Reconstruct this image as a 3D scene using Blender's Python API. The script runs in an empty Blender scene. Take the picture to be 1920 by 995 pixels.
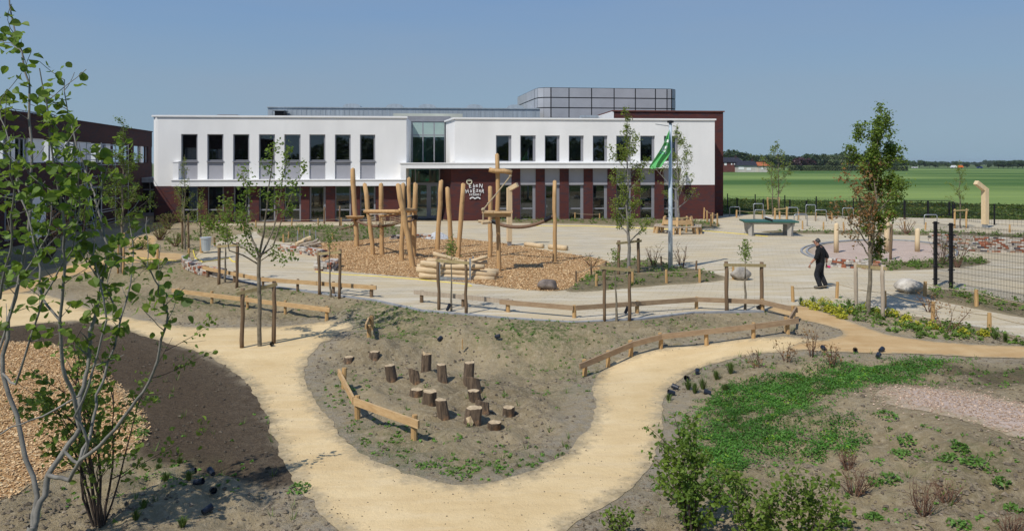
import bpy, math, random
import numpy as np
from mathutils import Vector, Matrix, Euler
R = math.radians
sc = bpy.context.scene
col = sc.collection
# ------------------------------------------------------------------ camera, sky, sun, exposure
CH, F, HY = 4.55, 1400.0, 305.0           # eye height, focal length in photo pixels, horizon row
cd = bpy.data.cameras.new('camera'); cam = bpy.data.objects.new('camera', cd); col.objects.link(cam)
cam.location = (0, 0, CH); cam.rotation_euler = (R(90), 0, 0)
cd.sensor_width = 36; cd.lens = 36 * F / 1920; cd.shift_y = -(497.5 - HY) / 1920
cd.clip_start = .1; cd.clip_end = 6000
sc.camera = cam
SUN_EL, SUN_AZ = R(50.5), math.atan2(-.66, -.75)
w = bpy.data.worlds.new('World'); sc.world = w; w.use_nodes = True
nt = w.node_tree; bg = nt.nodes['Background']
sky = nt.nodes.new('ShaderNodeTexSky'); sky.sky_type = 'NISHITA'; sky.sun_disc = False
sky.sun_elevation = SUN_EL; sky.sun_rotation = SUN_AZ
sky.altitude = 0; sky.air_density = 1.0; sky.dust_density = 1.3; sky.ozone_density = 2.0
hs = nt.nodes.new('ShaderNodeHueSaturation'); hs.inputs['Saturation'].default_value = .8
nt.links.new(sky.outputs[0], hs.inputs['Color'])
# faint veils of high cloud
tcw = nt.nodes.new('ShaderNodeTexCoord'); mpw = nt.nodes.new('ShaderNodeMapping'); mpw.inputs['Scale'].default_value = (1.2, 1.2, 7)
nzw = nt.nodes.new('ShaderNodeTexNoise'); nzw.inputs['Scale'].default_value = 1.6; nzw.inputs['Detail'].default_value = 4
rpw = nt.nodes.new('ShaderNodeMapRange'); rpw.inputs[1].default_value = .35; rpw.inputs[2].default_value = .8; rpw.inputs[3].default_value = .0; rpw.inputs[4].default_value = .55
mxw = nt.nodes.new('ShaderNodeMixRGB'); mxw.inputs[2].default_value = (3.0, 3.8, 4.9, 1)
nt.links.new(tcw.outputs['Generated'], mpw.inputs[0]); nt.links.new(mpw.outputs[0], nzw.inputs['Vector'])
nt.links.new(nzw.outputs[0], rpw.inputs[0]); nt.links.new(rpw.outputs[0], mxw.inputs[0])
sep = nt.nodes.new('ShaderNodeSeparateXYZ'); nt.links.new(tcw.outputs['Generated'], sep.inputs[0])
grd = nt.nodes.new('ShaderNodeValToRGB'); nt.links.new(sep.outputs[2], grd.inputs[0])      # summer haze: paler towards the horizon
grd.color_ramp.elements[0].position = 0; grd.color_ramp.elements[0].color = (2.9 / 6.6, 4.3 / 6.6, 5.4 / 6.6, 1)
grd.color_ramp.elements[1].position = .5; grd.color_ramp.elements[1].color = (1.0 / 6.6, 2.2 / 6.6, 5.0 / 6.6, 1)
e_ = grd.color_ramp.elements.new(.10); e_.color = (2.5 / 6.6, 3.85 / 6.6, 5.35 / 6.6, 1)
e_ = grd.color_ramp.elements.new(.22); e_.color = (1.85 / 6.6, 3.3 / 6.6, 5.75 / 6.6, 1)
sx_ = nt.nodes.new('ShaderNodeVectorMath'); sx_.operation = 'SCALE'; sx_.inputs['Scale'].default_value = 6.6; nt.links.new(grd.outputs[0], sx_.inputs[0])
mg = nt.nodes.new('ShaderNodeMixRGB'); mg.inputs[0].default_value = .88; nt.links.new(hs.outputs[0], mg.inputs[1]); nt.links.new(sx_.outputs[0], mg.inputs[2])
nt.links.new(mg.outputs[0], mxw.inputs[1]); nt.links.new(mxw.outputs[0], bg.inputs[0])
bg.inputs[1].default_value = .096
sd_ = bpy.data.lights.new('sun', 'SUN'); sun = bpy.data.objects.new('sun', sd_); col.objects.link(sun)
sd_.energy = 3.9; sd_.angle = R(.55); sd_.color = (1, .955, .88)
sv = Vector((math.sin(SUN_AZ) * math.cos(SUN_EL), math.cos(SUN_AZ) * math.cos(SUN_EL), math.sin(SUN_EL)))
sun.rotation_euler = sv.to_track_quat('Z', 'Y').to_euler(); sun.location = sv * 50
sc.view_settings.view_transform = 'Standard'; sc.view_settings.look = 'None'; sc.view_settings.exposure = 0; sc.view_settings.gamma = 1
sc.render.engine = 'CYCLES'
sc.cycles.max_bounces = 8; sc.cycles.transparent_max_bounces = 16

# ------------------------------------------------------------------ noise and terrain
def _hash(i, j, s):
    n = (i.astype(np.int64) * 374761393 + j.astype(np.int64) * 668265263 + s * 974634777) & 0x7fffffff
    n = ((n ^ (n >> 13)) * 1274126177) & 0x7fffffff
    return ((n ^ (n >> 16)) & 0xffff) / 65535.0
def vn(x, y, sc_, s=0):
    x = np.asarray(x, float) / sc_; y = np.asarray(y, float) / sc_
    i = np.floor(x); j = np.floor(y); fx = x - i; fy = y - j
    fx = fx * fx * (3 - 2 * fx); fy = fy * fy * (3 - 2 * fy)
    a = _hash(i, j, s); b = _hash(i + 1, j, s); c = _hash(i, j + 1, s); d = _hash(i + 1, j + 1, s)
    return (a + (b - a) * fx) * (1 - fy) + (c + (d - c) * fx) * fy - .5
def sstep(a, b, x):
    t = np.clip((np.asarray(x, float) - a) / (b - a), 0, 1); return t * t * (3 - 2 * t)
def flat(px, py):
    d = CH * F / (py - HY); return ((px - 960) * d / F, d)
EDGE = [flat(*p) for p in [(-300, 470), (200, 480), (352, 503), (410, 518), (480, 533), (600, 550), (700, 563), (790, 582), (950, 596), (1075, 603), (1200, 598), (1300, 586), (1430, 584), (1500, 572), (1700, 560), (2400, 560)]]
def height(X, Y):
    X = np.asarray(X, float); Y = np.asarray(Y, float)
    ex = np.array([p[0] for p in EDGE]); ey = np.array([p[1] for p in EDGE])
    o = np.argsort(ex); e = np.interp(X, ex[o], ey[o])
    drop = -.36 * sstep(.25, 3.0, (e - Y)) * (1 - sstep(3.5, 7.5, X))
    wadi = -.42 * np.exp(-((X - .6) / 2.6) ** 2 - ((Y - 18.6) / 1.7) ** 2)
    m1 = .30 * np.exp(-((X + 3.9) / 1.3) ** 2 - ((Y - 19.6) / .7) ** 2)
    m2 = .35 * np.exp(-((X - 7.4) / 3.2) ** 2 - ((Y - 12.2) / 2.6) ** 2)
    m3 = .18 * np.exp(-((X - .2) / 2.4) ** 2 - ((Y - 20.6) / .6) ** 2)
    m4 = .06 * vn(X, Y, 2.3, 5) * (1 - sstep(22, 26, Y))
    return drop + wadi + m1 + m2 + m3 + m4
def hz(x, y): return float(height(x, y))
def P(px, py, up=0.0):
    z = 0.0
    for _ in range(14):
        d = (CH - z) * F / (py - HY); z = .5 * z + .5 * hz((px - 960) * d / F, d)
    d = (CH - z) * F / (py - HY)
    return Vector(((px - 960) * d / F, d, hz((px - 960) * d / F, d) + up))
def Q(px, py, d):                                     # point at distance d that the photo shows at px, py
    return Vector(((px - 960) * d / F, d, CH - (py - HY) * d / F))

# ------------------------------------------------------------------ mesh builder
class MB:
    def __init__(s): s.v = []; s.f = []; s.c = []; s.n = 0; s.m = []
    def add(s, v, f, c=None, m=0):
        v = np.asarray(v, float).reshape(-1, 3); s.v.append(v)
        if isinstance(f, np.ndarray): fs = [f + s.n]; k = len(f)
        else:
            by = {}
            for q in f: by.setdefault(len(q), []).append(q)
            fs = [np.asarray(q, int) + s.n for q in by.values()]; k = len(f)
        for q in fs:
            s.f.append(q)
            if c is None: cc = np.ones((len(q), 3))
            else:
                cc = np.asarray(c, float)
                if cc.ndim == 1: cc = np.tile(cc, (len(q), 1))
            s.c.append(cc); s.m.append(np.full(len(q), m, int))
        s.n += len(v); return s
    def box(s, c, size, rz=0, c3=None, M=None, m=0):
        hx, hy, hz_ = [a / 2 for a in size]
        v = np.array([(x, y, z) for x in (-hx, hx) for y in (-hy, hy) for z in (-hz_, hz_)])
        if M is not None: v = v @ np.array(M.to_3x3()).T
        elif rz:
            ca, sa = math.cos(rz), math.sin(rz); v = v @ np.array([[ca, sa, 0], [-sa, ca, 0], [0, 0, 1]])
        v = v + np.array(c)
        return s.add(v, np.array([(0, 1, 3, 2), (4, 6, 7, 5), (0, 4, 5, 1), (2, 3, 7, 6), (0, 2, 6, 4), (1, 5, 7, 3)]), c3, m)
    def bar(s, a, b, wid, hgt, c3=None, up=(0, 0, 1)):       # box beam from a to b
        a = Vector(a); b = Vector(b); x = (b - a); L = x.length
        if L < 1e-6: return s
        x.normalize(); u = Vector(up); y = u.cross(x)
        if y.length < 1e-4: y = Vector((1, 0, 0)).cross(x)
        y.normalize(); z = x.cross(y)
        M = Matrix((x, y, z)).transposed()
        return s.box((a + b) / 2, (L, wid, hgt), M=M, c3=c3)
    def tube(s, pts, rad, n=8, cap=True, c3=None, rough=0, rs=None):
        pts = [Vector(p) for p in pts]
        if not hasattr(rad, '__len__'): rad = [rad] * len(pts)
        V = []; prev = None
        for i, p in enumerate(pts):
            t = (pts[min(i + 1, len(pts) - 1)] - pts[max(i - 1, 0)])
            if t.length < 1e-9: t = Vector((0, 0, 1))
            t.normalize()
            if prev is None:
                a = Vector((1, 0, 0)) if abs(t.x) < .9 else Vector((0, 1, 0)); x = (a - t * a.dot(t)).normalized()
            else:
                x = prev - t * prev.dot(t)
                x = x.normalized() if x.length > 1e-6 else Vector((1, 0, 0))
            prev = x; y = t.cross(x)
            for k in range(n):
                an = 2 * math.pi * k / n; r = rad[i]
                if rough and rs: r *= 1 + rs.uniform(-rough, rough)
                V.append(p + (x * math.cos(an) + y * math.sin(an)) * r)
        Fs = [(i * n + k, i * n + (k + 1) % n, (i + 1) * n + (k + 1) % n, (i + 1) * n + k) for i in range(len(pts) - 1) for k in range(n)]
        s.add([tuple(q) for q in V], np.array(Fs), c3)
        if cap:
            s.n -= len(V); b = s.n; 
            s.f.append(np.array([tuple(range(b + n - 1, b - 1, -1)), tuple(range(b + (len(pts) - 1) * n, b + len(pts) * n))]))
            s.c.append(np.tile(np.asarray(c3 if c3 is not None else (1, 1, 1), float), (2, 1))); s.m.append(np.zeros(2, int)); s.n += len(V)
        return s
    def build(s, name, mat, parent=None, smooth=False, vattr=None):
        me = bpy.data.meshes.new(name)
        V = np.concatenate(s.v) if s.v else np.zeros((0, 3))
        org = Vector((0, 0, 0))
        if parent is not None: org = Vector(parent['_o'])
        V = V - np.array(org)
        cnt = np.concatenate([np.full(len(q), q.shape[1]) for q in s.f]); loops = np.concatenate([q.ravel() for q in s.f])
        me.vertices.add(len(V)); me.vertices.foreach_set('co', V.ravel().astype(np.float32))
        me.loops.add(len(loops)); me.loops.foreach_set('vertex_index', loops.astype(np.int32))
        me.polygons.add(len(cnt)); st = np.concatenate([[0], np.cumsum(cnt)[:-1]])
        me.polygons.foreach_set('loop_start', st.astype(np.int32)); me.polygons.foreach_set('loop_total', cnt.astype(np.int32))
        me.update(calc_edges=True); me.polygons.foreach_set('use_smooth', np.full(len(cnt), bool(smooth)))
        C = np.concatenate(s.c)
        if True:
            at = me.color_attributes.new('Col', 'FLOAT_COLOR', 'CORNER')
            C4 = np.repeat(np.hstack([C, np.ones((len(C), 1))]), cnt, axis=0)
            at.data.foreach_set('color', C4.ravel().astype(np.float32))
        if vattr:
            for k, a in vattr.items():
                at = me.attributes.new(k, 'FLOAT', 'POINT'); at.data.foreach_set('value', np.asarray(a, np.float32))
        for mm in (mat if isinstance(mat, (list, tuple)) else [mat]): me.materials.append(mm)
        if isinstance(mat, (list, tuple)): me.polygons.foreach_set('material_index', np.concatenate(s.m).astype(np.int32))
        me.validate(); me.polygons.foreach_set('use_smooth', np.full(len(me.polygons), bool(smooth)))
        o = bpy.data.objects.new(name, me); col.objects.link(o)
        if parent is not None: o.parent = parent; o['_o'] = tuple(org)
        else: o['_o'] = (0, 0, 0)
        return o
def tag(o, label=None, cat=None, group=None, kind=None):
    if label: o['label'] = label
    if cat: o['category'] = cat
    if group: o['group'] = group
    if kind: o['kind'] = kind
    return o
def thing(name, label, cat, loc=(0, 0, 0), group=None):
    o = bpy.data.objects.new(name, None); col.objects.link(o); o.location = loc; o['_o'] = tuple(loc); o.empty_display_size = .2
    return tag(o, label, cat, group)
def center(o):                                        # put a top-level mesh's origin at its base
    me = o.data; n = len(me.vertices); a = np.empty(n * 3, np.float32); me.vertices.foreach_get('co', a); a = a.reshape(-1, 3)
    c = (a.min(0) + a.max(0)) / 2; c[2] = a[:, 2].min(); me.vertices.foreach_set('co', (a - c).ravel()); o.location = [float(q) for q in c]; me.update(); return o
def copy_tree(o, parent=None):
    c = o.copy(); col.objects.link(c)
    if parent: c.parent = parent
    for ch in list(o.children): copy_tree(ch, c)
    return c

# ------------------------------------------------------------------ materials
def newmat(name):
    m = bpy.data.materials.new(name); m.use_nodes = True; n = m.node_tree; return m, n, n.nodes['Principled BSDF']
def N(n, t, **kw):
    q = n.nodes.new('ShaderNode' + t)
    for k, v in kw.items():
        if k in q.inputs: q.inputs[k].default_value = v
        else: setattr(q, k, v)
    return q
def mixc(n, fac, a, b, bt='MIX'):
    q = n.nodes.new('ShaderNodeMixRGB'); q.blend_type = bt
    for i, x in ((0, fac), (1, a), (2, b)):
        if isinstance(x, bpy.types.NodeSocket): n.links.new(x, q.inputs[i])
        elif i == 0: q.inputs[0].default_value = x
        else: q.inputs[i].default_value = (*x[:3], 1)
    return q.outputs[0]
def noise(n, scale, detail=4, rough=.55, vec=None, out=0):
    q = n.nodes.new('ShaderNodeTexNoise'); q.inputs['Scale'].default_value = scale; q.inputs['Detail'].default_value = detail; q.inputs['Roughness'].default_value = rough
    if vec is not None: n.links.new(vec, q.inputs['Vector'])
    return q.outputs[out]
def mrange(n, x, a, b, c=0, d=1):
    q = n.nodes.new('ShaderNodeMapRange'); n.links.new(x, q.inputs[0])
    for i, v in enumerate((a, b, c, d)): q.inputs[i + 1].default_value = v
    return q.outputs[0]
def math_(n, op, a, b):
    q = n.nodes.new('ShaderNodeMath'); q.operation = op
    for i, x in enumerate((a, b)):
        if isinstance(x, bpy.types.NodeSocket): n.links.new(x, q.inputs[i])
        else: q.inputs[i].default_value = x
    return q.outputs[0]
def wpos(n, scale=(1, 1, 1), rot=(0, 0, 0)):
    g = n.nodes.new('ShaderNodeNewGeometry'); mp = n.nodes.new('ShaderNodeMapping'); mp.inputs['Scale'].default_value = scale; mp.inputs['Rotation'].default_value = rot
    n.links.new(g.outputs['Position'], mp.inputs[0]); return mp.outputs[0]
def opos(n, scale=(1, 1, 1)):
    g = n.nodes.new('ShaderNodeTexCoord'); mp = n.nodes.new('ShaderNodeMapping'); mp.inputs['Scale'].default_value = scale
    n.links.new(g.outputs['Object'], mp.inputs[0]); return mp.outputs[0]
def bump(n, h, b, st=.3, dist=.02):
    q = n.nodes.new('ShaderNodeBump'); q.inputs['Strength'].default_value = st; q.inputs['Distance'].default_value = dist
    n.links.new(h, q.inputs['Height']); n.links.new(q.outputs[0], b.inputs['Normal'])
def simple(name, c, rough=.7, metal=0, var=.12, nscale=6, bst=.15, bdist=.01, vcol=False, spec=.3, c2=None, stretch=(1, 1, 1)):
    m, n, b = newmat(name); v = opos(n, stretch)
    nz = noise(n, nscale, 5, .6, v)
    lo = [x * (1 - var * 1.6) for x in c]; hi = [min(1, x * (1 + var)) for x in c]
    if c2: hi = c2
    cc = mixc(n, mrange(n, nz, .3, .7), lo, hi)
    if vcol:
        a = N(n, 'Attribute', attribute_name='Col'); cc = mixc(n, 1, cc, a.outputs['Color'], 'MULTIPLY')
    n.links.new(cc, b.inputs['Base Color']); b.inputs['Roughness'].default_value = rough; b.inputs['Metallic'].default_value = metal
    b.inputs['Specular IOR Level'].default_value = spec
    if bst: bump(n, noise(n, nscale * 5, 4, .6, v), b, bst, bdist)
    return m
def leafmat(name, c, trans=.35, c2=None):
    m, n, b = newmat(name); v = opos(n)
    cc = mixc(n, mrange(n, noise(n, 2.2, 3, .6, v), .35, .65), c, c2 or [x * 1.35 for x in c])
    a = N(n, 'Attribute', attribute_name='Col'); cc = mixc(n, 1, cc, a.outputs['Color'], 'MULTIPLY')
    n.links.new(cc, b.inputs['Base Color']); b.inputs['Roughness'].default_value = .5; b.inputs['Specular IOR Level'].default_value = .3
    t = N(n, 'BsdfTranslucent'); n.links.new(mixc(n, .5, cc, (.25, .35, .03), 'MIX'), t.inputs['Color'])
    mx = N(n, 'MixShader'); mx.inputs[0].default_value = trans
    n.links.new(b.outputs[0], mx.inputs[1]); n.links.new(t.outputs[0], mx.inputs[2]); n.links.new(mx.outputs[0], n.nodes['Material Output'].inputs[0])
    return m
SOIL = (.205, .165, .115); SOILD = (.10, .078, .056); SAND = (.60, .44, .24); ORANGE = (.40, .245, .10)
def soilnodes(n):
    p = wpos(n)
    a = mixc(n, mrange(n, noise(n, .35, 5, .6, p), .35, .65), (.255, .20, .118), (.385, .305, .185))
    a = mixc(n, mrange(n, noise(n, 9, 6, .7, p), .45, .75), a, (.47, .39, .265))
    a = mixc(n, mrange(n, noise(n, 22, 4, .7, p), .60, .80, 0, .7), a, (.15, .115, .075))
    return a, p
def ground_mat():
    m, n, b = newmat('bare soil'); a, p = soilnodes(n)
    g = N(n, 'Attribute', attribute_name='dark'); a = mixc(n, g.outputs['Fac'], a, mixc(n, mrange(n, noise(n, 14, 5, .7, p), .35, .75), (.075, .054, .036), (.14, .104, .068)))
    s = N(n, 'Attribute', attribute_name='sandy')
    a = mixc(n, math_(n, 'MULTIPLY', s.outputs['Fac'], mrange(n, noise(n, 5, 6, .7, p), .38, .62)), a, (.36, .31, .235))
    gr = N(n, 'Attribute', attribute_name='green')
    a = mixc(n, math_(n, 'MULTIPLY', gr.outputs['Fac'], mrange(n, noise(n, 7, 6, .75, p), .42, .6, 0, .8)), a, (.085, .12, .035))
    n.links.new(a, b.inputs['Base Color']); b.inputs['Roughness'].default_value = .95; b.inputs['Specular IOR Level'].default_value = .1
    h = math_(n, 'ADD', math_(n, 'MULTIPLY', noise(n, 4, 7, .75, p), 1.5), math_(n, 'MULTIPLY', noise(n, 24, 5, .75, p), .7)); bump(n, h, b, .9, .07)
    return m
def sheet_mat(name, ca, cb, cd_, sc1=1.2, speck=60, edge=.35, bst=.35, bd=.015, edgec=None, streak=None, speckc=None, specklev=(.62, .8)):
    m, n, b = newmat(name); p = wpos(n)
    a = mixc(n, mrange(n, noise(n, sc1, 6, .65, p), .32, .68), ca, cb)
    a = mixc(n, mrange(n, noise(n, speck, 3, .7, p), specklev[0], specklev[1], 0, .8), a, speckc or cd_)
    a = mixc(n, mrange(n, noise(n, 7, 5, .7, p), .58, .8, 0, .5), a, cd_)
    if streak:
        for (rot, sx, sy, lo, hi, amt, cc) in streak:
            v = wpos(n, (sx, sy, 1), (0, 0, rot)); a = mixc(n, mrange(n, noise(n, 1, 5, .6, v), lo, hi, 0, amt), a, cc)
    if edge:
        e = N(n, 'Attribute', attribute_name='sd')
        t = math_(n, 'ADD', e.outputs['Fac'], math_(n, 'MULTIPLY', math_(n, 'SUBTRACT', noise(n, 4, 6, .75, p), .5), edge * 2.6))
        k = mrange(n, t, -edge * .1, edge * .75, 1, 0); sa, _ = soilnodes(n) if edgec is None else (edgec, 0)
        a = mixc(n, k, a, sa)
    n.links.new(a, b.inputs['Base Color']); b.inputs['Roughness'].default_value = .9; b.inputs['Specular IOR Level'].default_value = .15
    bump(n, math_(n, 'ADD', noise(n, 6, 6, .7, p), math_(n, 'MULTIPLY', noise(n, speck * .8, 4, .7, p), .4)), b, bst, bd)
    return m
M = {}
M['soil'] = ground_mat()
M['sand'] = sheet_mat('sand', (.60, .435, .22), (.72, .555, .315), (.49, .34, .17), .8, 42, .42, .6, .03, speckc=(.36, .25, .13), specklev=(.57, .8), streak=[(R(60), .5, 4, .5, .75, .35, (.50, .35, .18)), (R(-50), .6, 4, .52, .75, .3, (.74, .62, .42))])
M['orange'] = sheet_mat('packed orange sand', (.44, .28, .125), (.56, .39, .20), (.36, .21, .085), 1.4, 70, .22, .3, .015, streak=[(R(-8), .5, 3.5, .5, .75, .6, (.58, .44, .25))])
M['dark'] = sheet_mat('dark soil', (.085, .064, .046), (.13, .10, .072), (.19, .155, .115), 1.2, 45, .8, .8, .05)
M['chips'] = sheet_mat('wood chip bed', (.40, .23, .10), (.56, .35, .16), (.22, .115, .045), 2.5, 28, .18, 1.0, .05, speckc=(.14, .07, .03), specklev=(.48, .7))
M['gravel'] = sheet_mat('pink gravel', (.44, .34, .275), (.54, .43, .355), (.30, .22, .17), 1.2, 22, .7, .8, .03, speckc=(.24, .17, .13), specklev=(.5, .75))
def paving_mat():
    m, n, b = newmat('sanded brick paving'); p = wpos(n, (1, 1, 1), (0, 0, R(18)))
    br = N(n, 'TexBrick'); n.links.new(p, br.inputs['Vector']); br.inputs['Scale'].default_value = 1
    br.inputs['Brick Width'].default_value = .42; br.inputs['Row Height'].default_value = .21; br.inputs['Mortar Size'].default_value = .012; br.inputs['Mortar Smooth'].default_value = .3
    br.inputs['Color1'].default_value = (.44, .385, .285, 1); br.inputs['Color2'].default_value = (.51, .45, .345, 1); br.inputs['Mortar'].default_value = (.27, .22, .14, 1)
    a = br.outputs['Color']
    g = wpos(n)
    a = mixc(n, mrange(n, noise(n, .35, 6, .65, g), .35, .62, 0, .85), a, (.54, .44, .275))
    a = mixc(n, mrange(n, noise(n, 1, 5, .6, wpos(n, (.35, 2.2, 1), (0, 0, R(12)))), .48, .7, 0, .85), a, (.62, .565, .455))
    a = mixc(n, mrange(n, noise(n, 1, 5, .6, wpos(n, (.25, 1.6, 1), (0, 0, R(-14)))), .52, .72, 0, .6), a, (.47, .375, .225))
    a = mixc(n, mrange(n, noise(n, 11, 5, .7, g), .55, .8, 0, .4), a, (.30, .245, .16))
    n.links.new(a, b.inputs['Base Color']); b.inputs['Roughness'].default_value = .85; b.inputs['Specular IOR Level'].default_value = .2
    bump(n, math_(n, 'ADD', math_(n, 'MULTIPLY', br.outputs['Fac'], -.5), noise(n, 18, 4, .6, g)), b, .25, .01)
    return m
M['paving'] = paving_mat()
M['kerb'] = simple('grey concrete edging', (.30, .31, .32), .85, 0, .2, 4)
def field_mat():
    m, n, b = newmat('green wheat field')
    v = wpos(n, (.005, .0125, 1), (0, 0, R(3)))
    a = mixc(n, mrange(n, noise(n, 1, 4, .5, v), .42, .58), (.045, .11, .012), (.25, .33, .085))
    a = mixc(n, mrange(n, noise(n, 1, 5, .6, wpos(n, (.05, .35, 1))), .35, .7, 0, .5), a, (.065, .13, .045))
    a = mixc(n, mrange(n, noise(n, 2.5, 4, .7, wpos(n, (.8, 1, 1))), .4, .75, 0, .35), a, (.16, .22, .11))
    n.links.new(a, b.inputs['Base Color']); b.inputs['Roughness'].default_value = .9; b.inputs['Specular IOR Level'].default_value = .1
    return m
M['field'] = field_mat()
M['grass'] = leafmat('meadow grass', (.075, .125, .03), .3, (.13, .17, .045))
M['verge'] = sheet_mat('rough grass', (.07, .11, .03), (.12, .15, .05), (.05, .07, .02), 1, 20, 0, 1, .06)
def brickmat(name, c1, c2, c3, mort):
    m, n, b = newmat(name)
    g = N(n, 'NewGeometry'); sx = N(n, 'SeparateXYZ'); n.links.new(g.outputs['Position'], sx.inputs[0])
    cx = N(n, 'CombineXYZ'); n.links.new(math_(n, 'ADD', sx.outputs[0], sx.outputs[1]), cx.inputs[0]); n.links.new(sx.outputs[2], cx.inputs[1])
    br = N(n, 'TexBrick'); n.links.new(cx.outputs[0], br.inputs['Vector']); br.inputs['Scale'].default_value = 1
    br.inputs['Brick Width'].default_value = .22; br.inputs['Row Height'].default_value = .065; br.inputs['Mortar Size'].default_value = .006
    br.inputs['Color1'].default_value = (*c1, 1); br.inputs['Color2'].default_value = (*c2, 1); br.inputs['Mortar'].default_value = (*mort, 1); br.inputs['Bias'].default_value = -.1
    v = N(n, 'Mapping'); v.inputs['Scale'].default_value = (4.5, 15, 1); n.links.new(cx.outputs[0], v.inputs[0])
    vo = N(n, 'TexVoronoi'); n.links.new(v.outputs[0], vo.inputs['Vector']); vo.inputs['Scale'].default_value = .5
    a = mixc(n, mrange(n, vo.outputs['Color'], .55, .8, 0, .8), br.outputs['Color'], c3)
    a = mixc(n, mrange(n, noise(n, .5, 4, .6, cx.outputs[0]), .3, .7, 0, .35), a, [q * .75 for q in c1])
    n.links.new(a, b.inputs['Base Color']); b.inputs['Roughness'].default_value = .85; b.inputs['Specular IOR Level'].default_value = .2
    bump(n, br.outputs['Fac'], b, -.3, .01)
    return m
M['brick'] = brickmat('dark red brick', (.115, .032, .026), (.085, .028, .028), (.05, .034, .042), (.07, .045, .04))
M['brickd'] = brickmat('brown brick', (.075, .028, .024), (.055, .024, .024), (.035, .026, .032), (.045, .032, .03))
M['render'] = simple('white render', (.79, .785, .77), .9, 0, .05, .5, .25, .006, stretch=(1, 1, .35))
M['trim'] = simple('white trim', (.82, .82, .815), .6, 0, .03, 2, 0)
M['grey'] = simple('grey panel', (.33, .33, .355), .6, 0, .05, .8, 0)
M['frame'] = simple('grey window frame', (.27, .275, .30), .45, .1, .05, 3, 0)
M['metal'] = simple('zinc cladding', (.40, .45, .49), .5, .35, .12, 1.2, .05, stretch=(4, 4, .3))
M['tower'] = simple('grey cladding', (.44, .45, .48), .5, .25, .07, .5, 0)
M['black'] = simple('black powder coat', (.012, .012, .014), .45, 0, .2, 5, 0)
M['dark_in'] = simple('dark interior', (.17, .17, .15), .9, 0, .3, .6, 0)
M['inlight'] = simple('interior plaster', (.50, .52, .46), .9, 0, .1, .5, 0)
M['galv'] = simple('galvanised steel', (.42, .45, .48), .4, .7, .15, 12, .05)
M['roof'] = simple('roof felt', (.18, .18, .18), .9)
def glassmat(name, tint, refl=.08, tr=.55):
    m, n, b = newmat(name); n.nodes.remove(b)
    g = N(n, 'BsdfGlossy'); g.inputs['Roughness'].default_value = .02; g.inputs['Color'].default_value = (.9, .95, 1, 1)
    t = N(n, 'BsdfTransparent'); t.inputs[0].default_value = (*tint, 1)
    fr = N(n, 'Fresnel'); fr.inputs[0].default_value = 1.5
    k = math_(n, 'ADD', math_(n, 'MULTIPLY', fr.outputs[0], .9), refl)
    mx = N(n, 'MixShader'); n.links.new(k, mx.inputs[0]); n.links.new(t.outputs[0], mx.inputs[1]); n.links.new(g.outputs[0], mx.inputs[2])
    n.links.new(mx.outputs[0], n.nodes['Material Output'].inputs[0]); return m
M['glass'] = glassmat('window glass', (.50, .56, .55), .05)
M['glassg'] = glassmat('green glass', (.58, .76, .70), .06)
M['frost'] = simple('pale green frosted glass', (.34, .45, .42), .3, 0, .06, .5, 0)
def woodmat(name, c, c2, knot=.5, stretch=(14, 14, 1.2)):
    m, n, b = newmat(name); v = opos(n, stretch)
    a = mixc(n, mrange(n, noise(n, 1.3, 6, .65, v), .3, .7), c, c2)
    a = mixc(n, mrange(n, noise(n, 3, 4, .6, opos(n)), .6, .78, 0, knot), a, [q * .45 for q in c])
    at = N(n, 'Attribute', attribute_name='Col')
    n.links.new(mixc(n, 1, a, at.outputs['Color'], 'MULTIPLY'), b.inputs['Base Color']); b.inputs['Roughness'].default_value = .75; b.inputs['Specular IOR Level'].default_value = .2
    bump(n, noise(n, 3, 6, .7, v), b, .4, .01); return m
M['pole'] = woodmat('peeled robinia', (.40, .235, .10), (.60, .40, .20), .8)
M['plank'] = woodmat('sawn larch', (.42, .26, .12), (.60, .42, .22), .3, (3, 3, 14))
M['plankw'] = woodmat('weathered plank', (.27, .18, .11), (.40, .29, .18), .3, (3, 3, 14))
M['stake'] = woodmat('brown stake wood', (.13, .085, .05), (.24, .165, .10), .5)
M['stakel'] = woodmat('light stake wood', (.40, .24, .10), (.56, .37, .17), .4)
M['slat'] = woodmat('tie slat', (.30, .24, .12), (.42, .34, .18), .2)
M['log'] = woodmat('peeled log', (.50, .36, .20), (.66, .52, .34), .4, (1.5, 12, 12))
M['bollard'] = woodmat('pale peeled post', (.60, .45, .26), (.72, .58, .38), .15)
M['grey_wood'] = woodmat('silvered wood', (.33, .27, .20), (.48, .40, .31), .3)
def barkmat():
    m, n, b = newmat('stump bark'); v = opos(n, (18, 18, 3))
    a = mixc(n, mrange(n, noise(n, 1, 7, .7, v), .35, .65), (.05, .034, .022), (.20, .14, .09))
    a = mixc(n, mrange(n, noise(n, 4, 4, .6, opos(n)), .55, .7, 0, .8), a, (.38, .21, .10))
    n.links.new(a, b.inputs['Base Color']); b.inputs['Roughness'].default_value = .95; bump(n, noise(n, 1.2, 6, .7, v), b, 1, .04); return m
M['bark'] = barkmat()
M['cut'] = simple('sawn end grain', (.56, .40, .23), .85, 0, .25, 14, .3, .01, c2=(.66, .52, .33))
M['twig'] = simple('grey brown twig bark', (.16, .13, .10), .85, 0, .3, 14, .2)
M['twigr'] = simple('reddish twig bark', (.17, .095, .06), .85, 0, .3, 14, .2)
M['twigd'] = simple('dark twig bark', (.075, .055, .042), .85, 0, .3, 14, .2)
M['aspen'] = simple('silver grey bark', (.225, .21, .185), .75, 0, .25, 10, .3, .008)
M['trunk'] = simple('young tree bark', (.21, .18, .13), .85, 0, .3, 9, .3)
M['rope'] = simple('brown rope', (.20, .125, .08), .9, 0, .25, 30, .5)
M['ropel'] = simple('pale rope', (.42, .34, .22), .9, 0, .2, 30, .3)
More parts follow.
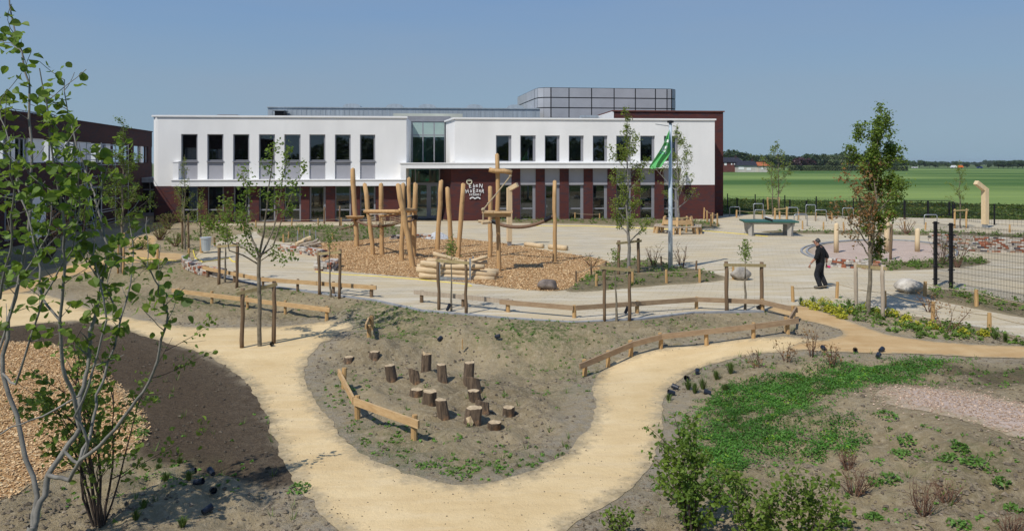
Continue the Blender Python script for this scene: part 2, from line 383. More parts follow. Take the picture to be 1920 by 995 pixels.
M['yellow'] = simple('yellow cord', (.72, .58, .10), .6, 0, .1, 5, 0)
M['stone'] = simple('grey boulder', (.30, .27, .235), .85, 0, .3, 3, .7, .03, c2=(.48, .44, .38))
M['stoned'] = simple('dark boulder', (.17, .135, .115), .85, 0, .3, 4, .7, .03, c2=(.27, .22, .185))
M['stonew'] = simple('pale boulder', (.50, .44, .36), .85, 0, .3, 3, .7, .03, c2=(.72, .67, .58))
M['clod'] = simple('soil clod', (.20, .162, .115), .95, 0, .35, 20, .5, .01, vcol=True)
M['bricks'] = simple('reclaimed brick', (1, 1, 1), .9, 0, .22, 14, .4, .008, vcol=True)
M['leaf'] = leafmat('green leaf', (.135, .20, .032), .42)
M['leafa'] = leafmat('aspen leaf', (.105, .19, .03), .48, (.19, .27, .04))
M['leafy'] = leafmat('yellow green leaf', (.165, .21, .034), .38)
M['leafd'] = leafmat('deep green leaf', (.035, .085, .018), .25)
M['rust'] = leafmat('rust brown leaf', (.22, .11, .045), .3)
M['weed'] = leafmat('weed leaf', (.105, .205, .038), .3)
M['yel'] = leafmat('yellow foliage', (.42, .40, .04), .3)
M['far'] = leafmat('woodland foliage', (.036, .062, .022), .15)
M['white'] = simple('white paint', (.80, .80, .80), .5, 0, .02, 3, 0)
# ------------------------------------------------------------------ ground sheets
def pts(poly): return [tuple(P(*p)[:2]) for p in poly]
def smoothpoly(pl, it=2):
    for _ in range(it):
        q = []
        for i in range(len(pl)):
            a = np.array(pl[i]); b = np.array(pl[(i + 1) % len(pl)]); q += [tuple(a * .75 + b * .25), tuple(a * .25 + b * .75)]
        pl = q
    return pl
def sdist(X, Y, pl):                                  # positive inside
    d = np.full(X.shape, 1e9); ins = np.zeros(X.shape, bool)
    for i in range(len(pl)):
        ax, ay = pl[i]; bx, by = pl[(i + 1) % len(pl)]
        ex, ey = bx - ax, by - ay; L = ex * ex + ey * ey + 1e-12
        t = np.clip(((X - ax) * ex + (Y - ay) * ey) / L, 0, 1)
        d = np.minimum(d, np.hypot(X - ax - t * ex, Y - ay - t * ey))
        c = ((ay > Y) != (by > Y)); ins ^= c & (X < (bx - ax) * (Y - ay) / ((by - ay) if abs(by - ay) > 1e-12 else 1e-12) + ax)
    return np.where(ins, d, -d)
ys = [3.0]
while ys[-1] < 78: ys.append(ys[-1] + max(.075, .0075 * ys[-1]))
ys = np.array(ys)
xr = [0.0]
while xr[-1] < 62: xr.append(xr[-1] + max(.085, .012 * xr[-1]))
xs = np.array([-a for a in xr[:0:-1]] + xr)
GX, GY = np.meshgrid(xs, ys); GZ = height(GX, GY)
POLY = {
 'sand': [(-200, 560), (60, 545), (120, 562), (190, 588), (250, 597), (330, 612), (410, 615), (520, 612), (600, 603), (640, 600), (672, 610), (632, 628), (592, 652), (570, 685), (574, 720), (598, 762), (640, 822), (700, 866), (780, 896), (860, 911), (940, 903), (1005, 882), (1062, 850), (1104, 802), (1118, 755), (1108, 718), (1128, 690), (1180, 666), (1250, 650), (1340, 640), (1415, 634), (1500, 632), (1560, 640), (1600, 652), (1520, 658), (1450, 661), (1370, 672), (1300, 692), (1256, 722), (1238, 752), (1242, 800), (1232, 860), (1190, 912), (1120, 962), (1040, 1010), (950, 1100), (850, 1200), (740, 1150), (650, 1010), (585, 945), (542, 890), (520, 840), (505, 790), (486, 745), (450, 702), (390, 666), (310, 641), (230, 618), (190, 606), (120, 600), (-200, 640)],
 'orange': [(1425, 578), (1500, 571), (1556, 590), (1633, 617), (1691, 634), (1781, 643), (1920, 650), (2200, 655), (2200, 680), (1920, 673), (1800, 668), (1680, 663), (1570, 661), (1470, 658), (1480, 645), (1560, 637), (1588, 625), (1545, 608), (1490, 598), (1470, 590)],
 'orange2': [(-300, 505), (40, 512), (110, 500), (180, 490), (230, 483), (240, 470), (232, 458), (252, 444), (292, 440), (296, 452), (284, 468), (292, 474), (345, 474), (348, 487), (300, 490), (230, 497), (170, 508), (110, 522), (60, 540), (50, 552), (-300, 560)],
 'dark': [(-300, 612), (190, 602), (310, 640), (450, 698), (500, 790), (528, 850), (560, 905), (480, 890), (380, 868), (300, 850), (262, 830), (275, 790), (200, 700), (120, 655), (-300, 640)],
 'chips_left': [(-500, 640), (60, 640), (130, 655), (195, 700), (245, 750), (278, 800), (262, 845), (200, 862), (130, 880), (60, 905), (0, 945), (-500, 1000)],
 'chips_play': [(585, 456), (640, 452), (700, 447), (780, 437), (860, 447), (905, 452), (960, 458), (1000, 466), (1080, 478), (1135, 487), (1148, 497), (1120, 508), (1085, 530), (1060, 546), (1010, 546), (930, 538), (880, 530), (800, 522), (700, 514), (628, 507), (606, 500), (602, 476)],
 'paving': [(365, 503), (410, 518), (480, 533), (600, 550), (700, 563), (790, 582), (950, 596), (1075, 603), (1200, 598), (1300, 586), (1430, 584), (1500, 572), (1540, 568), (1600, 574), (1653, 584), (1749, 598), (1855, 617), (1920, 635), (2400, 700), (2400, 425), (1920, 413), (1780, 409), (1660, 405), (1500, 403), (1345, 401), (1345, 412), (1100, 413), (760, 415), (400, 419), (400, 424), (600, 422), (500, 431), (455, 437), (425, 447), (395, 460), (372, 472), (362, 488)],
 'gravel_disc': [(1508, 470), (1530, 460), (1580, 453), (1650, 450), (1720, 453), (1770, 462), (1790, 475), (1760, 488), (1700, 492), (1640, 492), (1580, 490), (1525, 483)],
 'gravel_right': [(1640, 738), (1700, 722), (1800, 732), (1920, 762), (2100, 800), (2100, 880), (1920, 822), (1850, 802), (1760, 778), (1680, 758)],
 'bed_flag': [(1052, 548), (1075, 530), (1110, 510), (1145, 490), (1200, 485), (1262, 498), (1330, 510), (1372, 522), (1330, 530), (1260, 534), (1180, 541), (1100, 547)],
 'bed_mid': [(480, 430), (560, 425), (640, 423), (760, 424), (782, 430), (740, 446), (650, 453), (590, 458), (530, 455), (500, 448), (482, 440)],
 'bed_front': [(868, 407), (930, 405), (1190, 409), (1350, 416), (1352, 428), (1300, 430), (1100, 420), (900, 418)],
 'bed_ring': [(1590, 494), (1640, 486), (1700, 492), (1760, 487), (1850, 486), (1862, 494), (1800, 502), (1700, 508), (1640, 508), (1605, 502)],
 'bed_strip': [(1425, 432), (1600, 433), (1760, 434), (1920, 440), (2200, 445), (2200, 456), (1920, 449), (1760, 442), (1600, 440), (1430, 438)],
 'bed_fence': [(1727, 548), (1745, 538), (1790, 545), (1920, 568), (2200, 610), (2200, 650), (1920, 596), (1800, 573), (1740, 560)],
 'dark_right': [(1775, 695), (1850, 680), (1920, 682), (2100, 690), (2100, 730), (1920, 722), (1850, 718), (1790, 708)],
}
WP = {k: (smoothpoly(pts(v), 2)) for k, v in POLY.items()}
SD = {}
for k, pl in WP.items():
    s = sdist(GX, GY, pl)
    amp = {'paving': 0.0, 'chips_play': .08, 'gravel_disc': .05, 'gravel_right': .25}.get(k, .075)
    s = s + amp * (vn(GX, GY, .55, 3) * 1.4 + vn(GX, GY, .19, 4) * .9 + vn(GX, GY, .1, 9) * .5)
    SD[k] = s
pave = np.minimum(SD['paving'], -np.maximum.reduce([SD[k] for k in ('bed_flag', 'bed_mid', 'bed_front', 'bed_ring', 'bed_strip', 'bed_fence', 'chips_play')]))
SD['paving'] = pave
SD['sand'] = SD['sand']
def sheet(name, sdv, lift, mat, Z=None, extra=None):
    if Z is None: Z = GZ
    V = []; idx = {}; tris = []; sdl = []
    ny, nx = GX.shape
    inside = sdv > 0
    cells = inside[:-1, :-1].astype(int) + inside[1:, :-1] + inside[:-1, 1:] + inside[1:, 1:]
    full = np.argwhere(cells == 4); part = np.argwhere((cells > 0) & (cells < 4))
    ids = -np.ones(GX.shape, int); ii = np.argwhere(inside); ids[inside] = np.arange(len(ii))
    vx = list(zip(GX[inside], GY[inside], Z[inside] + lift)); sdl = list(sdv[inside]); quads = np.stack([ids[full[:, 0], full[:, 1]], ids[full[:, 0], full[:, 1] + 1], ids[full[:, 0] + 1, full[:, 1] + 1], ids[full[:, 0] + 1, full[:, 1]]], 1)
    ec = {}
    def ev(a, b):
        k = (a, b) if a < b else (b, a)
        if k in ec: return ec[k]
        sa, sb = sdv[a], sdv[b]; t = sa / (sa - sb)
        q = [G[a] + (G[b] - G[a]) * t for G in (GX, GY, Z)]
        vx.append((q[0], q[1], q[2] + lift)); sdl.append(0.0); ec[k] = len(vx) - 1; return ec[k]
    faces = []
    for i, j in part:
        cs = [(i, j), (i, j + 1), (i + 1, j + 1), (i + 1, j)]; out = []
        for k in range(4):
            a = cs[k]; b = cs[(k + 1) % 4]
            if inside[a]: out.append(ids[a])
            if inside[a] != inside[b]: out.append(ev(a, b))
        if len(out) >= 3:
            for k in range(1, len(out) - 1): faces.append((out[0], out[k], out[k + 1]))
    m = MB(); m.add(np.array(vx), quads)
    if faces: m.f.append(np.array(faces)); m.c.append(np.ones((len(faces), 3))); m.m.append(np.zeros(len(faces), int))
    return tag(m.build(name, mat, None, True, {'sd': sdl}), kind='structure')
allsd = np.maximum.reduce([SD[k] for k in ('sand', 'orange', 'orange2', 'paving', 'chips_left', 'chips_play', 'gravel_disc', 'gravel_right')])
rough = sstep(.08, .9, -allsd) * (1 - .75 * sstep(24, 34, GY))
soft = 1 - .8 * sstep(-.1, .4, SD['dark'])
GR = GZ + rough * soft * (.16 * vn(GX, GY, .8, 11) + .15 * vn(GX, GY, .33, 12) + .10 * vn(GX, GY, .17, 13)) + rough * soft * .10 * (.35 - np.abs(vn(GX + .4 * vn(GX, GY, .6, 17), GY, 1.1, 15)) * 2) * (GY < 26)
allbed = np.maximum.reduce([SD[k] for k in ('bed_flag', 'bed_mid', 'bed_ring', 'bed_front', 'bed_strip', 'bed_fence')])
GR = GR + .07 * sstep(0, .5, allbed) * (1 - sstep(-.2, .0, SD['gravel_disc']))
GR = np.where(allsd > .3, GR - .02, GR)
def gxy(x, y):                                        # height of the rough ground
    i = int(np.clip(np.searchsorted(ys, y) - 1, 0, len(ys) - 2)); j = int(np.clip(np.searchsorted(xs, x) - 1, 0, len(xs) - 2))
    u = (x - xs[j]) / (xs[j + 1] - xs[j]); v = (y - ys[i]) / (ys[i + 1] - ys[i])
    return float((GR[i, j] * (1 - u) + GR[i, j + 1] * u) * (1 - v) + (GR[i + 1, j] * (1 - u) + GR[i + 1, j + 1] * u) * v)
ny, nx = GX.shape
I = np.arange(ny * nx).reshape(ny, nx)
gm = MB(); gm.add(np.stack([GX.ravel(), GY.ravel(), GR.ravel()], 1), np.stack([I[:-1, :-1].ravel(), I[:-1, 1:].ravel(), I[1:, 1:].ravel(), I[1:, :-1].ravel()], 1))
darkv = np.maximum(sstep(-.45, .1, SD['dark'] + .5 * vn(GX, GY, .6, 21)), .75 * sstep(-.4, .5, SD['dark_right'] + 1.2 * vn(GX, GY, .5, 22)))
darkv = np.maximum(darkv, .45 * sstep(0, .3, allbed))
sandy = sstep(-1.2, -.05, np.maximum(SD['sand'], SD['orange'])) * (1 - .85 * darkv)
def blobs(lst):
    g = np.zeros(GX.shape)
    for px, py, rx, ry, a in lst:
        c = P(px, py); g = np.maximum(g, a * np.exp(-((GX - c.x) / rx) ** 2 - ((GY - c.y) / ry) ** 2))
    return g
WEEDS = [(440, 565, 3.5, 1.1, .8), (740, 590, 1.8, 1.0, 1.3), (700, 575, 1.5, .8, 1.0), (770, 622, 1.3, .9, 1.0), (1000, 610, 1.4, .9, 1.5), (1040, 622, 1.0, .7, 1.2), (1090, 600, 1, .5, .5), (560, 590, 1.2, .5, .5), (900, 590, 1, .4, .4), (1260, 605, 1.5, .5, .6), (1060, 690, 1.2, .8, .7), (1070, 730, .8, .7, .5),
         (720, 840, 1.2, .9, .7), (850, 870, 1.6, .5, .8), (950, 860, 1.2, .5, .6), (620, 740, .7, 1.2, .5), (700, 810, 1, .6, .6), (1180, 640, 1.6, .5, .5), (400, 500, 2.5, 1.2, .6), (260, 520, 3, 1.5, .6), (300, 560, 2.5, 1, .5), (1450, 680, 2, .6, .5), (1600, 650, 1.5, .3, .2),
         (1350, 905, 1, .5, .7), (1560, 915, 1.2, .8, .3), (1800, 860, 1.0, .5, .6), (1740, 850, .5, .5, .4), (1900, 700, 1.6, .6, .7), (1850, 720, 1.6, .2, .6), (300, 900, 1.0, .8, .4), (1320, 620, 1.3, .4, .5), (560, 560, 3, .6, .25), (960, 700, 4, 3, .07), (1700, 900, 3, 1.5, .13), (1100, 590, 8, .5, .2)]
CLOVER = smoothpoly(pts([(1300, 775), (1340, 745), (1400, 722), (1480, 705), (1560, 691), (1640, 684), (1720, 679), (1775, 682), (1755, 697), (1700, 716), (1610, 722), (1560, 742), (1530, 768), (1575, 785), (1600, 812), (1570, 835), (1500, 850), (1430, 852), (1400, 880), (1340, 900), (1300, 860), (1306, 815)]), 2)
CL = sdist(GX, GY, CLOVER) + .5 * vn(GX, GY, .6, 31)
green = np.maximum(blobs(WEEDS), .9 * sstep(-.3, .3, CL)); green = np.maximum(green, .5 * sstep(0, .3, allbed))
farx = sstep(62, 68, GY); green = np.maximum(green, farx)
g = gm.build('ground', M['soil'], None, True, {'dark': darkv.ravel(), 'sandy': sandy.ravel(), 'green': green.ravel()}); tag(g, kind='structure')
sheet('sand_path', SD['sand'], .008, M['sand'])
sheet('orange_path', SD['orange'], .012, M['orange'])
sheet('garden_path', SD['orange2'], .012, M['orange'])
sheet('paving', SD['paving'], .008, M['paving'])
sheet('wood_chip_bed', SD['chips_left'], .010, M['chips'])
sheet('play_area_floor', SD['chips_play'], .012, M['chips'])
sheet('gravel_circle', SD['gravel_disc'], .016, M['gravel'])
sheet('gravel_patch', SD['gravel_right'], .006, M['gravel'])
# the ground beyond the detailed sheet, as one big sheet around it, and the field
bm_ = MB(); zf = -.02
X0, X1, Y1 = float(xs[0]), float(xs[-1]), float(ys[-1]); FX = 2500
bm_.add([(-FX, -300, zf), (FX, -300, zf), (FX, 3.0, zf), (-FX, 3.0, zf), (-FX, Y1, zf), (X0, Y1, zf), (X0, 3.0, zf), (X1, 3.0, zf), (X1, Y1, zf), (FX, Y1, zf), (FX, 4000, zf), (-FX, 4000, zf)],
        [(0, 1, 2, 3), (3, 6, 5, 4), (7, 2, 9, 8), (4, 9, 10, 11)])
tag(bm_.build('outer_ground', M['verge'], None), kind='structure')
fm = MB(); fm.add([(17, 93, .15), (52, 78, .15), (90, 66, .15), (420, 66, .15), (1400, 400, .15), (1300, 640, .15), (60, 560, .15), (-60, 420, .15), (-60, 90, .15)], [(0, 1, 2, 3, 4, 5, 6, 7, 8)])
tag(fm.build('wheat_field', M['field'], None), kind='structure')
# kerb edging along the front of the paving
kp = [P(*p) for p in [(366, 504), (410, 518), (480, 533), (600, 550), (700, 563), (790, 582), (950, 596), (1075, 603), (1200, 598), (1300, 586), (1430, 584)]]
km = MB()
for a, b in zip(kp, kp[1:]):
    a = a.copy(); b = b.copy(); a.z = b.z = -.02; a.y -= .06; b.y -= .06; km.bar(a, b, .12, .14)
tag(km.build('kerb', M['kerb']), kind='structure')
# ring kerb round the gravel circle and pale border bands of larger slabs
km = MB(); gp = WP['gravel_disc']
for off, wd in ((.0, .10), (.28, .10)):
    n_ = len(gp); cx = sum(p[0] for p in gp) / n_; cy = sum(p[1] for p in gp) / n_
    q = []
    for x, y in gp:
        d = math.hypot(x - cx, y - cy); k = (d + off) / d; q.append(((cx + (x - cx) * k), (cy + (y - cy) * k), .02))
    for i in range(n_):
        if q[i][1] > cy - 2.0 or q[i][0] < cx - 4: km.bar(q[i], q[(i + 1) % n_], wd, .08 if off else .10)
tag(km.build('ring_kerb', M['kerb']), kind='structure')
# ------------------------------------------------------------------ small ground stuff (uncountable)
rs = random.Random(4); nr = np.random.RandomState(7)
def inpoly(x, y, pl): return sdist(np.array([x]), np.array([y]), pl)[0]
def gval(A, x, y):
    i = np.clip(np.searchsorted(ys, y) - 1, 0, len(ys) - 1); j = np.clip(np.searchsorted(xs, x) - 1, 0, len(xs) - 1); return A[i, j]
def gheight(x, y):
    i = np.clip(np.searchsorted(ys, y) - 1, 0, len(ys) - 2); j = np.clip(np.searchsorted(xs, x) - 1, 0, len(xs) - 2)
    u = (x - xs[j]) / (xs[j + 1] - xs[j]); v = (y - ys[i]) / (ys[i + 1] - ys[i])
    return (GR[i, j] * (1 - u) + GR[i, j + 1] * u) * (1 - v) + (GR[i + 1, j] * (1 - u) + GR[i + 1, j + 1] * u) * v
def rand_frustum(n, y0, y1, rnd, pad=1.5, power=1.5):
    y = y0 * (y1 / y0) ** (rnd.rand(n) ** power); x = (rnd.rand(n) * 2 - 1) * (y * .70 + pad); return x, y
OCT_V = np.array([(1, 0, 0), (-1, 0, 0), (0, 1, 0), (0, -1, 0), (0, 0, 1), (0, 0, -1)], float)
OCT_F = np.array([(0, 2, 4), (2, 1, 4), (1, 3, 4), (3, 0, 4), (2, 0, 5), (1, 2, 5), (3, 1, 5), (0, 3, 5)])
def lumps(x, y, z, s, rnd, cols):
    n = len(x); V = OCT_V[None] * (s[:, None, None] * (.6 + .8 * rnd.rand(n, 6, 1))) * np.array([1, 1, .7])
    a = rnd.rand(n) * 6.28; ca, sa = np.cos(a)[:, None], np.sin(a)[:, None]
    V = np.stack([V[..., 0] * ca - V[..., 1] * sa, V[..., 0] * sa + V[..., 1] * ca, V[..., 2]], 2) + np.stack([x, y, z], 1)[:, None]
    Fc = (OCT_F[None] + (np.arange(n) * 6)[:, None, None]).reshape(-1, 3)
    m = MB(); m.add(V.reshape(-1, 3), Fc, np.repeat(cols, 8, 0)); return m
x, y = rand_frustum(42000, 8, 26, nr, 1.5, 1.1)
keep = (gval(allsd, x, y) < -.03) & (nr.rand(len(x)) < (.25 + .75 * (gval(vn(GX, GY, 1.5, 44), x, y) > -.1)) * (1 - .6 * gval(darkv, x, y))); x, y = x[keep], y[keep]
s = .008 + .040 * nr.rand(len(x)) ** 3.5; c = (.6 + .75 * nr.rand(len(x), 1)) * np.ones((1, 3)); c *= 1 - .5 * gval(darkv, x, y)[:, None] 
tag(lumps(x, y, gheight(x, y) + s * .2, s, nr, c).build('soil_clods', M['clod']), kind='stuff', label='crumbs and clods of dry earth scattered over the bare soil')
# stray grit on the sand path
x, y = rand_frustum(22000, 8.5, 20, nr, 0, 1.1)
e_ = gval(SD['sand'], x, y); keep = (e_ > .02) & (nr.rand(len(x)) < .10 + .8 * np.exp(-e_ / .22)); x, y = x[keep], y[keep]
s = .004 + .012 * nr.rand(len(x)) ** 3; c = (.7 + .6 * nr.rand(len(x), 1)) * np.ones((1, 3))
tag(lumps(x, y, height(x, y) + .008 + s * .3, s, nr, c).build('path_grit', M['clod']), kind='stuff', label='loose crumbs of earth strewn along the sand path')
x = nr.uniform(4, 14, 30000); y = nr.uniform(10.5, 17, 30000); k = (gval(SD['gravel_right'], x, y) + .25 * nr.randn(len(x)) > .05); x, y = x[k], y[k]; s = .010 + .012 * nr.rand(len(x))
c = np.array([(1.35, 1.25, 1.3), (1.15, 1.0, 1.0), (1.7, 1.6, 1.7), (.95, .8, .8)])[nr.randint(0, 4, len(x))] * 1.75
tag(lumps(x, y, gheight(x, y) * 0 + height(x, y) + .012, s, nr, c).build('gravel_pebbles', M['clod']), kind='stuff', label='pinkish pebbles strewn in a band over the right foreground soil')
# wood chips
def chips(poly, n, name, label, y0, y1, size):
    x = nr.uniform(min(p[0] for p in poly), max(p[0] for p in poly), n); y = nr.uniform(min(p[1] for p in poly), max(p[1] for p in poly), n)
    k = (sdist(x, y, poly) > -.12 * nr.rand(n)) & (y > y0) & (y < y1) & (np.abs(x) < y * .72 + 1); x, y = x[k], y[k]; n = len(x)
    L = size * (.5 + nr.rand(n)); W_ = L * (.3 + .3 * nr.rand(n)); a = nr.rand(n) * 6.28; t1 = nr.randn(n) * .35; t2 = nr.randn(n) * .3
    ux = np.stack([np.cos(a), np.sin(a), t1], 1) * L[:, None]; uy = np.stack([-np.sin(a), np.cos(a), t2], 1) * W_[:, None]
    c0 = np.stack([x, y, height(x, y) + .022 + .012 * nr.rand(n)], 1)
    V = np.stack([c0 - ux - uy, c0 + ux - uy, c0 + ux + uy, c0 - ux + uy], 1).reshape(-1, 3)
    base = np.array([(.64, .43, .22), (.57, .37, .18), (.72, .53, .30), (.46, .28, .14)])[nr.randint(0, 4, n)] * (.8 + .35 * nr.rand(n, 1))
    m = MB(); m.add(V, np.arange(n * 4).reshape(n, 4), base / .8); o = m.build(name, M['chipm']); return tag(o, kind='stuff', label=label)
M['chipm'] = simple('wood chip', (.8, .8, .8), .85, 0, .05, 5, 0, vcol=True)
chips(WP['chips_left'], 110000, 'wood_chips', 'coarse pale wood chips spread on the ground behind the near shrubs', 7, 23, .018)
chips(WP['chips_play'], 120000, 'wood_chips', 'orange wood chips covering the playground around the climbing poles', 22, 45, .023)
# leaf clusters for weeds, clover, bed plants
def leafcards(c0, size, nrm_up=.6, asp=.55, rnd=nr, droop=0):
    n = len(c0); d = rnd.randn(n, 3); d[:, 2] *= (1 - nrm_up); d /= np.linalg.norm(d, axis=1)[:, None] + 1e-9
    u = rnd.randn(n, 3) * np.array([1, 1, 1]); u[:, 2] += 0
    nn = rnd.randn(n, 3) * (1 - nrm_up) + np.array([0, 0, nrm_up]); nn /= np.linalg.norm(nn, axis=1)[:, None]
    s_ = np.cross(nn, d); s_ /= np.linalg.norm(s_, axis=1)[:, None] + 1e-9
    L = size[:, None]; W_ = L * asp
    a = c0 - d * L * .5; b = c0 + s_ * W_ * .5 + nn * L * .08; t = c0 + d * L * .5 - nn * L * droop; e = c0 - s_ * W_ * .5 + nn * L * .08
    return np.stack([a, b, t, e], 1).reshape(-1, 3), np.arange(n * 4).reshape(n, 4)
def scatter_plants(x, y, z, nl, size, rad, hgt, col_, rnd=nr, up=.55):
    n = len(x); k = np.repeat(np.arange(n), nl); m_ = len(k)
    th = rnd.rand(m_) * 6.28; r = rad[k] * np.sqrt(rnd.rand(m_)); 
    c0 = np.stack([x[k] + r * np.cos(th), y[k] + r * np.sin(th), z[k] + hgt[k] * rnd.rand(m_) * (1.1 - .6 * r / (rad[k] + 1e-6))], 1)
    V, Fc = leafcards(c0, size * (.6 + .8 * rnd.rand(m_)), up, .6, rnd)
    m = MB(); m.add(V, Fc, (col_[k] * (.75 + .5 * rnd.rand(m_, 1)))); return m
x, y = rand_frustum(60000, 8.6, 34, nr, .5, 1.0)
gw = gval(blobs(WEEDS), x, y) * (gval(vn(GX, GY, .45, 50), x, y) * 1.6 + .75)
keep = (gval(allsd, x, y) < -.06) & (nr.rand(len(x)) < gw * .42); x, y = x[keep], y[keep]; n = len(x)
sz = .5 + nr.rand(n) ** 2 * 1.3
m = scatter_plants(x, y, gheight(x, y), 9, .05, .05 * sz, .05 * sz, np.tile([1.0, 1.0, 1.0], (n, 1)) * (.8 + .5 * nr.rand(n, 1)) * np.array([1, 1, .9]))
tag(m.build('weeds', M['weed']), kind='stuff', label='small green weeds sprouting in patches from the bare soil')
print('weeds', n)
# grassy sprigs over the slopes
x, y = rand_frustum(12000, 8.6, 40, nr, .5, .9)
k = (gval(allsd, x, y) < -.05) & (nr.rand(len(x)) < .035 + .30 * gval(blobs([(440, 565, 3.5, .9, 1), (330, 560, 2, .8, 1), (1300, 700, 1, .5, 1), (1450, 680, 2, .8, .8), (1070, 700, 1.0, .8, 1), (280, 500, 5, 2, .6)]), x, y)); x, y = x[k], y[k]
m = MB(); z0 = gheight(x, y); nb = 7
kk = np.repeat(np.arange(len(x)), nb); th = nr.rand(len(kk)) * 6.28; L = .07 + .10 * nr.rand(len(kk)); ln = .3 + .5 * nr.rand(len(kk))
b0 = np.stack([x[kk] + .02 * np.cos(th), y[kk] + .02 * np.sin(th), z0[kk]], 1); tip = b0 + np.stack([np.cos(th) * ln * L, np.sin(th) * ln * L, L], 1); sd2 = np.stack([-np.sin(th), np.cos(th), 0 * th], 1) * .006
V = np.stack([b0 - sd2, b0 + sd2, tip], 1).reshape(-1, 3)
m.add(V, np.arange(len(V)).reshape(-1, 3), np.array([(1.1, 1.2, 1)]) * (.6 + .9 * nr.rand(len(kk), 1)))
tag(m.build('grass_sprigs', M['grass']), kind='stuff', label='thin tufts of young grass dotted over the earth slopes')
# clover patch
xx = nr.uniform(min(p[0] for p in CLOVER) - .6, max(p[0] for p in CLOVER) + .6, 16000); yy = nr.uniform(min(p[1] for p in CLOVER) - .4, max(p[1] for p in CLOVER) + .4, 16000)
e_ = gval(CL, xx, yy) + .35 * nr.randn(len(xx)) * .6; hole = gval(vn(GX, GY, .5, 61), xx, yy) + .35 * (gval(vn(GX, GY, 1.3, 62), xx, yy)) > -.34 + .22 * (yy < 14.5)
k = (e_ > .05) & (hole | (nr.rand(len(xx)) < .25)); xx, yy = xx[k], yy[k]; n = len(xx)
cc = np.array([(.75, .95, .8)]) * (.7 + .55 * (gval(vn(GX, GY, .7, 63), xx, yy) + .5))[:, None] * np.where(nr.rand(n, 1) < .04, np.array([[2.2, 1.5, .6]]), 1)
m = scatter_plants(xx, yy, gheight(xx, yy), 14, .038, np.full(n, .10), .04 + .09 * nr.rand(n), cc)
tag(m.build('clover_patch', M['weed']), kind='stuff', label='dense bright green clover covering the bank right of the sand path'); print('clover', n)
# planting in beds
xs_, ys_ = [], []
for k_, dens in (('bed_flag', 130), ('bed_mid', 380), ('bed_front', 360), ('bed_ring', 150), ('bed_strip', 200), ('bed_fence', 120)):
    pl = WP[k_]; x = nr.uniform(min(p[0] for p in pl), min(45, max(p[0] for p in pl)), dens * 4); y = nr.uniform(min(p[1] for p in pl), max(p[1] for p in pl), dens * 4)
    q = sdist(x, y, pl) > .12; x, y = x[q][:dens], y[q][:dens]; xs_.append(x); ys_.append(y)
x = np.concatenate(xs_); y = np.concatenate(ys_); n = len(x); sz = .4 + nr.rand(n) ** 2 * 1.2
# the planted strip between the rope fence and the orange path, with the shrubs left of the building
BEDR = smoothpoly(pts([(1500, 566), (1560, 576), (1653, 590), (1749, 604), (1855, 623), (1920, 641), (1990, 655), (1781, 641), (1691, 632), (1633, 614), (1556, 588)]), 1)
x2 = nr.uniform(min(p[0] for p in BEDR), max(p[0] for p in BEDR), 3000); y2 = nr.uniform(min(p[1] for p in BEDR), max(p[1] for p in BEDR), 3000); q = sdist(x2, y2, BEDR) > .1; x2, y2 = x2[q][:170], y2[q][:170]
x3 = nr.uniform(-21, -12.5, 900); y3 = nr.uniform(34.5, 52, 900); q = (gval(allsd, x3, y3) < -.2) & (nr.rand(900) < .2 + .9 * (gval(vn(GX, GY, 2.5, 70), x3, y3) + .2)); x3, y3 = x3[q], y3[q]
x = np.concatenate([x, x2, x3]); y = np.concatenate([y, y2, y3]); n = len(x); sz = .4 + nr.rand(n) ** 2 * 1.1
m = scatter_plants(x, y, gheight(x, y), 16, .085, .15 * sz, .26 * sz, np.tile([1.1, .95, .8], (n, 1)) * (.65 + .6 * nr.rand(n, 1)))
tag(m.build('bedding_plants', M['weed']), kind='stuff', label='low green ground cover planted in the playground beds')
# rough verge between the far fence and the field, and behind the wing
n = 34000; x = nr.uniform(18.2, 75, n); ya = 66.8 - (x - 18) * .336; yb = 94 - (x - 17) * .42; y = ya + (yb - ya) * nr.rand(n) ** 1.2
m = scatter_plants(x, y, np.full(n, -.05), 5, .24, np.full(n, .3), .15 + .40 * nr.rand(n) * (.5 + vn(x, y, 5, 80)), np.tile([.62, .66, .55], (n, 1)) * (.35 + 1.1 * (vn(x, y, 4, 81) + .5))[:, None] + (nr.rand(n, 1) < .12) * np.array([[.9, .45, .1]]))
tag(m.build('rough_grass', M['grass']), kind='stuff', label='tall rough grass and weeds growing between the black fence and the wheat field')
# ------------------------------------------------------------------ school building
A0 = Vector((-27.3, 56.6, 0)); B0 = Vector((16.37, 60.3, 0)); LEN = (B0 - A0).length
EU = (B0 - A0).normalized(); EV = Vector((-EU.y, EU.x, 0))
def W(u, v, z): return A0 + EU * u + EV * v + Vector((0, 0, z))
def UZ(px, py, v=0.0):                                # facade coordinates of what the photo shows at px, py
    k = (px - 960) / F; o = A0 + EV * v
    # (o + EU u): x = k*y
    u = (k * o.y - o.x) / (EU.x - k * EU.y); d = o.y + EU.y * u
    return u, CH - (py - HY) * d / F
def U(px, v=0.0): return UZ(px, 300, v)[0]
FM = Matrix((EU, EV, Vector((0, 0, 1)))).transposed()
def fbox(mb, u0, u1, v0, v1, z0, z1, c3=None): return mb.box(W((u0 + u1) / 2, (v0 + v1) / 2, (z0 + z1) / 2), (abs(u1 - u0), abs(v1 - v0), abs(z1 - z0)), M=FM, c3=c3)
def quad(mb, *p): mb.add([tuple(q) for q in p], [tuple(range(len(p)))])
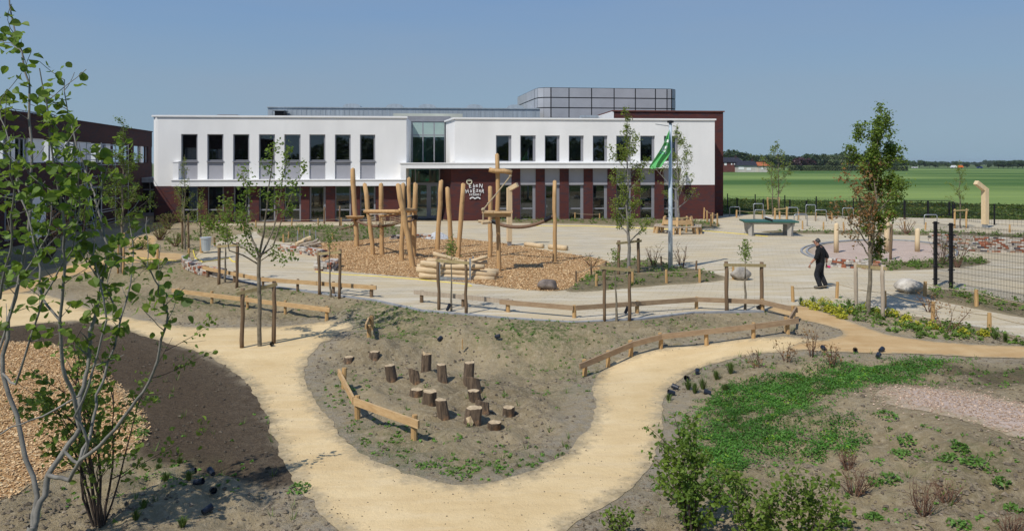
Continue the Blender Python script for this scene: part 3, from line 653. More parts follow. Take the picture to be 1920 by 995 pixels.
def wallgrid(mb, u0, u1, z0, z1, ops, v=0.0, rev=.22, back=.3):
    us = sorted({u0, u1} | {o[0] for o in ops} | {o[1] for o in ops}); us = [a for a in us if u0 <= a <= u1]
    zs = sorted({z0, z1} | {min(max(o[2], z0), z1) for o in ops} | {min(max(o[3], z0), z1) for o in ops})
    for i in range(len(us) - 1):
        for j in range(len(zs) - 1):
            uc = (us[i] + us[i + 1]) / 2; zc = (zs[j] + zs[j + 1]) / 2
            if any(o[0] < uc < o[1] and o[2] < zc < o[3] for o in ops): continue
            for vv in (v, v + back): quad(mb, W(us[i], vv, zs[j]), W(us[i + 1], vv, zs[j]), W(us[i + 1], vv, zs[j + 1]), W(us[i], vv, zs[j + 1]))
    for a, b, c, d in ops:
        c = max(c, z0); d = min(d, z1)
        if d <= c: continue
        e = v + rev
        for p, q in (((a, c), (a, d)), ((a, d), (b, d)), ((b, d), (b, c)), ((b, c), (a, c))):
            quad(mb, W(p[0], v, p[1]), W(q[0], v, q[1]), W(q[0], e, q[1]), W(p[0], e, p[1]))
def wallstrip(mb, pts_, z0, z1):                      # vertical faces along a plan polyline in (u, v)
    for a, b in zip(pts_, pts_[1:]): quad(mb, W(a[0], a[1], z0), W(b[0], b[1], z0), W(b[0], b[1], z1), W(a[0], a[1], z1))
SB = thing('school_building', 'two storey white rendered school with dark red brick ground floor and rows of narrow windows', 'building', tuple(A0))
def window(u0, u1, z0, z1, v=.16, mull=None, name='window', fw=.07, side=0, pane='glass', parent=None):
    fr = MB()
    fbox(fr, u0, u0 + fw, v, v + .07, z0, z1); fbox(fr, u1 - fw - side, u1, v, v + .07, z0, z1)
    fbox(fr, u0 + fw, u1 - fw - side, v, v + .07, z0, z0 + fw); fbox(fr, u0 + fw, u1 - fw - side, v, v + .07, z1 - fw, z1)
    if mull: fbox(fr, u0 + fw, u1 - fw - side, v, v + .07, mull - .05, mull + .05)
    f = fr.build(name, M['frame'], parent or SB)
    p = MB(); fbox(p, u0 + fw * .9, u1 - fw * .9 - side, v + .03, v + .045, z0 + fw * .9, z1 - fw * .9)
    p.build('pane', M[pane], f); return f
ZT = UZ(285, 219)[1]; ZL0, ZL1 = UZ(500, 348.5)[1], UZ(500, 338)[1]
LW = [(339.5, 370.5), (388.5, 419), (437, 467.5), (485.5, 515.5), (533, 563.5), (580, 610), (628, 657.5), (675, 703.5)]
RWN = [(930, 959), (975.5, 1004.5), (1021.5, 1049.5), (1066.5, 1094.5), (1111.5, 1139), (1155.5, 1183.5), (1200.5, 1228), (1245, 1272)]
ul = U(762); ur0 = U(853)
zt2 = UZ(1000, 224)[1]; zr1, zr0 = UZ(1000, 305)[1], UZ(1000, 315.5)[1]
# white render, left block
wm = MB()
opsU = []; zw1 = UZ(500, 252)[1]; zw0 = UZ(500, 301.5)[1]; zp0 = UZ(500, 336)[1]
for a, b in LW: opsU.append((U(a), U(b), zp0, zw1))
wallgrid(wm, .45, ul, ZL0, ZT, opsU)
arc = [(.45 - .45 * math.sin(t), .45 - .45 * math.cos(t)) for t in [0, .4, .8, 1.2, math.pi / 2]]
wallstrip(wm, arc + [(0, 14)], ZL0, ZT); wallstrip(wm, [(ul, 0), (ul + .15, 5.2)], 3.3, ZT)
quad(wm, W(.45, 0, ZL0), W(.45, .9, ZL0), W(ul, .9, ZL0), W(ul, 0, ZL0))
# right block
opsR = []; rw1 = UZ(1000, 254)[1]; rw0 = UZ(1000, 303)[1]
for a, b in RWN: opsR.append((U(a), U(b), rw0, rw1))
urE = U(1274); zwe = UZ(1300, 346.5)[1]
wallgrid(wm, ur0, urE, zr0, zt2, opsR); wallgrid(wm, urE, LEN, zwe, zt2, [])
# angled return beside the entrance
ub = U(836, 4.6)
wallstrip(wm, [(ub, 4.6), (ur0, 0)], zr0, zt2)
wallstrip(wm, [(LEN, 0), (LEN, 12)], zwe, zt2)
wm.build('white_wall', M['render'], SB)
# brick below
bm_ = MB()
opsL = []; lz1 = ZL0 - .02
doorsL = (2, 5)
for i, (a, b) in enumerate(LW): opsL.append((U(a) + (.0), U(b) + .03, .02, lz1))
wallgrid(bm_, .45, U(757), -.3, ZL0, opsL, rev=.25)
wallstrip(bm_, [(a, b) for a, b in arc] + [(0, 14)], -.3, ZL0)
wallstrip(bm_, [(U(757), 0), (U(757), 2.4)], -.3, ZL0)
bm_.build('brick_wall', M['brick'], SB); bm_ = MB(); rz1 = UZ(1000, 347.5)[1]; opsB = []
for i, (a, b) in enumerate(RWN): opsB.append((U(a), U(b), .03, zr0 - .03))
ue = U(846)
wallgrid(bm_, ue, urE, -.3, zr0, opsB, rev=.28); wallgrid(bm_, urE, LEN, -.3, zwe, [])
wallstrip(bm_, [(ue - .9, 2.4), (ue, 0)], -.3, zr0); wallstrip(bm_, [(LEN, 0), (LEN, 12)], -.3, zwe)
bm_.build('brick_wall', M['brick'], SB)
# window fittings
k = 0
for a, b in LW:
    ua, ub_ = U(a), U(b)
    window(ua, ub_, zw0, zw1, side=.06)
    g_ = MB(); fbox(g_, ua, ub_, .10, .16, zp0, zw0 - .10); g_.build('spandrel_panel', M['grey'], SB)
    g_ = MB(); fbox(g_, ua - .03, ub_ + .05, -.05, .20, zw0 - .10, zw0 - .02); g_.build('window_sill', M['frame'], SB)
    if k in doorsL:
        f = window(ua, ub_, .03, lz1, v=.2, name='glazed_door', fw=.11, side=.05)
        h = MB(); fbox(h, ub_ - .16, ub_ - .10, .12, .2, 1.0, 1.2); h.build('handle', M['galv'], f)
    else: window(ua, ub_, .05, lz1, v=.2, mull=UZ((a + b) / 2, 393.5)[1], side=.05)
    k += 1
k = 0
for a, b in RWN:
    ua, ub_ = U(a), U(b)
    window(ua, ub_, rw0, rw1, side=.14)
    zz1 = UZ((a + b) / 2, 318)[1]; zz0 = UZ((a + b) / 2, 346.5)[1]
    g_ = MB(); fbox(g_, ua, ub_, .04, .10, zz0, zr0 - .03); g_.build('spandrel_panel', M['grey'], SB)
    if k == 2: f = window(ua, ub_, .03, zz0, v=.2, name='glazed_door', fw=.12, side=.1); h = MB(); fbox(h, ua + .16, ua + .2, .12, .2, 1.0, 1.2); h.build('handle', M['galv'], f)
    else: window(ua, ub_, .04, zz0, v=.2, mull=UZ((a + b) / 2, 391)[1], side=.16)
    k += 1
# the projecting ledge ribbon
lm = MB(); pr = -.62
u1 = U(327); uj = U(752); uj2 = U(762); uR = U(1274)
fbox(lm, u1, uj, pr, -.002, ZL0, ZL1); fbox(lm, u1 - .03, uj2, pr - .06, -.001, ZL1, ZL1 + .07)
fbox(lm, u1, U(337.5), pr * .55, -.003, ZL1 + .07, UZ(330, 305)[1]); fbox(lm, u1 - .02, U(338), pr * .6, -.002, UZ(330, 305)[1], UZ(330, 302.5)[1])
fbox(lm, uj, uj2, pr, .3, ZL0, zr0)
fbox(lm, uj, uR, pr, -.002, zr0, zr1 - .08); fbox(lm, uj - .08, uR + .05, pr - .06, 2.5 - 2.5, zr1 - .08, zr1)
fbox(lm, uR - .02, U(1281), pr, -.002, zwe, zr0); 
fbox(lm, U(762), U(846), .004, 2.4, zr0 + .02, zr1 - .02)
lm.build('ledge', M['trim'], SB)
cm = MB()
fbox(cm, .3, ul + .08, -.10, .35, ZT, ZT + .13); fbox(cm, -.10, .3, .2, 14, ZT, ZT + .13); fbox(cm, -.02, .32, .0, .3, ZT + .002, ZT + .128)
fbox(cm, ur0 - .1, LEN + .1, -.10, .35, zt2, zt2 + .12); fbox(cm, LEN - .3, LEN + .1, .35, 12, zt2, zt2 + .12)
a_, b_ = W(ur0, 0, zt2 + .06), W(ub, 4.6, zt2 + .06); cm.bar(a_, b_, .3, .121)
cm.build('roof_coping', M['trim'], SB)
# roofs, floors and rooms behind the glass
rm = MB()
fbox(rm, .4, ul, .31, 14, ZT - .35, ZT - .15); fbox(rm, ur0, LEN - .05, .31, 12, zt2 - .35, zt2 - .15)
rm.build('roof', M['roof'], SB)
im = MB()
fbox(im, .3, ul - .02, .32, 7.5, ZL0 + .2, ZL0 + .5); fbox(im, .3, ul, 7.4, 7.6, 0, ZT - .4); fbox(im, .3, ul, .32, 7.5, -.1, .0)
fbox(im, ur0, LEN - .3, .32, 7.5, zr0 + .1, zr0 + .4); fbox(im, ue + .3, LEN - .3, 7.4, 7.6, 0, zt2 - .4); fbox(im, ue, LEN - .3, .32, 7.5, -.1, .0)
fbox(im, .31, .4, .32, 7.4, 0, ZT - .4)
for u_ in (6.5, 13.2): fbox(im, u_, u_ + .12, .5, 7.4, 0, ZT - .4)
for u_ in (ur0 + 6.2, ur0 + 12.7): fbox(im, u_, u_ + .12, .5, 7.4, 0, zt2 - .4)
im.build('interior', M['dark_in'], SB)
bl = MB()                                             # things dimly seen inside: boards, blinds, tables
for (px, py, du, dz, v_) in [(395, 384, .9, .8, 3), (456, 285, .7, .5, 2), (501, 375, 1.15, 2.2, .7), (549, 390, 1.1, 1.6, .8), (605, 283, .5, .8, 2), (643, 289, .9, .3, 3), (683, 285, .4, .7, 2.4), (548, 365, 1.15, 1.5, .75), (1035, 280, .4, 1.5, 2), (1080, 280, .9, 1.6, 2), (990, 388, 1.0, 1.0, 2), (1124, 380, 1.0, 1.5, 1.2), (1080, 350, .8, .5, 2.5), (1215, 392, .9, .7, 2)]:
    u_, z_ = UZ(px, py, v_); fbox(bl, u_ - du / 2, u_ + du / 2, v_, v_ + .05, z_ - dz / 2, z_ + dz / 2)
bl.build('notice_board', M['inlight'], SB)
# entrance: upper glazing, lower glazing and doors
u0_, u1_ = U(761, 4.8) - .4, U(836, 4.6)
zg1, zg0 = UZ(800, 228, 4.8)[1], UZ(800, 303, 4.8)[1] - .25
for i in range(5):
    ea = [762, 773, 793, 814, 834, 836][i]; eb = [762, 773, 793, 814, 834, 836][i + 1]
    if i == 4: continue
    window(U(ea, 4.8), U(eb, 4.8), zg0, zg1, v=4.8, name='entrance_window', fw=.05, pane='glassg', mull=zg1 - 1.15)
fb = MB(); fbox(fb, U(762, 4.8) , U(834, 4.8), 4.92, 4.94, zg1 - 2.45, zg1 - .06)
fb.v = []; fb.f = []; fb.c = []; fb.m = []; fb.n = 0
fbox(fb, U(763, 4.9), U(834, 4.9), 4.806, 4.826, UZ(800, 257, 4.9)[1], zg1 - .08); fb.build('frosted_band', M['frost'], SB)
em = MB(); fbox(em, u0_, u1_ + .4, 4.75, 5.0, zg1, zg1 + .45); em.build('glazing_beam', M['frame'], SB); em = MB(); fbox(em, u0_, u1_, 4.7, 5.0, zg0 - .3, zg0); em.build('glazing_beam', M['frame'], SB)
bk = MB(); fbox(bk, u0_ - 1, u1_ + 1.5, 9.5, 9.7, 3.3, 9); fbox(bk, u0_ - 1, u1_ + 1.5, 4.9, 9.5, 3.9, 4.2); fbox(bk, u0_, u1_, 5.02, 9.5, zg1 + .2, zg1 + .4); fbox(bk, u0_ - .5, u1_ + 2.5, 8.2, 8.4, 0, 4); fbox(bk, u0_, u1_ + 1, 2.5, 8.2, -.05, .02)
bk.build('hall_interior', M['inlight'], SB)
ru = MB(); fbox(ru, U(791, 6.5), U(799, 6.5), 6.5, 6.6, 4.6, 6.6); fbox(ru, U(764, 6.5), U(772, 6.5), 6.5, 6.6, 4.4, 6.6); ru.build('hall_door', M['frost'], SB)
vE = 2.4; e0, e1 = U(762, vE) - .1, U(843, vE) + .25
zs_ = UZ(800, 345, vE)[1]
cols_ = [762, 779, 824, 843]
for i in range(3):
    a, b = U(cols_[i], vE), U(cols_[i + 1], vE)
    if i == 2: b = e1
    window(a, b, zs_ + .06, zr0 - .02, v=vE, name='entrance_window', fw=.05, pane='glassg')
    if i != 1: window(a, b, .03, zs_ + .05, v=vE, name='entrance_window', fw=.06, pane='glassg')
a, b = U(779, vE), U(824, vE); mid = U(803, vE)
window(a, mid, .03, zs_ + .05, v=vE, name='entrance_door', fw=.13, pane='glassg'); window(mid, b, .03, zs_ + .05, v=vE, name='entrance_door', fw=.22, pane='glassg')
ex = MB(); fbox(ex, U(798, vE) , U(804, vE), vE - .05, vE - .02, zs_ + .25, zs_ + .42); ex.build('exit_sign', simple('exit sign green', (.01, .22, .08), .5, 0, .0, 3, 0), SB)
wi = MB(); fbox(wi, U(802, 4), U(822, 4), 4.0, 4.1, .1, 2.7); wi.build('hall_door', simple('pale inner door', (.5, .52, .5), .5, 0, .1, 1, 0), SB)
mt = MB()                                             # dark mesh mat in front of the doors
fbox(mt, U(765, 1), U(830, 1), .3, 2.2, .012, .03); mt.build('door_mat', M['black'], SB)
# metal clad storey behind
mb = MB(); d0 = W(U(502, 12.5), 12.5, 0)
u0m, u1m = U(502, 12.5), U(1004, 12.5); zm1 = UZ(750, 203.5, 12.5)[1]
zmt = zm1
uu = u0m
while uu < u1m:
    fbox(mb, uu, uu + .40, 12.5, 12.9, ZT - .6, zmt); fbox(mb, uu + .40, uu + .44, 12.47, 12.9, ZT - .6, zmt); uu += .44
fbox(mb, u0m - .05, u1m + .4, 12.4, 22, zmt, zmt + .09)
mb.build('upper_wall', M['metal'], SB)
vb = MB(); fbox(vb, U(515, 11), U(532, 11), 11, 12.3, ZT - .3, UZ(520, 208, 11)[1]); vb.build('vent_box', M['black'], SB)
vb = MB(); fbox(vb, U(510, 10.9), U(534, 10.9), 10.7, 12.4, UZ(520, 208, 11)[1], UZ(520, 207, 11)[1] + .02); vb.build('vent_cap', M['metal'], SB)
for a, b in [(643, 676), (724, 756), (785, 817), (875, 905), (951, 982)]:
    v_ = 15.5; ua, ub_ = U(a, v_), U(b, v_); z_ = zmt + .09; s_ = MB()
    n_ = 10; sec = [(ua + (ub_ - ua) * (.5 - .5 * math.cos(math.pi * i / n_)), z_ + .28 + .30 * math.sin(math.pi * i / n_)) for i in range(n_ + 1)]
    fbox(s_, ua, ub_, v_, v_ + 1.4, z_, z_ + .28)
    for (p, q) in zip(sec, sec[1:]): quad(s_, W(p[0], v_, p[1]), W(q[0], v_, q[1]), W(q[0], v_ + 1.4, q[1]), W(p[0], v_ + 1.4, p[1]))
    s_.add([tuple(W(p[0], v_, p[1])) for p in sec], [tuple(range(len(sec)))])
    s_.build('skylight', M['metal'], SB)
hm_ = MB(); fbox(hm_, U(409, 3), U(443, 3), 3, 4.2, ZT, UZ(425, 216.8, 3)[1]); hm_.build('roof_hatch', M['trim'], SB)
hm_ = MB(); fbox(hm_, U(408, 3), U(444, 3), 2.9, 4.3, UZ(425, 216.8, 3)[1], UZ(425, 215, 3)[1]); hm_.build('hatch_rail', M['frame'], SB)
dk = MB(); fbox(dk, U(985, 7), U(1125, 7), 7, 8, zt2, UZ(1050, 220.6, 7)[1]); fbox(dk, U(1090, 7), U(1122, 7), 6.9, 8, UZ(1050, 220.6, 7)[1], UZ(1050, 216, 7)[1]); dk.build('roof_duct', M['metal'], SB)
# grey panelled tower
tw = MB(); dT = 75.0
def TQ(px, d): return Q(px, 300, d)
tz1, tz0 = Q(1100, 164, dT).z, 8.0
c0 = TQ(1268, dT + 1.5); c1 = TQ(1022, dT); c2 = TQ(971, 86)
plan = [Vector((c0.x + .6, c0.y + 9, 0)), Vector((c0.x, c0.y + .6, 0)), Vector((c0.x - .5, c0.y, 0))]
for px in (1250, 1228, 1190, 1150, 1108, 1066): t = (px - 1022) / (1268 - 1022); plan.append(Vector((c1.x + (c0.x - c1.x) * t, c1.y + (c0.y - c1.y) * t, 0)))
plan += [Vector((TQ(1033, dT).x, dT, 0)), Vector((TQ(1020, dT).x, dT + .1, 0)), Vector((TQ(1009, dT + .6).x, dT + .5, 0)), Vector((TQ(1003, dT + 1.6).x, dT + 1.6, 0)), Vector((TQ(987, 81).x, 81, 0)), Vector((TQ(971, 86).x, 86, 0))]
joint = {0, 2, 3, 4, 5, 6, 7, 8, 9, 12, 13, 14}
core = MB(); zr = [tz0, 9.55, 10.35, 11.15, 11.9, tz1]; zr = [tz0, tz1 - 3 * 1.02 , tz1 - 2 * 1.02, tz1 - 1.02, tz1]
for a, b in zip(plan, plan[1:]):
    core.add([(a.x, a.y, tz0), (b.x, b.y, tz0), (b.x, b.y, tz1), (a.x, a.y, tz1)], [(0, 1, 2, 3)])
core.add([(p.x, p.y, tz1 - .05) for p in plan] + [(plan[-1].x + 14, plan[-1].y, tz1 - .05)], [tuple(range(len(plan) + 1))])
TW = thing('roof_tower', 'grey panel clad plant tower rising behind the flat roofs of the school', 'tower', (c1.x, c1.y, 0))
core.build('core', M['black'], TW)
pn = MB()
for i, (a, b) in enumerate(zip(plan, plan[1:])):
    d_ = (b - a).normalized(); nrm = Vector((d_.y, -d_.x, 0))
    if nrm.y > 0 and i > 1: nrm = -nrm
    if i == 0: nrm = Vector((1, 0, 0))
    nrm = Vector((-d_.y, d_.x, 0)) 
    if (a + b).length and nrm.dot(Vector((c1.x + 6, c1.y + 6, 0)) - (a + b) / 2) > 0: nrm = -nrm
    ga = .05 if i in joint else 0; gb = .05 if (i + 1) in joint else 0
    a2 = a + d_ * ga + nrm * .05; b2 = b - d_ * gb + nrm * .05
    for z_a, z_b in zip(zr, zr[1:]):
        pn.add([(a2.x, a2.y, z_a + .05), (b2.x, b2.y, z_a + .05), (b2.x, b2.y, z_b - .05), (a2.x, a2.y, z_b - .05)], [(0, 1, 2, 3)])
pn.build('cladding_panel', M['tower'], TW)
# brick volume at the right end
bv = MB(); vB = 3.2; b0u, b1u = U(1148, vB + .0), U(1356, vB); zb1 = UZ(1300, 210, vB)[1]
fbox(bv, b0u + .12, b1u, vB, 14, -.2, zb1); bv.build('brick_volume', M['brick'], SB)
bv = MB(); fbox(bv, b0u, b1u + .1, vB - .1, 14, zb1, zb1 + .10); bv.build('brick_coping', simple('red brown coping', (.14, .045, .03), .6), SB)
bv = MB(); fbox(bv, b0u - .02, b0u + .12, vB - .05, 14, zt2 - .3, zb1 - .002); bv.build('white_reveal', M['trim'], SB)
# ------------------------------------------------------------------ lettering on the brick
SG = thing('school_sign', 'white letters reading EbeN HaEzeR school above an open book outline on the brick wall', 'sign', tuple(W(U(890), -.05, 2.4)))
def letter(mb, ch, px, py, hpx, rot=0, sx=1.0):
    cu = bpy.data.curves.new('t', 'FONT'); cu.body = ch; cu.align_x = 'CENTER'; cu.align_y = 'CENTER'; cu.size = 1; cu.extrude = .03; cu.offset = .010; cu.resolution_u = 3
    ob = bpy.data.objects.new('t', cu); me = bpy.data.meshes.new_from_object(ob)
    v = np.array([tuple(p.co) for p in me.vertices]); f = [tuple(p.vertices) for p in me.polygons]
    if not len(v): return
    v[:, 0] -= (v[:, 0].max() + v[:, 0].min()) / 2; v[:, 1] -= (v[:, 1].max() + v[:, 1].min()) / 2
    hm = hpx * 58.9 / F; s_ = hm / max(1e-3, np.ptp(v[:, 1])); v[:, 0] *= s_ * sx; v[:, 1] *= s_
    c_, s2 = math.cos(rot), math.sin(rot); x = v[:, 0] * c_ - v[:, 1] * s2; y = v[:, 0] * s2 + v[:, 1] * c_
    u_, z_ = UZ(px, py, -.05)
    mb.add([tuple(W(u_ + a, -.05 - c, z_ + b)) for a, b, c in zip(x, y, v[:, 2])], f)
    bpy.data.objects.remove(ob); bpy.data.curves.remove(cu)
lt = MB(); 
for ch, x, y, h, r_ in [('E', 88, 76, 8.5, .12), ('b', 99.5, 75, 7.5, -.05), ('e', 107, 75.5, 5.5, .1), ('N', 118.5, 75, 8, -.12)]: letter(lt, ch, 881.5 + (x - 88) * .66, 348.3, h * .95, r_, .86)
for ch, x, y, h, r_ in [('H', 875.8, 358.5, 7.5, .15), ('a', 882.8, 358.2, 5.2, 0), ('E', 888.7, 357.3, 8.6, .1), ('z', 894.3, 357.3, 5.4, 0), ('e', 899.2, 357.8, 5.2, .1), ('R', 904.8, 358.2, 7.5, -.15)]: letter(lt, ch, 876 + (x - 876) * 1.03, y, h * .95, r_, .86)
for i, ch in enumerate('school'): letter(lt, ch, 881 + i * 3.9, 364.9 - (.5 if ch in 'hl' else 0), 5.2 if ch in 'hl' else 3.8, 0, .95)
lt.build('lettering', M['white'], SG)
bk = MB(); pr_ = []
for i in range(13):
    t = i / 12; x = 881 + 19.5 * t; yy = 372.6 - 2.6 * abs(math.sin(2 * math.pi * t)) ** .8 + .2
    u_, z_ = UZ(x, yy, -.06); pr_.append((u_, z_))
for (a, b), (c, d) in zip(pr_, pr_[1:]): bk.bar(W(a, -.06, b), W(c, -.06, d), .05, .09)
bk.build('book_emblem', M['white'], SG)
rg = MB(); u_, z_ = UZ(880, 341, -.05)
ring = [W(u_ + .2 * math.cos(t), -.05, z_ + .19 * math.sin(t)) for t in np.linspace(0, 2 * math.pi, 17)]
rg.tube(ring, .045, 6); fbox(rg, u_ - .2, u_ + .2, -.07, -.02, z_ + .06, z_ + .15); rg.build('round_badge', simple('cream sign paint', (.62, .60, .45), .6, 0, 0, 3, 0), SG)
# ------------------------------------------------------------------ brick wing on the left
C1 = Vector((-22.9, 20, 0)); C2 = Vector((-32.3, 67, 0)); DW = (C2 - C1); LW_ = DW.length; DW.normalize(); NW = Vector((DW.y, -DW.x, 0))   # NW faces the playground
WG = thing('school_wing', 'long dark brown brick wing in shade with white panels between its upper windows', 'building', (C1.x, C1.y, 0))
wz = 7.28
WM = Matrix((DW, NW, Vector((0, 0, 1)))).transposed()
def wbox(mb, s0, s1, n0, n1, z0, z1):
    c = C1 + DW * ((s0 + s1) / 2) + NW * ((n0 + n1) / 2); mb.box((c.x, c.y, (z0 + z1) / 2), (abs(s1 - s0), abs(n1 - n0), abs(z1 - z0)), M=WM)
def S(px): k_ = (px - 960) / F; return (k_ * C1.y - C1.x) / (DW.x - k_ * DW.y)
wb = MB(); wbox(wb, 0, LW_, -.4, 0, 0, 3.0 + 1.55); wbox(wb, 0, LW_, -.4, 0, 5.95, wz); 
for a, b in [(208.5, 212), (246, 251), (278, 284.5)]: wbox(wb, S(a), S(b), -.4, -.002, 4.55, 5.95)
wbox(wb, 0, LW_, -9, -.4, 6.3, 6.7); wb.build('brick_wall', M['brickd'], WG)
wc = MB(); wbox(wc, 0, LW_, -.45, .06, wz, wz + .08); wc.build('roof_coping', M['brickd'], WG)
wi = MB(); wbox(wi, 0, LW_, -6, -5.8, 0, 6.3); wbox(wi, 0, LW_, -6, -.5, 3.3, 3.6); wi.build('interior', M['inlight'], WG)
ed = [-60, -20, 18, 30, 55, 84, 113, 122, 147, 172, 200, 209, 247]; kinds = 'pwpwpwpwpwpw'
for i, kd in enumerate(kinds):
    s0, s1 = S(ed[i]), S(ed[i + 1])
    if s1 <= s0 or s0 < 0: continue
    if kd == 'p':
        p_ = MB(); wbox(p_, s0, s1, -.3, -.05, 4.55, 5.95); p_.build('white_panel', M['trim'], WG)
    else:
        f_ = MB(); 
        for q in (s0, (s0 + s1) / 2 - .03, s1 - .06): wbox(f_, q, q + .06, -.25, -.15, 4.56, 5.94)
        wbox(f_, s0, s1, -.24, -.16, 4.56, 4.62); wbox(f_, s0, s1, -.24, -.16, 5.88, 5.94); f_ = f_.build('window', M['frame'], WG)
        p_ = MB(); wbox(p_, s0, s1, -.21, -.19, 4.6, 5.9); p_.build('pane', M['glass'], f_)
for a, b in ((251, 265), (269, 278)):
    f_ = MB(); s0, s1 = S(a), S(b); wbox(f_, s0, s0 + .06, -.25, -.15, 4.56, 5.94); wbox(f_, s1 - .06, s1, -.25, -.15, 4.56, 5.94); f_ = f_.build('window', M['frame'], WG)
    p_ = MB(); wbox(p_, s0, s1, -.21, -.19, 4.6, 5.9); p_.build('pane', M['glass'], f_)
p_ = MB(); wbox(p_, S(265), S(269), -.3, -.05, 4.55, 5.95); p_.build('white_panel', M['trim'], WG)
for a, b in ((-40, -5), (8, 28), (96, 122), (130, 152), (165, 190)):
    p_ = MB(); s0, s1 = S(a), S(b)
    if s0 < 0: continue
    wbox(p_, s0, s1, .0, .03, .4, 2.9); f_ = p_.build('window', M['frame'], WG)
    p_ = MB(); wbox(p_, s0 + .1, s1 - .1, .03, .05, .5, 2.8); p_.build('pane', simple('dark glass', (.01, .012, .014), .05, 0, .1, 1, 0, spec=.6), f_)
p_ = MB(); wbox(p_, S(53), S(84), .0, .06, .2, 2.7); p_.build('white_panel', M['trim'], WG)
# glazed corridor between wing and main block
GL = thing('glazed_corridor', 'low glass corridor with pale roof edge linking the brown wing and the white block', 'building', tuple(Q(240, 402, 64)[:2]) + (0,))
vG = 8.0; ga, gb = U(195, vG), 0.0
g_ = MB(); fbox(g_, ga, gb, vG - .4, vG + 4, UZ(240, 342, vG)[1], UZ(240, 333, vG)[1]); g_.build('roof_edge', M['metal'], GL)
g_ = MB(); q = ga
while q < gb: fbox(g_, q, q + .08, vG, vG + .1, 0, UZ(240, 342, vG)[1]); q += 1.25
fbox(g_, ga, gb, vG - .05, vG + .12, -.1, .25); fbox(g_, ga, gb, vG, vG + .1, 2.2, 2.28); g_.build('glazing_frame', M['frame'], GL)
g_ = MB(); fbox(g_, ga, gb, vG + .04, vG + .06, .2, UZ(240, 342, vG)[1]); g_.build('pane', M['glassg'], GL)
g_ = MB(); fbox(g_, ga, gb, vG + 3.9, vG + 4, 0, 3); g_.build('rear_wall', M['dark_in'], GL)
# roof bits of the wing: hood, slate spire, ladder rails
g_ = MB(); a = Q(26, 214, 45); b = Q(74, 214, 47); g_.box((a + b) / 2, ((b - a).length, 2.5, .12)); 
for (sx, ex_) in ((0, 0), (1, 0)): pass
g_.add([tuple(Q(44, 216, 45)), tuple(Q(66, 216, 45)), tuple(Q(74, 208, 45)), tuple(Q(30, 208, 45)), tuple(Q(44, 216, 47)), tuple(Q(66, 216, 47)), tuple(Q(74, 208, 47)), tuple(Q(30, 208, 47))], [(0, 1, 2, 3), (4, 5, 6, 7), (1, 2, 6, 5), (0, 3, 7, 4), (2, 3, 7, 6)])
g_ = MB(); c_ = Q(50, 212, 50); g_.box((c_.x - 2, c_.y, c_.z - .5), (3.4, 2.5, .9)); g_.box((c_.x - 2, c_.y, c_.z), (3.9, 3, .15)); g_.build('roof_vent', M['metal'], WG)
sp = MB(); c_ = Q(-8, 212, 60); rr = 3.2; hh = 3.2
base_ = [(c_.x - 1.2 + rr * math.cos(t), c_.y + rr * math.sin(t), c_.z - 1.5) for t in np.linspace(0, 2 * math.pi, 9)[:-1]]
sp.add(base_ + [(c_.x - 1.2, c_.y, c_.z + 2.0)], [(i, (i + 1) % 8, 8) for i in range(8)]); sp.build('roof_cone', simple('blue slate', (.05, .07, .09), .5, 0, .3, 3), WG)
sl = MB()
for i in range(5): a = C1 + DW * (S(90) + i * 1.6) - NW * 2; sl.box((a.x, a.y, wz + .25), (.05, .05, .5))
a = C1 + DW * S(90) - NW * 2; b = C1 + DW * (S(90) + 6.4) - NW * 2; sl.bar((a.x, a.y, wz + .48), (b.x, b.y, wz + .48), .05, .05); sl.build('roof_rail', M['galv'], WG)
# scaffold tower and ladder in front of the wing
s0, s1 = S(150), S(205); SC = thing('scaffold', 'small grey scaffold tower standing against the brown wing', 'scaffold', tuple(C1 + DW * s0 + NW * 1.0))
m_ = MB()
for s_ in (s0, (s0 + s1) / 2, s1):
    for n_ in (.4, 1.3):
        a = C1 + DW * s_ + NW * n_; m_.tube([(a.x, a.y, 0), (a.x, a.y, 5.9)], .03, 6)
m_.build('upright', M['galv'], SC); m_ = MB()
for z_ in (.4, 1.2, 2.0, 2.8, 3.6, 4.4, 4.75, 5.1, 5.45, 5.8):
    for n_ in (.4, 1.3):
        a = C1 + DW * s0 + NW * n_; b = C1 + DW * s1 + NW * n_; m_.tube([(a.x, a.y, z_), (b.x, b.y, z_)], .022, 5)
m_.build('rail', M['galv'], SC)
m_ = MB()
for dx in (0, .45):
    a = C1 + DW * (S(132) + dx) + NW * 1.5; b = C1 + DW * (S(140) + dx) + NW * .2; m_.tube([(a.x, a.y, 0), (b.x, b.y, 5.0)], .025, 5)
for i in range(15):
    t = i / 15 + .03; a = C1 + DW * S(132) + NW * 1.5; b = C1 + DW * S(140) + NW * .2; p_ = a.lerp(b, t); q_ = p_ + DW * .45; m_.tube([(p_.x, p_.y, 5 * t), (q_.x, q_.y, 5 * t)], .018, 4)
LD = m_.build('ladder', M['galv']); center(LD); tag(LD, 'aluminium ladder leaning on the brown wing left of the scaffold', 'ladder')
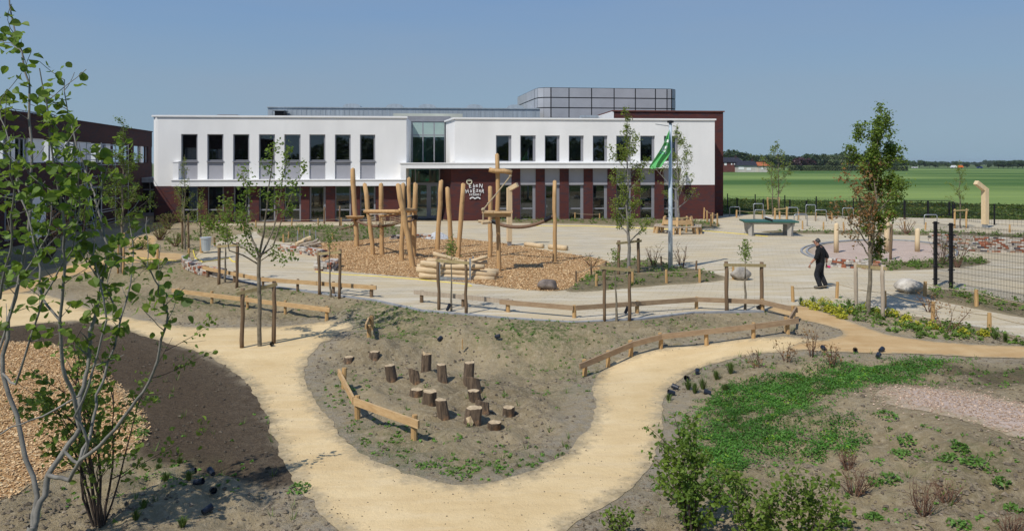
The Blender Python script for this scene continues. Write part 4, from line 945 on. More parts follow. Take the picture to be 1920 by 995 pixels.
# ------------------------------------------------------------------ timber: rail fences
rs = random.Random(11)
def G(px, py):                                        # point on the ground the photo shows at px, py
    p = P(px, py); return Vector((p.x, p.y, max(p.z, gxy(p.x, p.y)) - .01 if gval(allsd, p.x, p.y) < 0 else p.z))
def wob(a, b, n, amp, rs_): return [a.lerp(b, i / (n - 1)) + Vector((rs_.uniform(-1, 1), rs_.uniform(-1, 1), 0)) * amp * (0 if i in (0, n - 1) else 1) for i in range(n)]
def rail_fence(label, corners, nposts, ht, mat, pm, ext=.25, pr=.055):
    """corners: pixel feet of the fence line; nposts: posts per stretch"""
    c = [P(*q) for q in corners]; root = thing('rail_fence', label, 'fence', tuple(c[0]))
    done = set()
    for i in range(len(c) - 1):
        a, b = c[i], c[i + 1]; n = nposts[i]
        for k in range(n + 1):
            key = (i, k) if k < n else (i + 1, 0)
            if key in done: continue
            done.add(key); q = a.lerp(b, k / n); q.z = gxy(q.x, q.y)
            r_ = pr * rs.uniform(.85, 1.15); m = MB(); m.tube([q + Vector((0, 0, -.2)), q + Vector((rs.uniform(-.02, .02), rs.uniform(-.02, .02), ht * .5)), q + Vector((rs.uniform(-.02, .02), 0, ht + .015))], [r_, r_, r_ * .92], 8, rough=.06, rs=rs)
            m.build('post', pm, root)
    for i in range(len(c) - 1):
        a, b = c[i].copy(), c[i + 1].copy(); a.z = hz(a.x, a.y) + ht - .07; b.z = hz(b.x, b.y) + ht - .07; d = (b - a).normalized()
        if i == 0: a -= d * ext
        if i == len(c) - 2: b += d * ext
        off = Vector((d.y, -d.x, 0)) * (.082); off = -off if off.y > 0 else off; a = a + off; b = b + off
        m = MB(); n = 2 if (b - a).length > 4 else 1
        for k in range(n):
            p, q = a.lerp(b, k / n), a.lerp(b, (k + 1) / n - .003); m = MB(); m.bar(p, q, .045, .14); m.build('rail', mat, root)
    return root
rail_fence('long pale plank rail fence on the slope left of the two post tree', [(335, 563), (612, 600)], [4], .42, M['plank'], M['stakel'])
rail_fence('low plank rail fence along the kerb from the left brick wall', [(390, 519), (493, 541), (697, 557)], [2, 3], .42, M['plank'], M['stake'])
rail_fence('short weathered pale rail fence at the kerb behind the middle sapling', [(791, 567), (951, 584)], [2], .40, M['grey_wood'], M['stake'])
rail_fence('long bent rail fence along the paving edge below the flagpole bed', [(953, 585), (1077, 596), (1306, 579), (1430, 584), (1487, 598)], [1, 2, 1, 1], .38, M['plankw'], M['stakel'])
rail_fence('brown plank rail fence curving above the sand path on the right', [(1478, 625), (1413, 634), (1238, 653), (1182, 668), (1096, 705)], [1, 2, 1, 2], .40, M['plankw'], M['stakel'])
rail_fence('tiny rail section joining the two fences beside the orange path', [(1487, 600), (1474, 622)], [1], .40, M['plankw'], M['stakel'], .03)
rail_fence('bent pale plank rail fence in front of the tree stumps', [(645, 733), (671, 785), (777, 826)], [1, 1], .43, M['plank'], M['stakel'], .22, .06)
rail_fence('very short end on rail piece on the mound beside the sand path', [(697, 621), (692, 632)], [1], .42, M['plank'], M['stakel'], .2)
# ------------------------------------------------------------------ stumps
ST = [(167, 345, 388, 60, 'flat grey topped stump, leftmost of the stepping stumps'), (332, 330, 392, 62, 'small pale topped stump second from the left on the slope'), (443, 412, 520, 66, 'grey barked stump with pale top standing alone on the left'),
      (592, 440, 528, 62, 'short slanting topped stump between the grey and the splintered stumps'), (655, 345, 483, 62, 'tall splintered stump with a pointed broken top'), (763, 410, 545, 64, 'tall straight stump right of the splintered one'),
      (922, 398, 548, 70, 'rearmost stump on the right with an orange cut top'), (962, 484, 588, 84, 'wide orange topped stump in front of the rearmost one'), (968, 567, 650, 74, 'low pale topped stump in the middle of the right row'),
      (588, 553, 608, 78, 'very low wide stump touching the thick dark one'), (675, 568, 688, 92, 'thickest dark barked stump left of centre in front'), (768, 627, 757, 74, 'tall front stump with deeply ridged bark'),
      (1010, 638, 718, 88, 'reddish stump behind the one with the pale scar'), (945, 668, 780, 100, 'broad front stump with a pale split scar at its foot'), (1080, 712, 780, 84, 'low front stump right of the scarred one'), (1172, 652, 722, 76, 'low stump at the far right end of the row')]
for i, (zx, zt, zb, zw, lb) in enumerate(ST):
    px, pt, pb, pw = 600 + zx / 3.316, 560 + zt / 3.316, 560 + zb / 3.316, zw / 3.316
    g_ = P(px, pb - 1.5); g_.z = min(g_.z, gxy(g_.x, g_.y)); r = pw * g_.y / F / 2; g_.y += r * .7; h = (pb - pt - pw * .17) * g_.y / F; rr = random.Random(i)
    t = thing('tree_stump', lb, 'stump', tuple(g_), 'tree stumps set in the soil as stepping stones'); m = MB(); n = 18
    ph = [rr.uniform(0, 6.3) for _ in range(3)]; rad = [r * (1 + .07 * math.sin(2 * a_ + ph[0]) + .04 * math.sin(5 * a_ + ph[1]) + rr.uniform(-.04, .04)) for a_ in np.linspace(0, 6.283, n + 1)[:-1]]
    tx, ty = rr.uniform(-.06, .06), rr.uniform(-.06, .06)
    rings = []
    for k, (fz, fr) in enumerate([(-.15 / h, 1.05), (0, 1.06), (.3, 1.0), (.7, .98), (.97, .97), (1, .93)]):
        rings.append([(g_.x + tx * max(fz, 0) + rad[j] * fr * math.cos(2 * math.pi * j / n), g_.y + ty * max(fz, 0) + rad[j] * fr * math.sin(2 * math.pi * j / n), g_.z + h * fz + (rr.uniform(-.008, .008) if k == 5 else 0) + (.06 * math.cos(2 * math.pi * j / n + 2) * (fz > .9) if i in (3, 7, 12) else 0)) for j in range(n)])
    V = [p for q in rings for p in q]; Fc = [(a * n + j, a * n + (j + 1) % n, (a + 1) * n + (j + 1) % n, (a + 1) * n + j) for a in range(5) for j in range(n)]
    m.add(V, np.array(Fc)); m.build('bark', M['bark'], t)
    m = MB(); top = rings[-1]
    if i == 4:                                        # splintered top
        sp = []
        for j in range(n): x, y, z = top[j]; sp.append((x, y, z + (.16 if j in (8, 9, 10) else .0) + rr.uniform(-.06, .03) - .04))
        cx, cy, cz = g_.x - r * .45, g_.y, g_.z + h + .05
        m.add(top + sp + [(cx, cy, cz + .02)], [(j, (j + 1) % n, n + (j + 1) % n, n + j) for j in range(n)] + [(n + j, n + (j + 1) % n, 2 * n) for j in range(n)])
    else: m.add(top + [(g_.x + tx, g_.y + ty, g_.z + h + .004)], [(j, (j + 1) % n, n) for j in range(n)])
    m.build('cut_top', M['cut'], t)
    if i == 13:
        m = MB(); sx, sy = g_.x - r * .35, g_.y - r * .97; m.add([(sx - .06, sy, g_.z + .16), (sx + .03, sy - .02, g_.z + .20), (sx + .09, sy - .02, g_.z + .08), (sx + .04, sy - .03, g_.z - .03), (sx - .02, sy - .02, g_.z + .01), (sx, sy - .045, g_.z + .09)], [(0, 1, 5), (1, 2, 5), (2, 3, 5), (3, 4, 5), (4, 0, 5)]); m.build('scar', M['cut'], t)
# ------------------------------------------------------------------ playground poles and climbing structures
def pole(mb, bx, by, tx, ty, wpx, d2=0, rs_=rs, n=10):
    b = P(bx, by); r = wpx * b.y / F / 2 * .9; t = Q(tx, ty, b.y + d2); t = t
    pts_ = [b + Vector((0, 0, -.25))] + [b.lerp(t, k / 6) + Vector((rs_.uniform(-1, 1), rs_.uniform(-1, 1), 0)) * .022 for k in range(0, 7)] + [t + Vector((0, 0, .015))]
    mb.tube(pts_, [r * 1.08, r * 1.06] + [r * rs_.uniform(.92, 1.04) for _ in range(5)] + [r * .9, r * .6], n, rough=.03, rs=rs_); return b, t, r
def polething(label, *a, group='free standing peeled playground poles'):
    m = MB(); b, t, r = pole(m, *a); o = m.build('timber_pole', M['pole'], None, True); center(o); return tag(o, label, 'pole', group)
L1 = thing('climbing_frame', 'timber climbing frame of leaning poles with round platform, log beams and thick sagging rope', 'climbing frame', tuple(P(720, 490)))
PP = {}
for k, a in {'p1': (669, 462, 661, 317, 10.5), 'p2': (700, 478, 684, 345, 9.5), 'p3': (717, 477, 714, 345, 10), 'p4': (753, 488, 757, 345, 10), 'p5': (775, 501, 747, 346, 12), 'p6': (775, 482, 780, 344, 10.5), 'p7': (770, 470, 766, 334, 8.5)}.items():
    m = MB(); PP[k] = pole(m, *a); m.build('pole', M['pole'], L1, True)
def at(k, py):
    b, t, r = PP[k]; z = CH - (py - HY) * b.y / F; f_ = (z - b.z) / (t.z - b.z); return b.lerp(t, f_)
def disc(mb, c, r, th, n=20, rs_=rs):
    ring = [(c.x + r * rs_.uniform(.93, 1.04) * math.cos(2 * math.pi * i / n), c.y + r * rs_.uniform(.93, 1.04) * math.sin(2 * math.pi * i / n)) for i in range(n)]
    V = [(x, y, c.z) for x, y in ring] + [(c.x + (x - c.x) * .8, c.y + (y - c.y) * .8, c.z - th) for x, y in ring]
    mb.add(V, [tuple(range(n)), tuple(range(2 * n - 1, n - 1, -1))] + [(i, n + i, n + (i + 1) % n, (i + 1) % n) for i in range(n)])
def cable(mb, a, b, r, sag, n=14, c3=None):
    a = Vector(a); b = Vector(b)
    mb.tube([a.lerp(b, i / n) - Vector((0, 0, sag * 4 * (i / n) * (1 - i / n))) for i in range(n + 1)], r, 8, c3=c3)
m = MB(); disc(m, at('p1', 405), 18.5 * 40 / F, .12); m.build('platform', M['pole'], L1)
for (ka, ya, kb, yb, r, nm) in [('p2', 396, 'p4', 396, .09, 'log_beam'), ('p4', 394, 'p6', 394, .11, 'log_beam'), ('p3', 404, 'p4', 400, .05, 'log_beam')]:
    a, b = at(ka, ya), at(kb, yb); d = (b - a).normalized(); m = MB(); m.tube(wob(a - d * .25 + Vector((0, -.12, 0)), b + d * .1 + Vector((0, -.12, 0)), 6, .03, rs), r, 8); m.build(nm, M['pole'], L1, True)
m = MB(); a, b = at('p2', 402), at('p4', 401); 
for k in (.3, .55): q = a.lerp(b, k); m.box(q + Vector((0, -.1, .02)), (.75, .35, .05), rz=.2 + k)
m.build('step_board', M['grey_wood'], L1)
m = MB(); cable(m, at('p1', 413), at('p4', 414), .075, .28); m.build('thick_rope', M['rope'], L1, True)
m = MB(); cable(m, at('p4', 412), at('p6', 410), .05, .1); m.build('thick_rope', M['rope'], L1, True)
m = MB(); a = at('p1', 421); m.tube([a, a + Vector((-.35, -.1, -.12)), a + Vector((-.85, -.2, -.25))], [.05, .06, .04], 6); m.tube([a + Vector((-.35, -.1, -.12)), a + Vector((-.2, -.3, -.3))], .03, 5); m.build('gnarled_branch', M['stake'], L1)
m = MB(); q = at('p6', 408); m.tube([q + Vector((0, 0, -.1)), q + Vector((.0, 0, .12))], .15, 10); m.tube([q + Vector((-.5, 0, .0)), q + Vector((-.05, 0, .12))], .05, 6); m.build('rope_clamp', M['black'], L1)
m = MB()                                              # climbing net of knotted ropes between the far poles
for k in range(5):
    a = at('p2', 405 + k * 3.2); b = at('p4', 403 + k * 3.2); cable(m, a, b, .012, .1)
for k in range(7):
    t_ = k / 7 + .07; a = at('p2', 405).lerp(at('p4', 403), t_); b = at('p2', 418).lerp(at('p4', 416), t_); m.tube([a - Vector((0, 0, .05)), b - Vector((0, 0, .1))], .012, 4)
m.build('rope_net', M['ropel'], L1)
polething('tall pale peeled pole right of the school entrance', 820, 468, 827, 339, 10)
polething('shortest peeled pole standing behind the log pile', 848, 481, 839, 352, 10)
polething('slanting peeled pole in front of the school lettering', 859, 483, 869, 345, 10)
L2 = thing('rope_mast', 'tall timber mast with crossarm, square lookout platform and pale rope beside the log pile', 'climbing mast', tuple(P(935, 508)))
m = MB(); PP['m'] = pole(m, 935, 508, 932, 290, 9.5); m.build('mast', M['pole'], L2, True)
m = MB(); PP['n'] = pole(m, 919, 482, 919, 350, 9.5); m.build('pole', M['pole'], L2, True)
m = MB(); PP['q'] = pole(m, 1040, 491, 1040, 340, 8.8); m.build('pole', M['pole'], L2, True)
yb = PP['m'][0].y; m = MB(); a, b = Q(917, 318, yb - .18), Q(960, 324, yb - .18); m.tube([a, a.lerp(b, .3) - Vector((0, 0, .03)), a.lerp(b, .65) + Vector((0, 0, .03)), b], [.1, .095, .1, .1], 8); m.build('crossarm', M['pole'], L2, True)
c_ = at('m', 397); m = MB(); W2 = 29 * yb / F
for k in range(8): m.box((c_.x - .02 + (k - 3.5) * W2 / 4.05, c_.y - .05, c_.z), (W2 / 4.2, 1.15, .05), rz=rs.uniform(-.02, .02))
m.build('deck', M['plank'], L2)
m = MB(); m.bar((c_.x - W2 * .85, c_.y - .45, c_.z - .11), (c_.x + W2 * .85, c_.y - .45, c_.z - .11), .08, .15); m.build('deck_beam', M['plank'], L2); m = MB(); m.bar((c_.x - W2 * .85, c_.y + .35, c_.z - .11), (c_.x + W2 * .85, c_.y + .35, c_.z - .11), .08, .15); m.build('deck_beam', M['plank'], L2)
m = MB(); k1, k2 = Q(957, 330, yb - .2), Q(906, 393, yb - .6); m.tube([k1, k1.lerp(k2, .5) - Vector((0, 0, .02)), k2], .028, 6); m.tube([k2, k2 - Vector((0, 0, .45))], .03, 6); m.build('pale_rope', M['ropel'], L2)
m = MB()
for t_, r_ in ((0, .07), (.82, .05), (1, .09)):
    q = k1.lerp(k2, t_); m.tube([q - Vector((0, 0, r_)), q - Vector((0, 0, r_ * .5)), q, q + Vector((0, 0, r_ * .5)), q + Vector((0, 0, r_))], [.01, r_ * .8, r_, r_ * .8, .01], 8)
m.build('knot', M['ropel'], L2)
m = MB(); q = k2 - Vector((0, 0, .48)); m.tube([q - Vector((.2, 0, 0)), q + Vector((.25, .05, -.02))], .06, 8); m.tube([q + Vector((-.05, -.2, -.05)), q + Vector((.3, .15, -.05))], .06, 8); m.build('footrest', M['log'], L2)
m = MB(); cable(m, at('n', 413), at('q', 404), .085, .42, 18); m.build('thick_rope', M['rope'], L2, True)
for a, b in ((at('n', 413), at('q', 404)), (at('q', 404), at('n', 413))):
    m = MB(); d = (b - a).normalized(); m.tube([a + d * .12 - Vector((0, 0, .05)), a + d * .5 - Vector((0, 0, .19))], .10, 8); m.build('rubber_sleeve', M['black'], L2)
# squared timber with a raised arm and steel foot, twice
def armpost(label, bx, by, ty, ax, ay, wpx, wdt):
    b = P(bx, by); z1 = Q(bx, ty, b.y).z; t = thing('arm_post', label, 'post', tuple(b)); w_ = wpx * b.y / F
    m = MB(); m.box((b.x, b.y, (b.z + .25 + z1) / 2), (w_, w_ * 1.1, z1 - b.z - .25), rz=.3); m.build('post', M['bollard'], t)
    a = Vector((b.x, b.y, z1 - w_ * .3)); e = Q(ax, ay, b.y - .2); m = MB(); m.bar(a, e, w_ * .98, w_ * .9); m.build('arm', M['bollard'], t)
    m = MB(); m.box((b.x, b.y, b.z + .12), (w_ * .8, w_ * .8, .34), rz=.3); m.build('steel_foot', M['galv'], t)
armpost('squared timber post with short arm raised to the right behind the mast', 955, 461, 352, 970, 346, 8.5, .2)
armpost('tall pale timber post with arm bent to the left by the far field fence', 1847, 427, 353, 1830, 342, 8.5, .25)
# ------------------------------------------------------------------ log pile with steel frame
LP = thing('log_pile', 'stack of peeled pale logs in a grey steel frame at the wood chip edge', 'log pile', tuple(P(858, 526)))
gy = P(858, 524).y
def lg(x0, y0, x1, y1, r, dy, bend=.04):
    a, b = Q(x0, y0, gy + dy), Q(x1, y1, gy + dy + rs.uniform(-.15, .15)); m = MB(); pts_ = wob(a, b, 7, bend, rs)
    m.tube(pts_, [r * rs.uniform(.88, 1.1) for _ in pts_], 10); m.build('log', M['log'], LP, True)
for a in [(787, 517, 865, 519, .10, .35), (786, 516, 927, 524, .125, -.05), (850, 521, 936, 525, .11, .6), (781, 505, 930, 515, .12, .0), (800, 502, 935, 510, .12, .42), (782, 499, 880, 505, .10, .62),
          (788, 493, 832, 498, .115, -.02), (826, 500, 908, 500, .10, .0), (832, 497, 860, 502, .08, .3), (801, 488, 880, 494, .10, .45), (812, 475, 892, 497, .085, .12), (868, 494, 914, 481, .075, .25), (872, 496, 914, 491, .085, .55)]: lg(*a)
m = MB(); 
for px, t_, dy in ((824, 492, -.25), (881.5, 484, -.25), (832, 489, .75), (887, 481, .75)):
    a = Q(px, t_, gy + dy); m = MB(); m.box((a.x, a.y, (a.z + hz(a.x, a.y)) / 2), (.07, .07, a.z - hz(a.x, a.y))); m.build('steel_upright', M['galv'], LP)
m = MB(); a, b = Q(824, 521, gy - .25), Q(881.5, 524, gy - .25); m.bar(a, b, .06, .12); m.build('steel_frame', M['galv'], LP)
# ------------------------------------------------------------------ boulders
def boulder(label, px, py, wpx, hpx, mat, seed, flat_=1.0):
    g_ = P(px, py); rx = wpx * g_.y / F / 2; rz_ = hpx * g_.y / F / 2 * 1.05; rr = random.Random(seed); g_.y += rx * .5
    V = []; n, k = 20, 12
    for i in range(k + 1):
        ph = math.pi * i / k
        for j in range(n): th = 2 * math.pi * j / n; V.append((math.sin(ph) * math.cos(th), math.sin(ph) * math.sin(th), math.cos(ph)))
    V = np.array(V); o = np.ones(len(V))
    for s_ in range(12):
        d = nr.randn(3); d /= np.linalg.norm(d); lim = rr.uniform(.72, .92); dt = V @ d; over = np.maximum(dt * o - lim, 0); V = V - over[:, None] * d * .9
    V = V * np.array([rx, rx * .75, rz_ * 1.15]); V += np.array([0, 0, rz_ * .85])
    m = MB(); m.add(V + np.array(g_), np.array([(a * n + (j + 1) % n, a * n + j, (a + 1) * n + j, (a + 1) * n + (j + 1) % n)[::-1] if False else (a * n + j, (a + 1) * n + j, (a + 1) * n + (j + 1) % n, a * n + (j + 1) % n) for a in range(k) for j in range(n)])); o = m.build('boulder', mat, None, True); center(o); tag(o, label, 'boulder')
boulder('dark rounded boulder at the edge of the wood chip play area', 1028, 545, 41, 20, M['stoned'], 1)
boulder('grey rounded boulder on the paving behind the sapling supports', 1392, 526, 40, 23, M['stone'], 2)
boulder('large pale flat boulder between the paving and the mesh fence', 1712, 551, 58, 26, M['stonew'], 3)
# heap of white bagging and rubble by the entrance path; old branches by the brick seat
hp = MB(); g_ = P(820, 448); V = []; n = 26
for i in range(9):
    for j in range(n):
        a = 2 * math.pi * j / n; r = 1 - (i / 8) ** 1.0; V.append((g_.x + .72 * r * math.cos(a) * (1 + .12 * nr.rand()), g_.y + .5 * r * math.sin(a), g_.z + .42 * (1 - r ** 1.6) + .05 * nr.rand()))
hp.add(V, np.array([(a * n + j, a * n + (j + 1) % n, (a + 1) * n + (j + 1) % n, (a + 1) * n + j) for a in range(8) for j in range(n)]))
o = hp.build('tarpaulin_heap', simple('white crumpled sheeting', (.55, .56, .57), .6, 0, .2, 8, .8, .05)); center(o); tag(o, 'crumpled whitish sheeting heaped beside the path to the entrance', 'tarpaulin')
DB = thing('branch_heap', 'heap of old grey roots and pale logs lying above the curved brick seat', 'log heap', tuple(P(580, 462)))
for a, b, r, mt_ in [((555, 463), (583, 446), .13, 'log'), ((561, 464), (592, 452), .09, 'grey_wood'), ((570, 466), (600, 455), .10, 'grey_wood'), ((575, 462), (596, 448), .07, 'grey_wood'), ((582, 465), (602, 461), .08, 'grey_wood')]:
    p = P(*a); q = P(b[0], b[1]); q = Q(b[0], b[1], p.y + .6); m = MB(); m.tube(wob(p + Vector((0, 0, r)), q, 6, .07, rs), [r * rs.uniform(.7, 1.15) for _ in range(6)], 8, rough=.1, rs=rs); m.build('root' if mt_ == 'grey_wood' else 'log', M[mt_], DB)
for px, py, th in ((558, 462, 424), (570, 460, 425), (581, 458, 423), (592, 458, 424)):
    p = P(px, py - 3); m = MB(); z1 = Q(px, th + 8, p.y).z; m.tube([p, (p.x, p.y, z1)], .035, 6); o = m.build('steel_stake', M['galv']); center(o)
    tag(o, {558: 'leftmost', 570: 'second', 581: 'third', 592: 'rightmost'}[px] + ' of four thin grey steel stakes behind the old root heap', 'stake', 'steel stakes behind the root heap')
# fallen boundary log at the back edge of the chips
for (a, b, r, lb) in (((985, 462), (1018, 466), .13, 'short pale log lying at the rear edge of the chips by the arm post'), ((1030, 467), (1063, 470), .14, 'pale peeled log lying on the rear edge of the chips left of the last pole')):
    p, q = P(*a), P(*b); m = MB(); m.tube(wob(p + Vector((0, 0, r)), q + Vector((0, 0, r)), 5, .03, rs), r, 9); o = m.build('edge_log', M['log'], None, True); center(o); tag(o, lb, 'log')
# ------------------------------------------------------------------ reclaimed brick walls
BC = [(.62, .56, .49), (.70, .66, .60), (.66, .60, .52), (.56, .49, .41), (.36, .13, .07), (.62, .57, .50), (.12, .11, .12), (.45, .26, .17), (.55, .50, .43), (.40, .33, .27), (.42, .16, .09)]
def brick_wall_(label, pix, hgt, thick, seed, skew=0, cat='brick wall', name='brick_wall', base=0.0, off=0.0):
    rr = random.Random(seed); c = [P(*q) for q in pix]; m = MB(); nc = max(1, int(hgt / .085))
    for k in range(nc):
        for a, b in zip(c, c[1:]):
            L = (b - a).length; d = (b - a).normalized(); nv = Vector((-d.y, d.x, 0)); s_ = -rr.uniform(0, .1)
            ang = math.atan2(d.y, d.x)
            for row in range(max(1, int(thick / .16))):
                s_ = -rr.uniform(0, .15)
                while s_ < L:
                    w_ = rr.choice([.22, .22, .16, .3]); q = a + d * (s_ + w_ / 2) + nv * (row * .155 + .05 + rr.uniform(-.012, .012) + off)
                    if not (k == nc - 1 and rr.random() < .18):
                        cc = rr.choice(BC); f_ = rr.uniform(.75, 1.15); z = hz(q.x, q.y) + base + .03 + k * .088
                        m.box((q.x, q.y, z + .02), (w_ - .012, .15, .078), rz=ang + rr.uniform(-.05, .05), c3=[x * f_ for x in cc])
                    s_ += w_
    o = m.build(name, M['bricks']); center(o); return tag(o, label, cat)
brick_wall_('low curved wall of mixed old bricks at the left tip of the paving', [(341, 494), (346, 504), (372, 515), (409, 521)], .42, .32, 1)
brick_wall_('curved wall of white, red and black old bricks left of the play area', [(524, 471), (548, 475), (575, 478), (606, 483)], .34, .45, 2)
brick_wall_('short stacked block of old bricks in front of the wood chips', [(593, 507), (620, 508), (637, 500)], .42, .6, 3)
brick_wall_('tumbled low wall of mixed bricks behind the walking man', [(1552, 499), (1590, 503), (1648, 505)], .34, .32, 4)
brick_wall_('scattered pile of salvaged bricks near the entrance path', [(735, 449), (760, 448), (790, 447), (806, 449)], .28, .3, 8)
brick_wall_('front tier of the long salvaged brick wall behind the mesh fence', [(1752, 462), (1800, 470), (1860, 473), (1925, 474), (1990, 474)], .45, .32, 5)
brick_wall_('rear tier of the long salvaged brick wall behind the mesh fence', [(1744, 448), (1790, 452), (1850, 456), (1925, 459), (2010, 460)], .42, .32, 6)
# ------------------------------------------------------------------ litter bin
b = P(378, 474); BN = thing('litter_bin', 'pale grey metal bucket bin hung on a short wooden post', 'bin', tuple(b))
m = MB(); m.tube([b, b + Vector((0, 0, .72))], .09, 8); m.build('post', M['stakel'], BN)
c_ = Q(386, 470, b.y - .1); z1 = Q(386, 446, b.y).z; m = MB(); m.tube([(c_.x, c_.y, c_.z), (c_.x, c_.y, z1)], [.20, .245], 16, cap=False); m.tube([(c_.x, c_.y, c_.z), (c_.x, c_.y, c_.z + .02)], .19, 16); m.build('bucket', simple('pale blue grey metal', (.48, .54, .58), .4, .3, .06, 3, 0), BN)
m = MB(); m.tube([(c_.x, c_.y, z1 - .02), (c_.x, c_.y, z1 + .05)], [.27, .27], 16); m.build('rim', simple('pale grey metal', (.55, .60, .63), .4, .3, .06, 3, 0), BN)
# ------------------------------------------------------------------ rope fences of short posts
def rope_fence(label, feet, ht=.45, r=.045, rope=True, mat='stakel'):
    c = [P(*q) for q in feet]; root = thing('rope_fence', label, 'rope fence', tuple(c[0])); tops = []
    for q in c:
        h = ht * rs.uniform(.92, 1.08); tp = q + Vector((rs.uniform(-.03, .03), rs.uniform(-.03, .03), h)); m = MB(); m.tube([q - Vector((0, 0, .1)), q.lerp(tp, .5), tp], [r, r * 1.05, r * .9], 7); m.build('post', M[mat], root); tops.append(tp - Vector((0, 0, .07)))
    if rope:
        m = MB()
        for a, b in zip(tops, tops[1:]): cable(m, a, b, .012, .05, 6)
        m.build('rope', M['ropel'], root)
    return root
rope_fence('rope fence with five short posts in front of the flagpole bed', [(1118, 540), (1186, 536), (1250, 532), (1312, 530), (1375, 524)], .52, .05)
rope_fence('rope fence with short posts around the back of the flagpole bed', [(1080, 530), (1109, 520), (1135, 508), (1240, 500), (1305, 510)], .45, .04, True, 'stake')
rope_fence('rope fence with orange posts along the yellow shrubs on the right', [(1487, 566), (1569, 559), (1659, 576), (1749, 600), (1855, 622), (1960, 645)], .52, .055)
rope_fence('rope fence along the bed under the mesh fence', [(1734, 556), (1831, 576), (1935, 602)], .55, .06)
rope_fence('rope fence with low posts in front of the ground floor windows', [(869, 405), (905, 407), (965, 409), (1000, 411), (1078, 412), (1124, 414)], .6, .05)
rope_fence('cluster of yellow wooden posts with rope at the right corner of the school', [(1320, 412), (1326, 419), (1336, 421), (1345, 424), (1333, 426)], .95, .06)
rope_fence('row of low posts with rope around the bed left of the school entrance', [(480, 428), (547, 424), (597, 425), (640, 423), (690, 424)], .6, .05)
rope_fence('short posts with rope along the left planting island', [(532, 455), (541, 449), (560, 440), (624, 452), (668, 455)], .5, .05)
rope_fence('rope fence with short posts round the shrub bed beside the litter bin', [(295, 486), (354, 484), (403, 462), (430, 447), (457, 432)], .5, .05)
rope_fence('row of low wooden posts before the cycle hoops', [(1381, 408), (1430, 410), (1462, 411), (1497, 412), (1529, 413), (1560, 413)], .62, .07)
rope_fence('row of short wooden posts along the dark strip bed', [(1505, 430), (1544, 431), (1582, 432), (1697, 431), (1735, 431), (1893, 436)], .55, .055, False)
# ------------------------------------------------------------------ flagpole and flag
b = P(1257, 508); FP = thing('flagpole', 'tall pale grey flagpole with dark cap and short flag arm in the planted bed', 'flagpole', tuple(b)); zt = Q(1257, 231, b.y).z
m = MB(); m.tube([b, b + Vector((0, 0, 2)), (b.x, b.y, zt)], [.10, .092, .062], 12); m.build('pole', simple('pale grey lacquer', (.52, .60, .66), .35, .1, .05, 2, 0), FP, True)
m = MB(); m.tube([(b.x, b.y, zt), (b.x, b.y, zt + .02), (b.x, b.y, zt + .09), (b.x, b.y, zt + .11)], [.06, .14, .14, .08], 12); m.build('cap', M['black'], FP)
a1 = Vector((b.x, b.y, Q(0, 237, b.y).z)); a2 = Q(1229, 233, b.y - .35); m = MB(); m.tube([a1, a2], .016, 6); m.build('flag_arm', M['galv'], FP)
def flagsurf(s_, t_):                                 # s across 0..1 , t down 0..1, hanging diagonally from the pole top
    tp = Q(1255.5, 243, b.y - .1); l_ = Q(1219, 313, b.y - .75); r_ = Q(1240, 309, b.y - .5); rt = Q(1256.5, 284, b.y - .1)
    left = tp.lerp(l_, t_); 
    if t_ < .55: right = tp.lerp(rt, t_ / .55)
    else: right = rt.lerp(r_, (t_ - .55) / .45)
    p = left.lerp(right, s_); amp = .10 * min(1, t_ * 3); p += Vector((.35, -.9, 0)) * (amp * math.sin(s_ * 11 + t_ * 4)) + Vector((0, 0, -.03 * math.sin(s_ * 9)))
    if t_ > .93: p.z += -.12 * (t_ - .93) / .07 * math.sin(s_ * 3.1)
    return p
n1, n2 = 26, 40; V = [tuple(flagsurf(i / n1, j / n2)) for j in range(n2 + 1) for i in range(n1 + 1)]
m = MB(); m.add(V, np.array([(j * (n1 + 1) + i, j * (n1 + 1) + i + 1, (j + 1) * (n1 + 1) + i + 1, (j + 1) * (n1 + 1) + i) for j in range(n2) for i in range(n1)]))
FL = m.build('flag', leafmat('green flag cloth', (.14, .60, .20), .4, (.17, .66, .24)), None, True); FL['_o'] = (0, 0, 0)
def flagmark(mb, poly, wdt):
    for (a, b_), (c, d) in zip(poly, poly[1:]):
        p, q = flagsurf(a, b_) + Vector((-.01, -.03, 0)), flagsurf(c, d) + Vector((-.01, -.03, 0)); mb.bar(p, q, .012, wdt, up=(0, 1, 0))
def flagmark2(mb, poly, w_):
    V = []; 
    for i, (a, b_) in enumerate(poly):
        p0 = poly[max(i - 1, 0)]; p1 = poly[min(i + 1, len(poly) - 1)]; dx, dy = p1[0] - p0[0], (p1[1] - p0[1]); l = math.hypot(dx, dy) + 1e-9; nx_, ny_ = -dy / l * w_, dx / l * w_ * .5
        for sg in (-1, 1): V.append(tuple(flagsurf(a + nx_ * sg, b_ + ny_ * sg) + Vector((-.012, -.035, 0))))
    mb.add(V, [(2 * i, 2 * i + 1, 2 * i + 3, 2 * i + 2) for i in range(len(poly) - 1)])
m = MB(); flagmark2(m, [(.52 + .30 * math.cos(t), .40 + .085 * math.sin(t)) for t in np.linspace(-.6 - 0, -5.2, 16)], .075); flagmark2(m, [(.5, .41), (.66, .41), (.78, .45)], .07)
flagmark2(m, [(.30, .53), (.55, .58)], .07); flagmark2(m, [(.50, .50), (.74, .54)], .06); flagmark2(m, [(.72, .585), (.82, .60)], .07)
m.build('flag_logo', M['white'], FL)
m = MB(); flagmark2(m, [(.20, .58), (.58, .66)], .022); flagmark2(m, [(.25, .61), (.5, .66)], .015); m.build('flag_lettering', simple('pale blue print', (.35, .55, .62), .6, 0, 0, 3, 0), FL)
tag(FL, 'bright green flag with white round logo hanging limp from the flagpole', 'flag')
